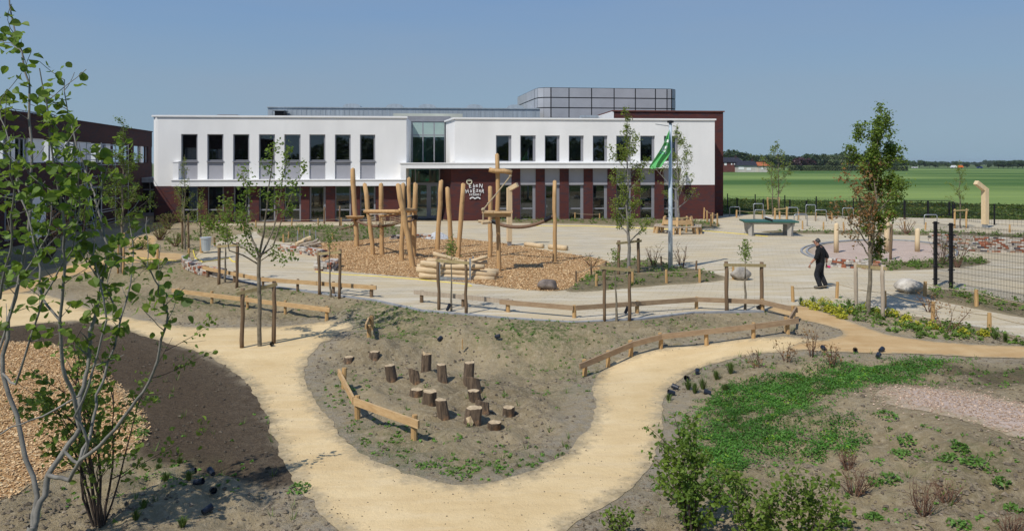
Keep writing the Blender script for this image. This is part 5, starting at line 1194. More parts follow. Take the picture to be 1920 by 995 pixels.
# ------------------------------------------------------------------ tree bench (hexagonal)
ctr = P(1271, 436); TB = thing('tree_bench', 'hexagonal wooden bench with backrests built around the young tree by the school', 'bench', tuple(ctr)); Ro, Ri = 1.72, .95
def hexp(r, k, z, rot=.26): a = rot + k * math.pi / 3; return Vector((ctr.x + r * math.cos(a), ctr.y + r * .98 * math.sin(a), ctr.z + z))
for k in range(6):
    m = MB(); 
    for j, (r0, r1) in enumerate([(1.72, 1.54), (1.52, 1.36), (1.34, 1.20)]):
        V = [hexp(r0, k, .44), hexp(r0, k + 1, .44), hexp(r1, k + 1, .44), hexp(r1, k, .44)]; V2 = [v + Vector((0, 0, .05)) for v in V]
        c_ = sum(V, Vector()) / 4; V = [tuple(c_ + (v - c_) * .985) for v in V]; V2 = [tuple(c_ + (v - c_) * .985 + Vector((0, 0, .05))) for v in [Vector(q) for q in V]]
        m.add(V + V2, [(3, 2, 1, 0), (4, 5, 6, 7), (0, 1, 5, 4), (1, 2, 6, 5), (2, 3, 7, 6), (3, 0, 4, 7)])
    m.build('seat', M['grey_wood'], TB)
    m = MB(); a, b = hexp(1.05, k + .04, .72), hexp(1.05, k + .96, .72); m.bar(a, b, .05, .28); m.build('backrest', M['plank'] if k in (4, 3) else M['plankw'], TB)
    m = MB(); m.bar(hexp(1.2, k, 0), hexp(.95, k, 1.05), .14, .10); m.build('back_post', M['plank'], TB)
    for f_ in (.12, .88):
        m = MB(); m.bar(hexp(1.62, k + f_, 0), hexp(1.55, k + f_, .44), .12, .10); m.build('leg', M['plank'], TB)
    m = MB(); m.bar(hexp(1.65, k, .38), hexp(.9, k, .38), .08, .10); m.build('bearer', M['plank'], TB)
# ------------------------------------------------------------------ table tennis table
c_ = P(1441, 441); TT = thing('table_tennis_table', 'concrete table tennis table with dark green top and white edged net', 'table', tuple(c_)); th = -.10
TM = Matrix.Rotation(th, 3, 'Z')
def tp(x, y, z): return c_ + TM @ Vector((x, y, z))
Lt, Wt = 3.25, 1.75; zt = .90
m = MB(); m.box(tp(0, 0, zt), (Lt, Wt, .09), rz=th); m.build('table_top', simple('dark green table top', (.035, .115, .085), .45, 0, .1, 2, 0), TT)
m = MB(); m.box(tp(0, 0, zt - .10), (Lt * .88, Wt * .75, .12), rz=th); m.build('underframe', simple('cast concrete', (.42, .40, .36), .85, 0, .12, 4), TT)
for sx in (-1, 1):
    for sy in (-1, 1):
        m = MB(); p = tp(sx * Lt * .36, sy * Wt * .30, 0); m.tube([p, tp(sx * Lt * .37, sy * Wt * .31, zt - .15)], [.17, .20], 4); m.build('leg', bpy.data.materials['cast concrete'], TT)
m = MB(); m.box(tp(-.0, 0, zt + .12), (.05, Wt + .1, .15), rz=th + .0); nt_ = m.build('net', M['black'], TT); m = MB(); m.box(tp(0, 0, zt + .205), (.07, Wt + .14, .03), rz=th); m.build('net_tape', M['white'], nt_)
# ------------------------------------------------------------------ thick round posts
for bx, by, ty, wp_, lb in [(1568, 474, 418, 9, 'pale thick round post, shorter, left on the gravel circle'), (1663, 472, 408, 10, 'tallest pale thick round post in the gravel circle behind the stakes'), (1720, 472, 428, 9, 'pale thick round post at the right rim of the gravel circle'), (1632, 477, 425, 8, 'pale round post half hidden behind the trunk of the rust leaved tree')]:
    m = MB(); b = P(bx, by); r = wp_ * b.y / F / 2; z1 = Q(bx, ty, b.y).z; m.tube([b, (b.x, b.y, z1 * .5), (b.x + .01, b.y, z1 - .1), (b.x + .01, b.y, z1 - .02), (b.x, b.y, z1)], [r, r * .97, r * .95, r * .75, r * .3], 14); o = m.build('round_post', M['bollard'], None, True); center(o); tag(o, lb, 'post')
# ------------------------------------------------------------------ cycle hoops
hoops = [(1386 - 18, 1387, 388, 406), (1413, 1431, 382, 411), (1415, 1434, 393.5, 412), (1477, 1496, 389, 414), (1489, 1513.5, 402, 424), (1511, 1529, 384, 411), (1529, 1549.5, 393.5, 415), (1580, 1600, 390, 409), (1638, 1656, 394, 412), (1733, 1757, 402.5, 421)]
names = ['leftmost galvanised cycle hoop near the brick corner', 'tall galvanised cycle hoop, rear one of the pair left of the table tennis table', 'galvanised cycle hoop in front of the rear one behind the green table', 'galvanised cycle hoop behind the right end of the green table', 'galvanised cycle hoop nearest to the green table on its right', 'rear galvanised cycle hoop of the pair right of the green table', 'front galvanised cycle hoop of the pair right of the green table', 'galvanised cycle hoop left of the rust leaved tree crown', 'galvanised cycle hoop seen through the rust leaved tree', 'galvanised cycle hoop left of the mesh fence posts']
for (x0, x1, t_, bt), lb in zip(hoops, names):
    p, q = P(x0, bt), P(x1, bt - 0); z1 = Q(x0, t_, p.y).z; L = (q - p); pp = [p, Vector((p.x, p.y, z1 - .12)), p + L * .03 + Vector((0, 0, z1 - .04)), p + L * .09 + Vector((0, 0, z1)), p + L * .91 + Vector((0, 0, z1)), p + L * .97 + Vector((0, 0, z1 - .04)), Vector((q.x, q.y, z1 - .12)), q]
    m = MB(); m.tube(pp, .035, 8); o = m.build('cycle_hoop', M['galv'], None, True); center(o); tag(o, lb, 'bike rack', 'cycle hoops behind the table tennis table')
# ------------------------------------------------------------------ fences
MF = thing('mesh_fence', 'tall black steel mesh fence with two thick posts on the right side of the paving', 'fence', tuple(P(1783, 545))); 
f0, f1 = P(1754, 538), P(1783, 545); f2 = P(1925, 569); f3 = f2 + (f2 - f1) * 1.0
for q, tpy in ((f0, 415), (f1, 418)):
    m = MB(); z1 = Q(0, tpy, q.y).z; m.box((q.x, q.y, z1 / 2), (.10, .10, z1)); m.build('post', M['black'], MF)
hF = Q(0, 420, f1.y).z
def mesh_panel(a, b, h, parent, stepv=.05, stephz=.2, tv=.006):
    m = MB(); L = (b - a).length; d = (b - a).normalized(); n = int(L / stepv)
    for i in range(1, n): q = a + d * (L * i / n); m.box((q.x, q.y, h / 2 + .03), (tv, tv, h - .06))
    k = int(h / stephz)
    for i in range(k + 1): z = .06 + (h - .12) * i / k; m.bar((a.x, a.y, z), (b.x, b.y, z), .009, .009)
    return m.build('mesh_panel', M['black'], parent)
mesh_panel(f0, f1, hF, MF); mesh_panel(f1, f2, hF, MF); mesh_panel(f2, f3, hF, MF)
m = MB(); m.box((f2.x, f2.y, hF / 2), (.06, .06, hF)); m.build('post', M['black'], MF)
m = MB()
for q in (f0, f1):
    for z in (.3, .75, 1.2, 1.6, 2.0, 2.35): m.box((q.x, q.y - .03, z), (.24, .05, .035))
m.build('bracket', M['black'], MF)
FF = thing('boundary_fence', 'thin black mesh boundary fence with posts before the green field', 'fence', tuple(P(1471, 394)))
pp = [(1364, 394, 363), (1416, 396, 364), (1471.5, 397, 366), (1530.5, 399, 368), (1600, 401, 371), (1695, 403, 375)]
def fence_run(pp, root, hgt):
    prev = None
    for px, by, ty in pp:
        q = P(px, by); z1 = Q(px, ty, q.y).z; m = MB(); m.box((q.x, q.y, z1 / 2), (.08, .08, z1)); m.build('post', M['black'], root)
        if prev is not None:
            m = MB(); L = (q - prev).length; d = (q - prev).normalized(); 
            for i in range(int(L / .25)): s_ = prev + d * (i * .25); m.box((s_.x, s_.y, hgt / 2), (.008, .008, hgt))
            for i in range(6): z = .1 + i * (hgt - .15) / 5; m.bar((prev.x, prev.y, z), (q.x, q.y, z), .01, .012)
            m.build('mesh_panel', M['black'], root)
        prev = q
fence_run(pp, FF, 1.4)
F2 = thing('boundary_fence', 'lower black post fence just in front of the boundary fence near the school corner', 'fence', tuple(P(1431, 402)))
for px, by, ty in [(1382, 397, 371), (1431, 398, 373), (1481, 400, 374), (1512, 401, 376), (1340 + 160, 0, 0)]:
    if not by: continue
    q = P(px, by); z1 = Q(px, ty, q.y).z; m = MB(); m.box((q.x, q.y, z1 / 2), (.10, .10, z1)); m.build('post', M['black'], F2)
GT = thing('black_gate', 'wide black double gate frame at the field edge behind the gravel circle', 'gate', tuple(P(1740, 408)))
for px, by, ty in [(1696, 411, 375), (1740, 409, 377), (1780, 408, 378), (1787, 410, 378)]:
    q = P(px, by); z1 = Q(px, ty, q.y).z; m = MB(); m.box((q.x, q.y, z1 / 2), (.12, .12, z1)); m.build('post', M['black'], GT)
a, b = P(1699, 409), P(1783, 409); z1 = Q(0, 376, a.y).z; m = MB(); m.bar((a.x, a.y, z1), (b.x, b.y, z1), .05, .06); m.bar((a.x, a.y, .25), (b.x, b.y, .25), .05, .06)
L = b - a
for i in range(28): q = a + L * (i / 28); m.box((q.x, q.y, z1 / 2 + .12), (.012, .012, z1 - .26))
m.build('gate_leaf', M['black'], GT)
F3 = thing('boundary_fence', 'black post fence running right of the double gate to the edge of the view', 'fence', tuple(P(1865, 420)))
fence_run([(1790, 412, 380), (1864.5, 422, 382), (1960, 428, 389), (2050, 434, 392)], F3, 1.3)
# ------------------------------------------------------------------ yellow cords lying about
def cord(label, pix, mat='yellow', r=.018):
    c = [P(*q) + Vector((0, 0, r)) for q in pix]; m = MB(); m.tube(c, r, 5); o = m.build('marking_cord', M[mat]); center(o); return tag(o, label, 'cord')
cord('yellow hose curling over the left tip of the paving by the litter bin', [(362, 470), (366, 484), (380, 492), (410, 488), (430, 484), (436, 491), (446, 493)], r=.03)
cord('yellow cord running along the front edge of the wood chips', [(592, 510), (640, 515), (700, 518), (780, 524), (850, 531), (880, 534), (885, 537), (872, 538)])
cord('yellow cord laid across the soil beside the orange path on the left', [(55, 481), (110, 484), (190, 487), (260, 484), (300, 487), (338, 490)])
cord('yellow cord along the bed in front of the school on the right', [(1000, 424), (1100, 424), (1200, 428), (1330, 434), (1400, 440), (1440, 444)], r=.025)
# ------------------------------------------------------------------ plant pots and bits left by the gardeners
pots = [(1290, 712, 'leftmost near'), (1272, 731, 'second near'), (1265, 741, 'nearest left'), (1307, 703, 'third near'), (1333, 741, 'lone middle'), (1547, 659, 'left far'), (1604, 659, 'middle far'), (1650, 661, 'right far'), (1645, 673, 'lower right far'), (838, 585, 'by the sapling stake'), (636, 548, 'beside the left double stake'), (1172, 590, 'leaning by the twin stakes'), (350, 891, 'in the near left soil'), (364, 925, 'left shadowed'), (398, 927, 'right shadowed'), (400, 905, 'upper right shadowed'), (380, 967, 'lowest shadowed'), (508, 648, 'at the foot of the two post tree'), (928, 634, 'half buried in the hollow'), (822, 640, 'lying in the hollow'), (1420, 579, 'by the right sapling')]
potm = simple('dark plastic plant pot', (.022, .028, .042), .4, 0, .2, 5, 0)
for i, (px, py, wh) in enumerate(pots):
    g_ = P(px, py); g_.z = max(g_.z, gxy(g_.x, g_.y)); a = rs.uniform(0, 6.28); up_ = wh.startswith(('by the sapling', 'leaning', 'beside')); d = Vector((0.1, 0, .2)) if up_ else Vector((math.cos(a) * .14, math.sin(a) * .14, .03)); m = MB(); r = .058 if g_.y > 15 else .05
    m.tube([g_ + Vector((0, 0, .05)), g_ + d + Vector((0, 0, .05))], [r * .75, r], 10, cap=False); m.tube([g_ + Vector((0, 0, .05)), g_ + d * .04 + Vector((0, 0, .05))], [r * .7, r * .7], 10); o = m.build('plant_pot', potm); center(o); tag(o, 'empty dark plastic plant pot, the one ' + wh, 'plant pot', 'empty plant pots left on the ground')
m = MB(); q = P(867, 655); m.tube([q, q + Vector((.0, 0, .28))], .018, 5); o = m.build('marker_stick', M['stakel']); center(o); tag(o, 'thin wooden marker stick standing in the hollow behind the stumps', 'stick')
# ------------------------------------------------------------------ person
def skin_body(name, chains, mat, parent, sub=2):
    """chains: list of lists of (point, radius); joined where points coincide"""
    vs, rd, ed, key = [], [], [], {}
    for ch in chains:
        pv = None
        for p, r in ch:
            k_ = tuple(round(c, 3) for c in p)
            if k_ not in key: key[k_] = len(vs); vs.append(p); rd.append(r)
            i = key[k_]
            if pv is not None and pv != i: ed.append((pv, i))
            pv = i
    me = bpy.data.meshes.new(name); me.from_pydata(vs, ed, []); ob = bpy.data.objects.new(name, me); col.objects.link(ob)
    mo = ob.modifiers.new('s', 'SKIN'); sv = me.skin_vertices[0].data
    for i, r in enumerate(rd): sv[i].radius = (r if isinstance(r, tuple) else (r, r))
    sv[0].use_root = True; mo.use_smooth_shade = True
    ms = ob.modifiers.new('u', 'SUBSURF'); ms.levels = sub; ms.render_levels = sub
    dg = bpy.context.evaluated_depsgraph_get(); m2 = bpy.data.meshes.new_from_object(ob.evaluated_get(dg)); bpy.data.objects.remove(ob)
    m2.materials.clear(); m2.materials.append(mat); m2.polygons.foreach_set('use_smooth', np.ones(len(m2.polygons), bool)); o = bpy.data.objects.new(name, m2); col.objects.link(o)
    if parent: o.parent = parent
    return o
pb = P(1538, 541)
PE = thing('person', 'man in black long shirt and dark trousers walking left with his head bowed', 'person', tuple(pb))
PE.scale = (1.2, 1.2, 1.02); PE.rotation_euler = (0, 0, math.radians(148))            # local +x is where he walks
skin = simple('skin', (.42, .22, .15), .5, 0, .05, 6, 0); cloth = simple('black cloth', (.012, .012, .013), .9, 0, .3, 9, .4, .02); trou = simple('dark trousers', (.018, .019, .024), .9, 0, .3, 9, .4, .02)
body = [[((0, 0, .95), (.09, .10)), ((.0, 0, 1.12), (.09, .11)), ((-.01, 0, 1.32), (.10, .13)), ((.02, 0, 1.45), (.09, .12)), ((.07, 0, 1.52), .055), ((.10, 0, 1.58), .06)],
        [((0, 0, .95), (.09, .10)), ((.0, .10, .84), .07), ((.09, .10, .50), .055), ((.03, .10, .30), .06), ((-.03, .10, .12), .035)],
        [((0, 0, .95), (.09, .10)), ((.0, -.10, .84), .07), ((.0, -.10, .50), .055), ((-.08, -.10, .30), .06), ((-.15, -.10, .14), .035)],
        [((-.01, 0, 1.32), (.10, .13)), ((.01, .19, 1.40), .055), ((.06, .25, 1.14), .05), ((.20, .25, .95), .033), ((.23, .25, .90), .027)],
        [((-.01, 0, 1.32), (.10, .13)), ((-.02, -.19, 1.40), .055), ((-.14, -.24, 1.15), .05), ((-.14, -.23, .93), .033), ((-.13, -.23, .88), .027)]]
skin_body('body', body, skin, PE)
sh = [[((0, 0, .86), (.15, .175)), ((0, 0, .95), (.145, .17)), ((.0, 0, 1.12), (.14, .165)), ((-.02, 0, 1.33), (.15, .195)), ((.01, 0, 1.46), (.10, .13)), ((.05, 0, 1.50), (.085, .095)), ((.07, 0, 1.545), (.07, .075))],
      [((-.02, 0, 1.33), (.15, .195)), ((.01, .20, 1.40), .08), ((.06, .26, 1.13), .068), ((.11, .26, 1.06), .062)], [((-.02, 0, 1.33), (.15, .195)), ((-.02, -.20, 1.40), .08), ((-.15, -.25, 1.14), .07), ((-.15, -.245, 1.03), .06)]]
skin_body('shirt', sh, cloth, PE)
tr = [[((0, 0, .98), (.14, .16)), ((0, 0, .9), (.135, .16)), ((.0, .10, .82), .105), ((.095, .10, .50), .085), ((.03, .10, .28), .08), ((-.02, .10, .09), .075)], [((0, 0, .9), (.135, .16)), ((.0, -.10, .82), .105), ((.0, -.10, .50), .085), ((-.08, -.10, .29), .08), ((-.15, -.10, .10), .074)]]
skin_body('trousers', tr, trou, PE)
for s_, x0 in ((.1, 0), (-.1, -.13)): skin_body('shoe', [[((x0 - .05, s_, .055), .06), ((x0 + .06, s_, .06), .06), ((x0 + .17, s_ * 1.05, .045), .05)]], M['black'], PE)
hd = skin_body('head', [[((.05, 0, 1.49), .062), ((.09, 0, 1.575), .068), ((.115, 0, 1.66), (.098, .078)), ((.10, 0, 1.72), (.088, .072))], [((.115, 0, 1.66), (.098, .078)), ((.19, 0, 1.60), (.04, .045))]], skin, PE)
skin_body('nose', [[((.21, 0, 1.665), .014), ((.235, 0, 1.635), .017)]], skin, PE, 1)
skin_body('ear', [[((.10, .085, 1.665), .018), ((.10, .09, 1.635), .014)]], skin, PE, 1)
skin_body('hair', [[((.045, 0, 1.62), (.065, .07)), ((.06, 0, 1.665), (.085, .088)), ((.085, 0, 1.73), (.098, .085)), ((.125, 0, 1.755), (.065, .07))]], simple('dark grey hair', (.035, .035, .037), .8, 0, .5, 30, .3, c2=(.12, .12, .12)), PE)
m = MB(); m.box((.165, .070, 1.668), (.07, .008, .018)); m.box((.165, -.070, 1.668), (.07, .008, .018)); m.box((.203, 0, 1.665), (.012, .11, .03)); o = m.build('sunglasses', M['black']); o.parent = PE
def hand(base, d, side):
    base = Vector(base); d = Vector(d).normalized(); s_ = Vector((0, 1, 0)).cross(d).normalized(); out = []
    skin_body('hand', [[(tuple(base), .024), (tuple(base + d * .05), (.034, .018)), (tuple(base + d * .085), (.036, .016))]] + [[(tuple(base + d * .085), (.036, .016)), (tuple(base + d * (.10) + s_ * k * .017), .0095), (tuple(base + d * (.135 + .01 * (1.5 - abs(k - .3))) + s_ * k * .02 + Vector((0, -side * .012, 0))), .009), (tuple(base + d * (.155 + .01 * (1.5 - abs(k - .3))) + s_ * k * .02 + Vector((0, -side * .035, 0))), .008)] for k in (-1.5, -.5, .5, 1.5)] + [[(tuple(base + d * .03), .024), (tuple(base + d * .06 + s_ * .045), .012), (tuple(base + d * .095 + s_ * .05), .010)]], skin, PE, 1)
hand((.235, .25, .895), (.25, 0, -1), 1); hand((-.13, -.23, .875), (-.15, 0, -1), -1)
m = MB(); m.tube([(.215, .25, .92), (.225, .25, .90)], .038, 8); o = m.build('wristwatch', M['galv']); o.parent = PE
GV = MB(); q = PE.matrix_basis if False else None
Rm = Matrix.Rotation(math.radians(148), 3, 'Z') @ Matrix.Diagonal((1.2, 1.2, 1.02))
def pw(v): return pb + Rm @ Vector(v)
GV.tube([pw((-.16, -.23, .79)), pw((-.20, -.24, .76)), pw((-.25, -.24, .755))], [.02, .05, .03], 8); GV.tube([pw((-.19, -.22, .77)), pw((-.24, -.20, .73))], [.03, .02], 6)
o = GV.build('work_glove', simple('pink glove', (.55, .04, .15), .7), None, True); center(o); tag(o, 'pink and grey work glove held in the walking man\'s rear hand', 'glove')
# ------------------------------------------------------------------ trees, shrubs, stakes
rf0 = random.Random(31); bt_ = []
def rv(r_, s=1.0): return Vector((r_.gauss(0, s), r_.gauss(0, s), r_.gauss(0, s)))
def leaf_mesh(anch, n, size, rnd, asp=.62, jit=.06, colv=(.65, .65), up=.25, shape='card', tone=None):
    """anch: list of (point, dir) ; leaves hang about these twig points"""
    A = np.array([tuple(a[0]) for a in anch]); idx = rnd.randint(0, len(A), n); c = A[idx] + rnd.randn(n, 3) * jit
    s = size * (.65 + .6 * rnd.rand(n))
    d = rnd.randn(n, 3); d[:, 2] = d[:, 2] * .6 - .25; d /= np.linalg.norm(d, axis=1)[:, None]
    nn = rnd.randn(n, 3) * .6 + np.array([-.3, -.35, .9]) * up * 2; nn /= np.linalg.norm(nn, axis=1)[:, None]
    w_ = np.cross(nn, d); w_ /= np.linalg.norm(w_, axis=1)[:, None] + 1e-9; nn = np.cross(d, w_)
    tone_ = (colv[0] + colv[1] * rnd.rand(n, 1)) * np.ones((1, 3))
    if tone is not None: tone_ = tone_ * tone(c)
    L = s[:, None]; m = MB()
    if shape == 'card':
        V = np.stack([c - d * L * .5, c + w_ * L * asp * .5 + nn * L * .1, c + d * L * .5, c - w_ * L * asp * .5 + nn * L * .1], 1)
        m.add(V.reshape(-1, 3), np.concatenate([np.array([[0, 1, 2], [0, 2, 3]]) + 4 * i for i in range(n)]), np.repeat(tone_, 2, 0))
    else:                                             # rounded leaf, folded on its rib
        prof = [(-.5, .0), (-.42, .30), (-.15, .50), (.15, .42), (.36, .2), (.55, .0)]
        P_ = [(t, 0, 0) for t in (-.5, -.15, .2, .55)]
        left = [c + d * L * t + w_ * L * k * asp * 1.5 + nn * L * .16 * k * 2 for t, k in prof[1:-1]]; right = [c + d * L * t - w_ * L * k * asp * 1.5 + nn * L * .16 * k * 2 for t, k in prof[1:-1]]
        mid = [c + d * L * t - nn * L * (.10 * (t > .3)) for t in (-.5, -.2, .15, .55)]
        V = np.stack(left + right + mid, 1)
        f = [[8, 9, 1, 0], [9, 10, 2, 1], [10, 11, 3, 2], [9, 8, 4, 5], [10, 9, 5, 6], [11, 10, 6, 7]]
        m.add(V.reshape(-1, 3), (np.array(f)[None] + 12 * np.arange(n)[:, None, None]).reshape(-1, 4), np.repeat(tone_, 6, 0))
    return m
def grow_branch(mb, p, d, L, r, rr, anch, depth, up=.25, twigs=4, keep=.35, n=6):
    pts_, rad = [p], [r]; q = p; dd = d.normalized()
    for i in range(1, n + 1):
        dd = (dd + Vector((rr.gauss(0, .10), rr.gauss(0, .10), rr.gauss(0, .06))) + Vector((0, 0, up / n))).normalized(); q = q + dd * (L / n); pts_.append(q); rad.append(max(.002, r * (1 - i / n * .85)))
    mb.tube(pts_, rad, 5 if r < .03 else 7, cap=False)
    for i in range(len(pts_)):
        if depth <= 0 or i / n > keep:
            anch.append((pts_[i], dd)); 
            if i: anch.append((pts_[i].lerp(pts_[i - 1], .5), dd))
    if depth > 0:
        for k in range(twigs):
            t = .25 + .72 * (k + rr.random()) / twigs; i = min(n - 1, int(t * n)); a = pts_[i].lerp(pts_[i + 1], t * n - i); td = (pts_[i + 1] - pts_[i]).normalized()
            s_ = td.cross(rv(rr)).normalized(); grow_branch(mb, a, (td * .75 + s_ * .8), L * rr.uniform(.28, .5) * (1.15 - t * .5), r * .45, rr, anch, depth - 1, up, max(2, twigs - 1), keep, 4)
def tree(label, bx, by, tx, ty, wpx, wspec, trunkpx, seed, nleaf, leaf, mat='leaf', bark='trunk', z0=.25, nb=16, upd=.9, cat='tree', name='tree', tw=4, dens=None, depth=2, tone=None, jit=.07, trunk_split=1):
    """wspec: list of (fraction of height, half width in photo pixels)"""
    rr = random.Random(seed); rnd = np.random.RandomState(seed); b = P(bx, by); b.z = min(b.z, gxy(b.x, b.y)); t = Q(tx, ty, b.y); H = t.z - b.z; px = b.y / F
    root = thing(name, label, cat, tuple(b)); mb = MB(); anch = []
    r0 = trunkpx * px / 2; n = 12; tr = []
    for i in range(n + 1):
        f_ = i / n; p = b.lerp(t, f_) + Vector((rr.gauss(0, .012), rr.gauss(0, .012), 0)) * H * .35 * (0 < i < n); tr.append(p)
    mb.tube([b - Vector((0, 0, .15))] + tr, [r0 * 1.25] + [r0 * max(.08, (1.12 if i == 0 else 1) * (1 - i / n) ** .9) for i in range(n + 1)], 8)
    ws = np.array(wspec, float)
    for k in range(nb):
        f_ = z0 + (.97 - z0) * (k + rr.random() * .8) / nb; i = min(n - 1, int(f_ * n)); a = tr[i].lerp(tr[i + 1], f_ * n - i)
        wv = np.interp(min(1, f_ + .12), ws[:, 0], ws[:, 1]) * px * rr.uniform(.6, 1.15); az = k * 2.4 + rr.uniform(-.5, .5)
        el = upd * rr.uniform(.7, 1.25) * (1 if f_ < .8 else 1.4); d = Vector((math.cos(az), math.sin(az), el)); L = wv * math.sqrt(1 + el * el) * .95
        L = min(L, H * (1.04 - f_) * 1.2 + .15)
        grow_branch(mb, a, d, max(.12, L), max(.004, r0 * (1 - f_) * .55), rr, anch, depth - 1 if L < .5 else depth, .35, tw)
    anch += [(tr[-1], Vector((0, 0, 1)))] * 6 + [(tr[-2], Vector((0, 0, 1)))] * 4
    mb.build('trunk', M[bark], root, True)
    if nleaf:
        if isinstance(mat, tuple):
            for mt, frac, fn in mat:
                aa = [q for q in anch if fn(q[0], b, H)] or anch; leaf_mesh(aa, int(nleaf * frac), leaf, rnd, jit=jit, tone=tone).build('crown', M[mt], root)
        else: leaf_mesh(anch, nleaf, leaf, rnd, jit=jit, tone=tone).build('crown', M[mat], root)
    return root
def support(label, a, b, ty, xbar=None, mat='stake', bar=True, w_=6.5, name='tree_support'):
    pa, pb_ = P(*a), P(*b); root = thing(name, label, 'tree stakes', tuple((pa + pb_) / 2)); tops = []
    for q, t_ in ((pa, ty[0]), (pb_, ty[1])):
        z = Q(0, t_, q.y).z; q0 = Vector((q.x, q.y, min(hz(q.x, q.y), gxy(q.x, q.y)) - .1)); m = MB(); r = w_ * q.y / F / 2
        m.tube(wob(q0, Vector((q.x + rs.uniform(-.03, .03), q.y, z)), 6, .015, rs), [r * rs.uniform(.88, 1.08) for _ in range(6)], 8, rough=.05, rs=rs); m.build('post', M[mat], root, True); tops.append(Vector((q.x, q.y, z)))
    if bar:
        d = (tops[1] - tops[0]).normalized(); m = MB(); o_ = Vector((0, -.06, -.10)); m.bar(tops[0] - d * .12 + o_, tops[1] + d * .12 + o_, .025, .09); m.build('crossbar', M['slat'], root)
    return root
support('two rough stakes with slanting crossbar around the tree standing on the sand path', (454, 652), (513, 644), (541, 527), w_=8)
support('two leaning brown stakes with crossbar beside the litter bin, left of the big tree', (411, 535), (444, 539), (457, 454), w_=6)
support('two brown stakes tied with a crossbar just left of the wood chips', (599, 552), (636, 559), (470, 467), w_=6)
support('two dark stakes with crossbar in front of the log pile', (823, 581), (874, 589), (482, 486), w_=6)
support('two stakes with crossbar round the thin sapling in front of the flagpole bed', (1133, 602), (1180, 601), (495, 499), w_=6.5)
support('dark stakes with crossbar standing in the flagpole bed behind the tall birch', (1160, 518), (1198, 515), (451, 447), w_=6)
support('thick rough stakes with crossbar before the grey boulder', (1363, 585), (1428, 583), (490, 491), w_=8)
support('pale grey stakes with crossbar holding the rust leaved tree', (1605, 585), (1655, 598), (492, 496), mat='grey_wood', w_=7.5)
support('two stakes with crossbar standing behind the trunk of the rust leaved tree', (1649, 490), (1670, 487), (424, 420), w_=5.5)
support('light wooden stakes and crossbar behind the table tennis table', (1453, 418), (1475, 418), (390, 388), mat='stakel', w_=4)
support('reddish stakes with crossbar at the field fence right of the brick corner', (1440, 397), (1461, 397), (370, 370), mat='stakel', w_=3.2)
support('brown stakes with crossbar of the thin tree beyond the mesh fence', (1790, 428), (1812, 428), (392, 391), mat='stakel', w_=3.5)
support('stakes with crossbar inside the hexagonal bench', (1260, 436), (1287, 436), (407, 405), mat='stakel', w_=4)
support('pair of brown stakes at the thin birch left of the litter bin', (342, 466), (354, 464), (396, 400), bar=False, w_=4)
support('single pair of pale stakes tied to the slim tree on the left garden path', (222, 513), (231, 514), (440, 437), bar=False, mat='stakel', w_=4.5)
support('tall thin stakes in the bed left of the climbing frame', (608, 420), (637, 424), (388, 386), bar=False, w_=3.2)
# saplings and trees in the playground
S0 = [(0, 0), (.7, 12), (.85, 16), (1, 6)]
tree('slim sapling with sparse drooping leaves between the leaning stakes by the litter bin', 422, 532, 424, 398, 0, [(0, 0), (.6, 12), (.8, 24), (1, 14)], 4.5, 21, 260, .085, z0=.55, nb=9, depth=1)
tree('thin sapling tied between the stakes left of the wood chips', 619, 557, 617, 438, 0, S0, 4.5, 22, 150, .07, z0=.72, nb=7, depth=1)
tree('green stemmed sapling in front of the log pile', 846, 583, 847, 455, 0, [(0, 0), (.8, 14), (.9, 20), (1, 8)], 4.5, 23, 240, .07, z0=.76, nb=9, depth=1)
tree('thin sapling with tiny leaf tuft in front of the flagpole bed', 1156, 602, 1153, 470, 0, [(0, 0), (.8, 4), (1, 5)], 5, 24, 120, .06, z0=.85, nb=6, depth=1)
tree('sapling with a small round leaf tuft before the grey boulder', 1397, 582, 1397, 455, 0, [(0, 0), (.8, 6), (.92, 12), (1, 5)], 5.5, 25, 300, .07, z0=.74, nb=9, depth=1)
tree('tall slender light green birch behind the flagpole bed stakes', 1179, 517, 1174, 205, 0, [(0, 0), (.15, 26), (.3, 38), (.5, 36), (.7, 36), (.88, 22), (1, 7)], 7, 26, 4200, .085, 'leafy', 'aspen', z0=.2, nb=26, upd=.9)
tree('light green birch growing out of the hexagonal bench', 1272, 436, 1268, 234, 0, [(0, 0), (.3, 40), (.5, 50), (.72, 36), (.9, 22), (1, 6)], 5.5, 27, 2600, .105, 'leafy', 'aspen', z0=.22, nb=22, upd=.8)
tree('tree with dense green top and rust coloured lower branches held by grey stakes', 1627, 592, 1651, 208, 0, [(0, 0), (.28, 38), (.45, 68), (.6, 66), (.78, 50), (.9, 36), (1, 12)], 9, 28, 9500, .09,
     (('leaf', .84, lambda p, b, H: p.x > b.x + .02 or p.z > b.z + H * .72), ('rust', .20, lambda p, b, H: p.x < b.x + .55 and p.z < b.z + H * .76)), z0=.24, nb=30, upd=1.2, tw=5)
tree('airy yellowish young tree before the field right of the school', 1461, 407, 1458, 264, 0, [(0, 0), (.3, 30), (.5, 38), (.75, 30), (.9, 18), (1, 5)], 3, 29, 900, .13, 'leafy', 'twig', z0=.28, nb=18)
tree('second thin stemmed tree mingling with the yellowish one by the field', 1449, 405, 1446, 300, 0, [(0, 0), (.5, 20), (.8, 16), (1, 5)], 2.4, 30, 420, .12, 'leafy', 'twig', z0=.3, nb=12)
tree('thin small tree beyond the mesh fence near the bent arm post', 1801, 428, 1799, 302, 0, [(0, 0), (.4, 20), (.6, 24), (.85, 14), (1, 4)], 2.6, 31, 520, .10, 'leafy', 'twig', z0=.3, nb=16)
tree('slim tall young tree by the left garden path in front of the glass corridor', 227, 513, 231, 226, 0, [(0, 0), (.3, 50), (.5, 52), (.62, 30), (.85, 26), (1, 10)], 6.5, 32, 3800, .09, 'leaf', 'trunk', z0=.25, nb=26, upd=.75)
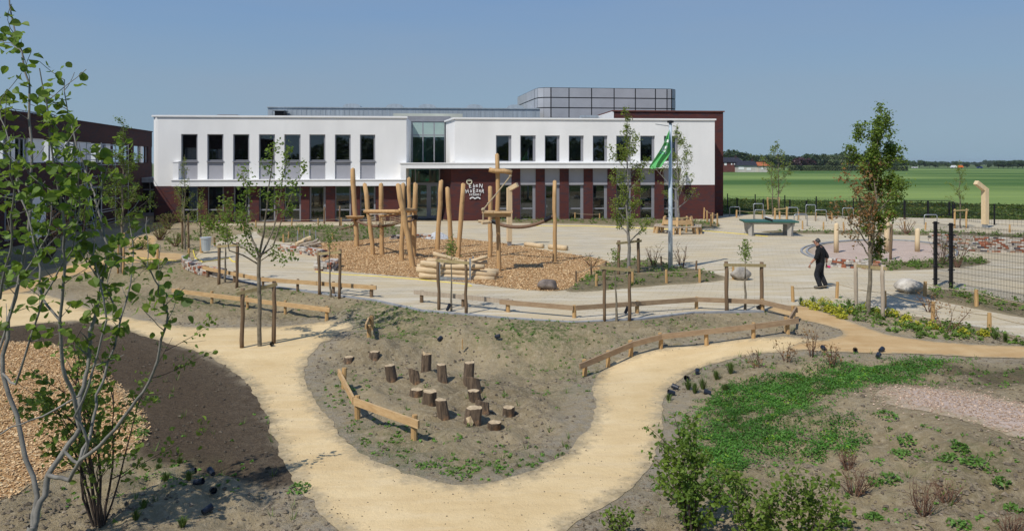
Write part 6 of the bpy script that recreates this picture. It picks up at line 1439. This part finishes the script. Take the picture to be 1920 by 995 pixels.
tree('thin yellow green birch standing left before the white block', 347, 468, 346, 290, 0, [(0, 0), (.3, 34), (.6, 26), (.85, 12), (1, 4)], 4, 33, 1100, .075, 'leafy', 'trunk', z0=.2, nb=20, upd=.8)
tree('second young birch close to the litter bin with bare lower stem', 376, 468, 377, 352, 0, [(0, 0), (.5, 22), (.8, 14), (1, 4)], 3.5, 34, 500, .08, 'leafy', 'twigd', z0=.3, nb=14)
tree('small thin tree in the shade right of the brown wing', 158, 470, 160, 330, 0, [(0, 0), (.5, 22), (.8, 18), (1, 5)], 3.5, 35, 700, .09, 'leaf', 'twigd', z0=.3, nb=14)
# bushes
def shrub(label, bx, by, hpx, wpx, seed, nst, nleaf, leaf, mat='leaf', bark='twigd', cat='shrub', name='shrub', depth=1, lean=0, group=None, rpx=2.2, up=.5, anch_keep=.3, shape='card', tw=4, jit=.05):
    rr = random.Random(seed); rnd = np.random.RandomState(seed); b = P(bx, by); b.z = gxy(b.x, b.y) if gval(allsd, b.x, b.y) < 0 else b.z; k = b.y / F; H = hpx * k; W_ = wpx * k / 2
    root = thing(name, label, cat, tuple(b), group); mb = MB(); anch = []
    for i in range(nst):
        az = i * 2.4 + rr.uniform(-.4, .4); rad = W_ * math.sqrt((i + .5) / nst) * rr.uniform(.75, 1.05); h = H * rr.uniform(.72, 1.02) * (1 - .25 * (rad / max(W_, 1e-3)) ** 2)
        d = Vector((math.cos(az) * rad + lean * k, math.sin(az) * rad, h)); st = b + Vector((math.cos(az), math.sin(az), 0)) * .06 * min(1, W_ * 3) - Vector((0, 0, .02))
        grow_branch(mb, st, d, d.length * .97, rpx * k * rr.uniform(.4, .6), rr, anch, depth, up * .3, tw, anch_keep, 8)
    mb.build('stems', M[bark], root, True)
    if nleaf: leaf_mesh(anch, nleaf, leaf, rnd, jit=jit, shape=shape, asp=.5).build('foliage', M[mat], root)
    return root
shrub('dark green many stemmed shrub beside the silver barked tree in the near left corner', 186, 985, 385, 215, 41, 11, 1300, .075, 'leaf', 'twigd', depth=2, rpx=5, shape='leaf', up=.4, anch_keep=.25)
shrub('tall fresh green shrub in the foreground right of the sand path', 1296, 1000, 225, 120, 42, 7, 1700, .06, 'leafa', 'twigd', depth=1, rpx=5, shape='leaf', lean=-14, anch_keep=.1, jit=.045)
shrub('left one of the two spreading green shrubs at the bottom edge right', 1428, 1040, 165, 118, 43, 7, 800, .06, 'leaf', 'twigd', depth=1, rpx=4, shape='leaf', anch_keep=.15)
shrub('right one of the two spreading green shrubs at the bottom edge right', 1508, 1045, 165, 118, 44, 7, 800, .06, 'leaf', 'twigd', depth=1, rpx=4, shape='leaf', anch_keep=.15)
shrub('tiny shrub with rusty tinted leaves at the bottom edge beside the path', 1158, 1010, 50, 48, 45, 6, 180, .05, 'leaf', 'twigd', depth=1, rpx=3, shape='leaf')
for i, (x, y, h, w_, lb) in enumerate([(1604, 926, 62, 72, 'dry leafless twiggy bush, tallest of the near dead ones'), (1589, 872, 44, 44, 'small dry leafless bush at the edge of the clover'), (1732, 972, 70, 66, 'dry leafless bush with splayed twigs near the bottom right'), (1776, 932, 46, 60, 'dry bush with few green leaves right of the splayed one'), (1897, 1000, 60, 56, 'dry leafless bush cut by the right bottom corner')]):
    shrub(lb, x, y, h, w_, 50 + i, 16, 26 if i == 3 else 0, .04, 'leaf', 'twigr', name='dead_shrub', depth=1, rpx=2.6, tw=4, up=.1)
shrub('rust brown dead shrub in the shade of the brown wing', 92, 488, 110, 92, 61, 14, 900, .07, 'rust', 'twigd', depth=1, rpx=3)
shrub('round green bush beside the entrance behind the climbing frame', 706, 412, 44, 52, 62, 9, 700, .14, 'leafd', 'twigd', depth=1)
for i, (x, y, h, w_, n_, mt, lb) in enumerate([(1660, 690, 0, 0, 0, '', ''), (1775, 628, 78, 100, 90, 'rust', 'bare arching shrub with few orange leaves behind the yellow plants'), (1742, 585, 46, 60, 70, 'rust', 'rusty leaved shrub beside the pale flat boulder'), (1700, 440, 34, 50, 60, 'rust', 'leafless thin shrub between the gravel circle and the field'), (1795, 502, 85, 70, 160, 'leaf', 'thin sparsely leaved shrub behind the mesh fence'), (1768, 498, 70, 50, 120, 'leaf', 'thin bare shrub just right of the thick fence post'), (1560, 690, 55, 26, 60, 'rust', 'thin stem with dead brown leaves right of the sand path'), (1420, 690, 45, 40, 40, 'rust', 'thin reddish seedling shrub left above the clover'), (1522, 668, 62, 30, 50, 'rust', 'tall dry stalk with rusty leaves beside the orange path'), (1475, 676, 40, 50, 60, 'rust', 'loose reddish twigs between pots above the clover'), (470, 470, 60, 60, 0, 'leaf', 'bare thin bush'), (1225, 500, 50, 30, 40, 'leaf', 'tall thin weeds left of the flagpole'), (1278, 503, 52, 32, 40, 'rust', 'dry tall stalks right of the flagpole'), (1110, 500, 30, 50, 50, 'leaf', 'low loose bush at the left end of the flagpole bed')]):
    if h and not lb.endswith('thin bush'): shrub(lb, x, y, h, w_, 70 + i, 8, n_, .07, mt, 'twigr', depth=1, rpx=1.6, up=.1, tw=3)
for i, (x, y, h, w_) in enumerate([(300, 450, 34, 60), (330, 462, 30, 50), (315, 430, 36, 50), (395, 432, 40, 40), (420, 418, 36, 50), (262, 468, 20, 40), (285, 505, 18, 50), (460, 422, 30, 50)]):
    shrub(['leafy low bush left of the birch stakes', 'low bush in front of the birch stakes', 'loose bush with dry stems at the left brick corner', 'bush behind the litter bin', 'green bush before the second ground floor window', 'small bush at the bend of the garden path', 'dry low bush at the rim of the orange path', 'bush with mixed dry stems before the third ground floor window'][i], x, y, h, w_, 90 + i, 12, 420, .09, 'leaf' if i % 2 else 'leafy', 'twigr', depth=1, rpx=2, up=.1)
def low(name, label, cat, x, y, hpx, wpx, seed, mat, kind, group):
    rnd = np.random.RandomState(seed); b = P(x, y); b.z = gxy(b.x, b.y); k = b.y / F; H = hpx * k; W_ = wpx * k / 2; m = MB()
    if kind == 'grass':
        n = 90; th_ = rnd.rand(n) * 6.28; ln = rnd.rand(n); b0 = np.array(b) + np.stack([np.cos(th_), np.sin(th_), 0 * th_], 1) * .03 * ln[:, None]
        h = H * (.6 + .5 * rnd.rand(n)); mid = b0 + np.stack([np.cos(th_) * W_ * ln * .45, np.sin(th_) * W_ * ln * .45, h * .7], 1); tip = b0 + np.stack([np.cos(th_) * W_ * ln, np.sin(th_) * W_ * ln, h * (1 - .25 * ln)], 1)
        s_ = np.stack([-np.sin(th_), np.cos(th_), 0 * th_], 1) * .006
        V = np.stack([b0 - s_, b0 + s_, mid + s_ * .7, mid - s_ * .7, tip], 1).reshape(-1, 3); f = (np.array([[0, 1, 2, 3]])[None] + 5 * np.arange(n)[:, None, None]).reshape(-1, 4); f3 = (np.array([[3, 2, 4]])[None] + 5 * np.arange(n)[:, None, None]).reshape(-1, 3)
        c = (.7 + .7 * rnd.rand(n, 1)) * np.ones((1, 3)); m.add(V, f, c); m.f.append(f3); m.c.append(c); m.m.append(np.zeros(n, int))
    else:
        n = 190 if mat == 'yel' else 90; m = scatter_plants(np.array([b.x]), np.array([b.y]), np.array([b.z]), n, .045 + H * .1, np.array([W_]), np.array([H * (1 if mat == 'yel' else .7)]), np.ones((1, 3)), rnd)
    o = m.build(name, M[mat]); center(o); return tag(o, label, cat, group)
ye = [(1513, 571, 14), (1528, 578, 16), (1547, 570, 18), (1553, 582, 16), (1571, 588, 22), (1578, 594, 14), (1597, 586, 12), (1619, 578, 16), (1641, 585, 12), (1672, 590, 18), (1690, 607, 16), (1700, 600, 12), (1718, 606, 14), (1749, 618, 18), (1760, 622, 12), (1806, 628, 16), (1843, 632, 14)]
for i, (x, y, s_) in enumerate(ye):
    low('yellow_plant', 'bright yellow leaved plant, number %s from the left in the bed along the orange path' % ['one', 'two', 'three', 'four', 'five', 'six', 'seven', 'eight', 'nine', 'ten', 'eleven', 'twelve', 'thirteen', 'fourteen', 'fifteen', 'sixteen', 'seventeen'][i], 'plant', x, y + 3, s_, s_ * 1.5, 200 + i, 'yel', 'leaf', 'yellow plants in the bed along the orange path')
gt = [(1502, 570, 18, 'leftmost, at the tip of the yellow plant bed'), (1525, 566, 14, 'second from left in the yellow plant bed'), (1592, 578, 18, 'before the grey stakes'), (1865, 636, 18, 'left of the last two at the right bed end'), (1885, 637, 22, 'last but one at the right end of the bed'), (1905, 640, 12, 'last at the right end of the bed'),
      (1290, 727, 22, 'between two pots beside the sand path'), (1318, 728, 26, 'tallest, left of the clover'), (1303, 742, 22, 'yellowish, nearest to the sand path pots'), (1343, 706, 20, 'behind the clover tip'), (1360, 735, 18, 'at the edge of the clover'), (1370, 705, 26, 'upright, above the clover edge'), (1254, 748, 14, 'small, at the sand path edge'),
      (298, 872, 12, 'small, upper left one in the near left soil'), (310, 905, 20, 'in the middle of the near left soil'), (354, 912, 20, 'right one in the near left soil'), (255, 985, 22, 'at the bottom edge left'), (342, 998, 22, 'at the bottom edge below the pots'), (337, 862, 13, 'topmost in the near left soil'), (270, 960, 18, 'shaded, beside the dark shrub')]
for i, (x, y, s_, lb) in enumerate(gt): low('grass_tuft', 'tuft of fine green grass, ' + lb, 'grass tuft', x, y + 2, s_, s_ * 1.3, 300 + i, 'grass', 'grass', 'planted tufts of grass')
wd = [(1690, 852, 'left group by the pink gravel'), (1780, 862, 'rightmost broad weed near the pink gravel'), (1800, 845, 'weed just behind the broad one'), (1825, 872, 'right front weed of the cluster'), (1640, 905, 'weed right of the tallest dry bush'), (1668, 900, 'small weed further right of the dry bush'), (1580, 975, 'weed at the foot of the right spreading shrub'), (1800, 985, 'weed below the splayed dry bush'), (1640, 965, 'weed in front of the tallest dry bush'), (1660, 780, 'weed left of the pink gravel'), (1700, 822, 'weed standing alone below the gravel'), (560, 918, 'weed at the left edge of the sand path'), (1900, 948, 'weed near the right bottom corner'), (1525, 840, 'weed at the lower clover rim'), (1880, 905, 'lonely weed at the right edge'), (250, 795, 'weed by the chips left'), (262, 815, 'second weed by the chips left')]
for i, (x, y, lb) in enumerate(wd): low('weed_plant', 'broad leaved green weed, ' + lb, 'plant', x, y, 14 + (i * 7) % 9, 34 + (i * 11) % 22, 400 + i, 'weed', 'leaf', 'single green weeds on the bare soil')
# ------------------------------------------------------------------ the two post tree on the sand path: limbs laid out by hand
def limbtree(label, base, dist, limbs, nleaf, leaf, mat, bark, seed, name='tree', shape='card', twig=(.25, .5), ntw=3, r0=.05, jit=.05, lefrac=.35, zjit=.12, cat='tree', colv=(.65, .65)):
    rr = random.Random(seed); rnd = np.random.RandomState(seed); root = thing(name, label, cat, tuple(base)); mb = MB(); anch = []
    for pix, ra, rb, dy, fr in limbs:
        n = len(pix); p3 = [Q(x, y, dist + dy * (i / max(1, n - 1))) for i, (x, y) in enumerate(pix)]
        if pix[0] == 'base': pass
        pts_ = []
        for i in range(n - 1):
            for k in range(3): pts_.append(p3[i].lerp(p3[i + 1], k / 3) + (rv(rr, .006) if k else Vector()))
        pts_.append(p3[-1]); N_ = len(pts_)
        mb.tube(pts_, [ra + (rb - ra) * i / (N_ - 1) for i in range(N_)], 8, cap=False)
        for i in range(N_):
            if i / N_ >= fr:
                anch.append((pts_[i], 0))
                if i and rr.random() < ntw / 4:
                    d = (pts_[i] - pts_[i - 1]).normalized(); s_ = d.cross(rv(rr)).normalized(); grow_branch(mb, pts_[i], d * .7 + s_, rr.uniform(*twig), max(.003, rb * .8), rr, anch, 0, .15, 2, lefrac, 4)
    mb.build('trunk', M[bark], root, True)
    leaf_mesh(anch, nleaf, leaf, rnd, jit=jit, shape=shape, colv=colv, up=.3).build('crown', M[mat], root); return root
b7 = P(487, 649); D7 = b7.y
limbtree('young tree with spreading dark limbs on the sand path between two stakes', b7, D7, [
    ([(487, 655), (486, 600), (487, 560), (485, 520), (486, 478)], .062, .048, 0, 2), ([(486, 480), (474, 452), (464, 420), (461, 390), (463, 350), (452, 318)], .034, .007, .5, .45),
    ([(486, 482), (494, 440), (499, 400), (503, 355), (510, 310), (512, 275)], .034, .006, -.3, .45), ([(488, 482), (503, 452), (514, 425), (522, 385), (530, 335), (540, 285)], .030, .006, .6, .45),
    ([(489, 478), (512, 462), (522, 430), (536, 395), (552, 352), (570, 322)], .026, .005, -.6, .5), ([(484, 488), (460, 466), (436, 456), (424, 432), (402, 425), (384, 412)], .028, .005, .2, .4),
    ([(484, 495), (455, 478), (430, 470), (425, 440), (430, 400), (428, 372)], .022, .005, -.8, .5), ([(487, 490), (510, 474), (530, 480), (545, 487)], .016, .004, -.4, .3), ([(486, 480), (480, 470), (470, 468), (460, 440), (455, 410)], .016, .004, -1, .4)],
    1900, .09, 'leafa', 'trunk', 7, jit=.075, twig=(.15, .4))
for i_ in range(15):
    x_ = -75 + i_ * 11 + rf0.uniform(-3, 3); bt_.append((x_, -62 + rf0.uniform(-10, 6)))
# ------------------------------------------------------------------ near silver barked tree on the left (aspen), many stems
DN = 4.6; bN = Vector(((55 - 960) * DN / F, DN, hz(-3, 4.6)))
stems = [([(50, 1700), (40, 1500), (30, 1200), (42, 1080), (62, 985)], .055, .042, 0, 2), ([(62, 990), (75, 940), (90, 890), (120, 845), (150, 800), (150, 740), (165, 690), (168, 620)], .030, .016, .3, .8),
    ([(168, 620), (185, 560), (205, 470), (180, 380), (165, 330), (143, 275), (126, 205), (121, 150)], .015, .004, .4, .05), ([(150, 800), (138, 740), (118, 690), (112, 600), (122, 500), (118, 400), (100, 300), (92, 220), (74, 128)], .019, .004, -.5, .35),
    ([(90, 890), (130, 900), (150, 862), (200, 820), (245, 765), (280, 715), (300, 650), (313, 605), (306, 560), (290, 525), (268, 490)], .020, .004, -.6, .62), ([(62, 985), (70, 930), (40, 820), (5, 700), (15, 600), (45, 480), (58, 380), (60, 300), (55, 190), (42, 100), (18, 10), (5, -60)], .024, .005, .6, .38),
    ([(150, 862), (172, 800), (180, 740), (215, 650), (238, 560), (250, 480), (240, 400)], .016, .004, .5, .45), ([(120, 845), (150, 870), (165, 830), (140, 780), (175, 690), (200, 600), (175, 480), (190, 360), (205, 300)], .015, .004, -.3, .5),
    ([(112, 600), (80, 560), (70, 480), (52, 400), (30, 330), (10, 240), (0, 190)], .012, .004, .3, .2), ([(5, 700), (30, 720), (55, 640), (80, 560), (135, 470), (150, 380), (148, 320)], .011, .004, -.4, .3), ([(150, 740), (80, 780), (20, 800), (-30, 830)], .010, .005, -.2, 2), ([(42, 100), (20, 80), (-10, 76)], .005, .003, .1, .3), ([(0, 560), (20, 470), (25, 380), (20, 300), (-5, 260)], .012, .004, -.4, .1), ([(-20, 700), (10, 620), (40, 520), (90, 440), (100, 360)], .012, .004, .2, .2), ([(225, 600), (200, 540), (150, 470), (130, 400), (145, 350)], .008, .003, -.2, .1)]
stems = [(p_, a_ * .68, b_ * .72, c_, d_) for p_, a_, b_, c_, d_ in stems]
limbtree('silver barked many stemmed tree with round dark leaves in the near left corner', bN, DN, stems, 950, .056, 'leafa', 'aspen', 17, shape='leaf', twig=(.10, .30), ntw=3.2, jit=.035, lefrac=.2, colv=(.6, .8))
tree('dense young tree standing just outside the left edge, whose shadow falls on the near soil', -190, 1120, -190, 120, 0, [(0, 0), (.4, 100), (.6, 170), (.8, 140), (1, 40)], 26, 77, 2600, .08, 'leaf', 'aspen', z0=.4, nb=22, upd=.9)
# ------------------------------------------------------------------ woodland and single trees beyond the field
def far_crown(seed, w_, h, n, sz):
    rnd = np.random.RandomState(seed); m = MB(); cl = rnd.randn(26, 3) * np.array([w_ * .27, w_ * .27, h * .2]) + np.array([0, 0, h * .58]); cl[:, 2] = np.clip(cl[:, 2], h * .28, h * .9)
    i = rnd.randint(0, 26, n); u = rnd.randn(n, 3); u /= np.linalg.norm(u, axis=1)[:, None]; c = cl[i] + u * (rnd.rand(n, 1) ** .4) * np.array([w_ * .2, w_ * .2, h * .15]); c[:, 2] = np.maximum(c[:, 2], .3)
    V, f = leafcards(c, sz * (.6 + .8 * rnd.rand(n)), .3, .8, rnd); tn = .75 + .5 * rnd.rand(26, 1); m.add(V, f, tn[i] * (.8 + .4 * rnd.rand(n, 1)) * np.ones((1, 3))); return m
def far_tree(name, label, cat, seed, w_, h, mat, loc=(0, 0, 0), n=900, sz=1.4, group=None):
    r_ = thing(name, label, cat, (0, 0, 0), group); m = MB(); m.tube([(0, 0, -.3), (.1, 0, h * .25), (0, .1, h * .6)], [h * .035, h * .028, h * .01], 6); 
    for k in range(4): a = k * 1.6; m.tube([(0, 0, h * .22), (math.cos(a) * w_ * .2, math.sin(a) * w_ * .2, h * .5)], [h * .015, h * .006], 5)
    m.build('trunk', M['twigd'], r_); far_crown(seed, w_, h, n, sz).build('crown', M[mat], r_); r_.location = loc; return r_
M['far2'] = leafmat('mid green woodland foliage', (.050, .083, .026), .15); M['far3'] = leafmat('copper beech foliage', (.045, .018, .022), .1); M['far4'] = leafmat('light woodland foliage', (.085, .11, .045), .15)
prot = [far_tree('woodland_tree', 'x', 'tree', 500 + i, 13 + i % 3 * 2, 12, ['far', 'far2', 'far4', 'far'][i % 4], n=1500) for i in range(4)]
ORD = ['first', 'second', 'third', 'fourth', 'fifth', 'sixth', 'seventh', 'eighth', 'ninth', 'tenth', 'eleventh', 'twelfth', 'thirteenth', 'fourteenth', 'fifteenth', 'sixteenth', 'seventeenth', 'eighteenth', 'nineteenth', 'twentieth', 'twenty first', 'twenty second', 'twenty third', 'twenty fourth', 'twenty fifth', 'twenty sixth', 'twenty seventh', 'twenty eighth', 'twenty ninth', 'thirtieth', 'thirty first', 'thirty second', 'thirty third', 'thirty fourth', 'thirty fifth', 'thirty sixth', 'thirty seventh', 'thirty eighth', 'thirty ninth', 'fortieth']
rf = random.Random(9); used = set()
def put(px, base, top, d, wscale, k, label, group, sc0=12.0):
    src = prot[k]; o = src if k not in used else copy_tree(src); used.add(k)
    h = (base - top) * d / F; x = (px - 960) * d / F; s_ = h / 11.2; o.location = (x, d, 0); o.scale = (s_ * wscale, s_ * wscale, s_); o.rotation_euler = (0, 0, rf.uniform(0, 6.28)); o['label'] = label; o['group'] = group; return o
def base_y(d): return HY + CH * F / d
i = 0; GW = 'trees of the wood beyond the wheat field'
prof = [(1352, 288), (1366, 285), (1381, 286), (1395, 292), (1410, 294), (1424, 293), (1436, 294), (1448, 295), (1470, 292), (1484, 294), (1496, 297), (1510, 294), (1522, 291), (1535, 292), (1548, 293), (1560, 294), (1572, 292), (1584, 289), (1598, 292), (1610, 294), (1624, 293), (1638, 294), (1652, 297), (1668, 300), (1684, 301)]
for px, ty in prof:
    d = 420 + rf.uniform(-12, 25); put(px, base_y(d), ty + rf.uniform(-1, 1), d, rf.uniform(1.0, 1.35), rf.choice([0, 1, 2, 3]), '%s tree from the left in the wood behind the houses and the field hedge' % ORD[i], GW); i += 1
rp = far_tree('copper_beech', 'dark purple tree between the young yellowish tree and the wood', 'tree', 520, 12, 10, 'far3', n=1300); d = 405; rp.location = ((1500 - 960) * d / F, d, 0); rp.scale = (.8, .8, .75)
i = 0
for px, ty in [(1679, 302), (1693, 304), (1707, 303), (1724, 302), (1743, 305), (1754, 304), (1759, 306), (1777, 307), (1793, 304), (1812, 306), (1833, 308), (1854, 307)]:
    d = 640; put(px, base_y(d), ty - .5, d, rf.uniform(.8, 1.0), rf.choice([0, 1, 3]), '%s roadside tree from the left along the road beyond the field' % ORD[i], 'single trees along the far road'); i += 1
i = 0
for k in range(34):
    px = 1640 + k * 8.6 + rf.uniform(-3, 3); d = 1150 + rf.uniform(-60, 150); put(px, base_y(d), 304.5 - 2.2 * (px > 1840) - rf.uniform(0, 1.5), d, rf.uniform(1.1, 1.7), rf.choice([0, 0, 1, 3]), '%s tree from the left in the hazy distant treeline on the right' % ORD[i], 'trees of the distant treeline'); i += 1
i = 0
for px in range(1872, 1990, 9):
    d = 560; put(px, base_y(d), 304 - rf.uniform(0, 2), d, rf.uniform(.9, 1.2), 0, '%s tree from the left of the dark clump at the right end of the field' % ORD[i], 'dark clump of trees right of the field'); i += 1
# hedge row at the end of the field
m = MB(); n = 20000; rnd = np.random.RandomState(3); x0, x1 = (1480 - 960) * 400 / F, (1700 - 960) * 400 / F; xx = rnd.uniform(x0, x1, n); c = np.stack([xx, 400 + rnd.uniform(-1.5, 1.5, n), rnd.rand(n) * (2.9 + .5 * vn(xx, xx * 0, 4, 2))], 1)
V, f = leafcards(c, .7 * (.6 + .8 * rnd.rand(n)), .3, .8, rnd); m.add(V, f, (.8 + .7 * (vn(xx, xx * 0, 3, 5)[:, None] + .5)) * np.ones((1, 3))); o = m.build('hedge', M['far4']); center(o); tag(o, 'long clipped hedge between the wheat field and the wood', 'hedge')
for i, (x_, y_) in enumerate(bt_):
    o = copy_tree(prot[i % 4]); s_ = rf0.uniform(.55, .95); o.location = (x_, y_, 0); o.scale = (s_ * 1.3, s_ * 1.3, s_); o['label'] = '%s tree from the left in the row behind the viewer mirrored in the school windows' % ORD[i]; o['group'] = 'row of trees behind the viewer'
# ------------------------------------------------------------------ houses beyond the field
def house(label, px0, px1, by, ey, ry, d, wallm, roofm, wins, seed, gable=.0):
    x0, x1 = (px0 - 960) * d / F, (px1 - 960) * d / F; ze, zr = CH - (ey - HY) * d / F, CH - (ry - HY) * d / F; dep = 9
    root = thing('house', label, 'house', ((x0 + x1) / 2, d, 0)); m = MB(); m.box(((x0 + x1) / 2, d + dep / 2, ze / 2 - .3), (x1 - x0, dep, ze + .6)); m.build('wall', M[wallm], root)
    m = MB(); e = .5; i_ = (x1 - x0) * gable
    V = [(x0 - e, d - e, ze), (x1 + e, d - e, ze), (x1 + e, d + dep + e, ze), (x0 - e, d + dep + e, ze), (x0 + i_, d + dep / 2, zr), (x1 - i_, d + dep / 2, zr)]; m.add(V, [(0, 1, 5, 4), (2, 3, 4, 5), (1, 2, 5), (3, 0, 4), (3, 2, 1, 0)]); rf_ = m.build('roof', M[roofm], root)
    for (a, b, t_, u_) in wins:
        m = MB(); xa, xb = (a - 960) * d / F, (b - 960) * d / F; za, zb = CH - (u_ - HY) * d / F, CH - (t_ - HY) * d / F; m.box(((xa + xb) / 2, d - .03, (za + zb) / 2), (xb - xa, .1, zb - za)); m.build('window', M['white'], root)
    m = MB(); m.box((x0 + (x1 - x0) * .8, d + dep / 2, zr + .2), (.7, .7, 1.2)); m.build('chimney', M['brickd'], rf_); return root
M['tile'] = simple('dark roof tile', (.028, .026, .034), .6, 0, .2, 1); M['tiler'] = simple('orange roof tile', (.42, .13, .05), .8, 0, .2, 1); M['cream'] = simple('cream wall', (.55, .52, .47), .9, 0, .1, 1, 0); M['fbrick'] = simple('red house brick', (.14, .05, .04), .9, 0, .2, 1, 0)
house('brick house with dark hipped roof and white windows beside the school corner', 1346, 1394, 319, 304, 295, 350, 'fbrick', 'tile', [(1358, 1362.5, 305.5, 310), (1370.5, 1373, 306, 309), (1376, 1378, 306, 309)], 1, .12)
house('cream bungalow with a low dark roof and white frontage', 1384, 1424, 319, 310.5, 301.5, 345, 'cream', 'tile', [(1385, 1395, 313, 318), (1400, 1408, 315, 319)], 2, .1)
house('small pale house with a bright orange tiled roof', 1424, 1441, 319, 311, 304, 343, 'cream', 'tiler', [(1428, 1431, 313, 318)], 3, .0)
for i, (x, y, c_, lb) in enumerate([(1715, 315.8, (.8, .8, .8), 'white car parked far off on the road beyond the field'), (1788, 315.6, (.8, .8, .8), 'white van far off on the road beyond the field'), (1837, 315, (.03, .05, .2), 'blue car far off on the road right of the orange and blue spot'), (1800, 314.6, (.8, .2, .04), 'orange truck on the far road behind the thin tree')]):
    d = 600; x_ = (x - 960) * d / F; root = thing('car' if i != 3 else 'truck', lb, 'car' if i != 3 else 'truck', (x_, d, 0)); mm_ = simple('car paint %d' % i, c_, .4, 0, 0, 1, 0); s_ = 1.5 if i in (1, 3) else 1
    m = MB(); m.box((x_, d, .75 * s_), (3.2 + s_, 1.8, .7 * s_)); m.build('body', mm_, root); m = MB(); m.box((x_ + .1, d, 1.25 * s_ + .1), (2.2 * s_, 1.6, .6 * s_)); m.build('cabin', mm_ if s_ > 1 else M['black'], root)
    for q in (-1.3, 1.3): m = MB(); m.tube([(x_ + q, d - .9, .33), (x_ + q, d + .9, .33)], .33, 10); m.build('wheel', M['black'], root)
# ------------------------------------------------------------------ summer haze
HM = bpy.data.materials.new('haze'); HM.use_nodes = True; HM.node_tree.nodes.remove(HM.node_tree.nodes['Principled BSDF'])
pv = HM.node_tree.nodes.new('ShaderNodeVolumePrincipled'); pv.inputs['Color'].default_value = (.80, .88, 1, 1); pv.inputs['Density'].default_value = .00011; pv.inputs['Anisotropy'].default_value = .2
HM.node_tree.links.new(pv.outputs[0], HM.node_tree.nodes['Material Output'].inputs['Volume'])
m = MB(); m.box((0, 1850, 8), (5100, 4400, 18)); tag(m.build('haze', HM), kind='stuff')
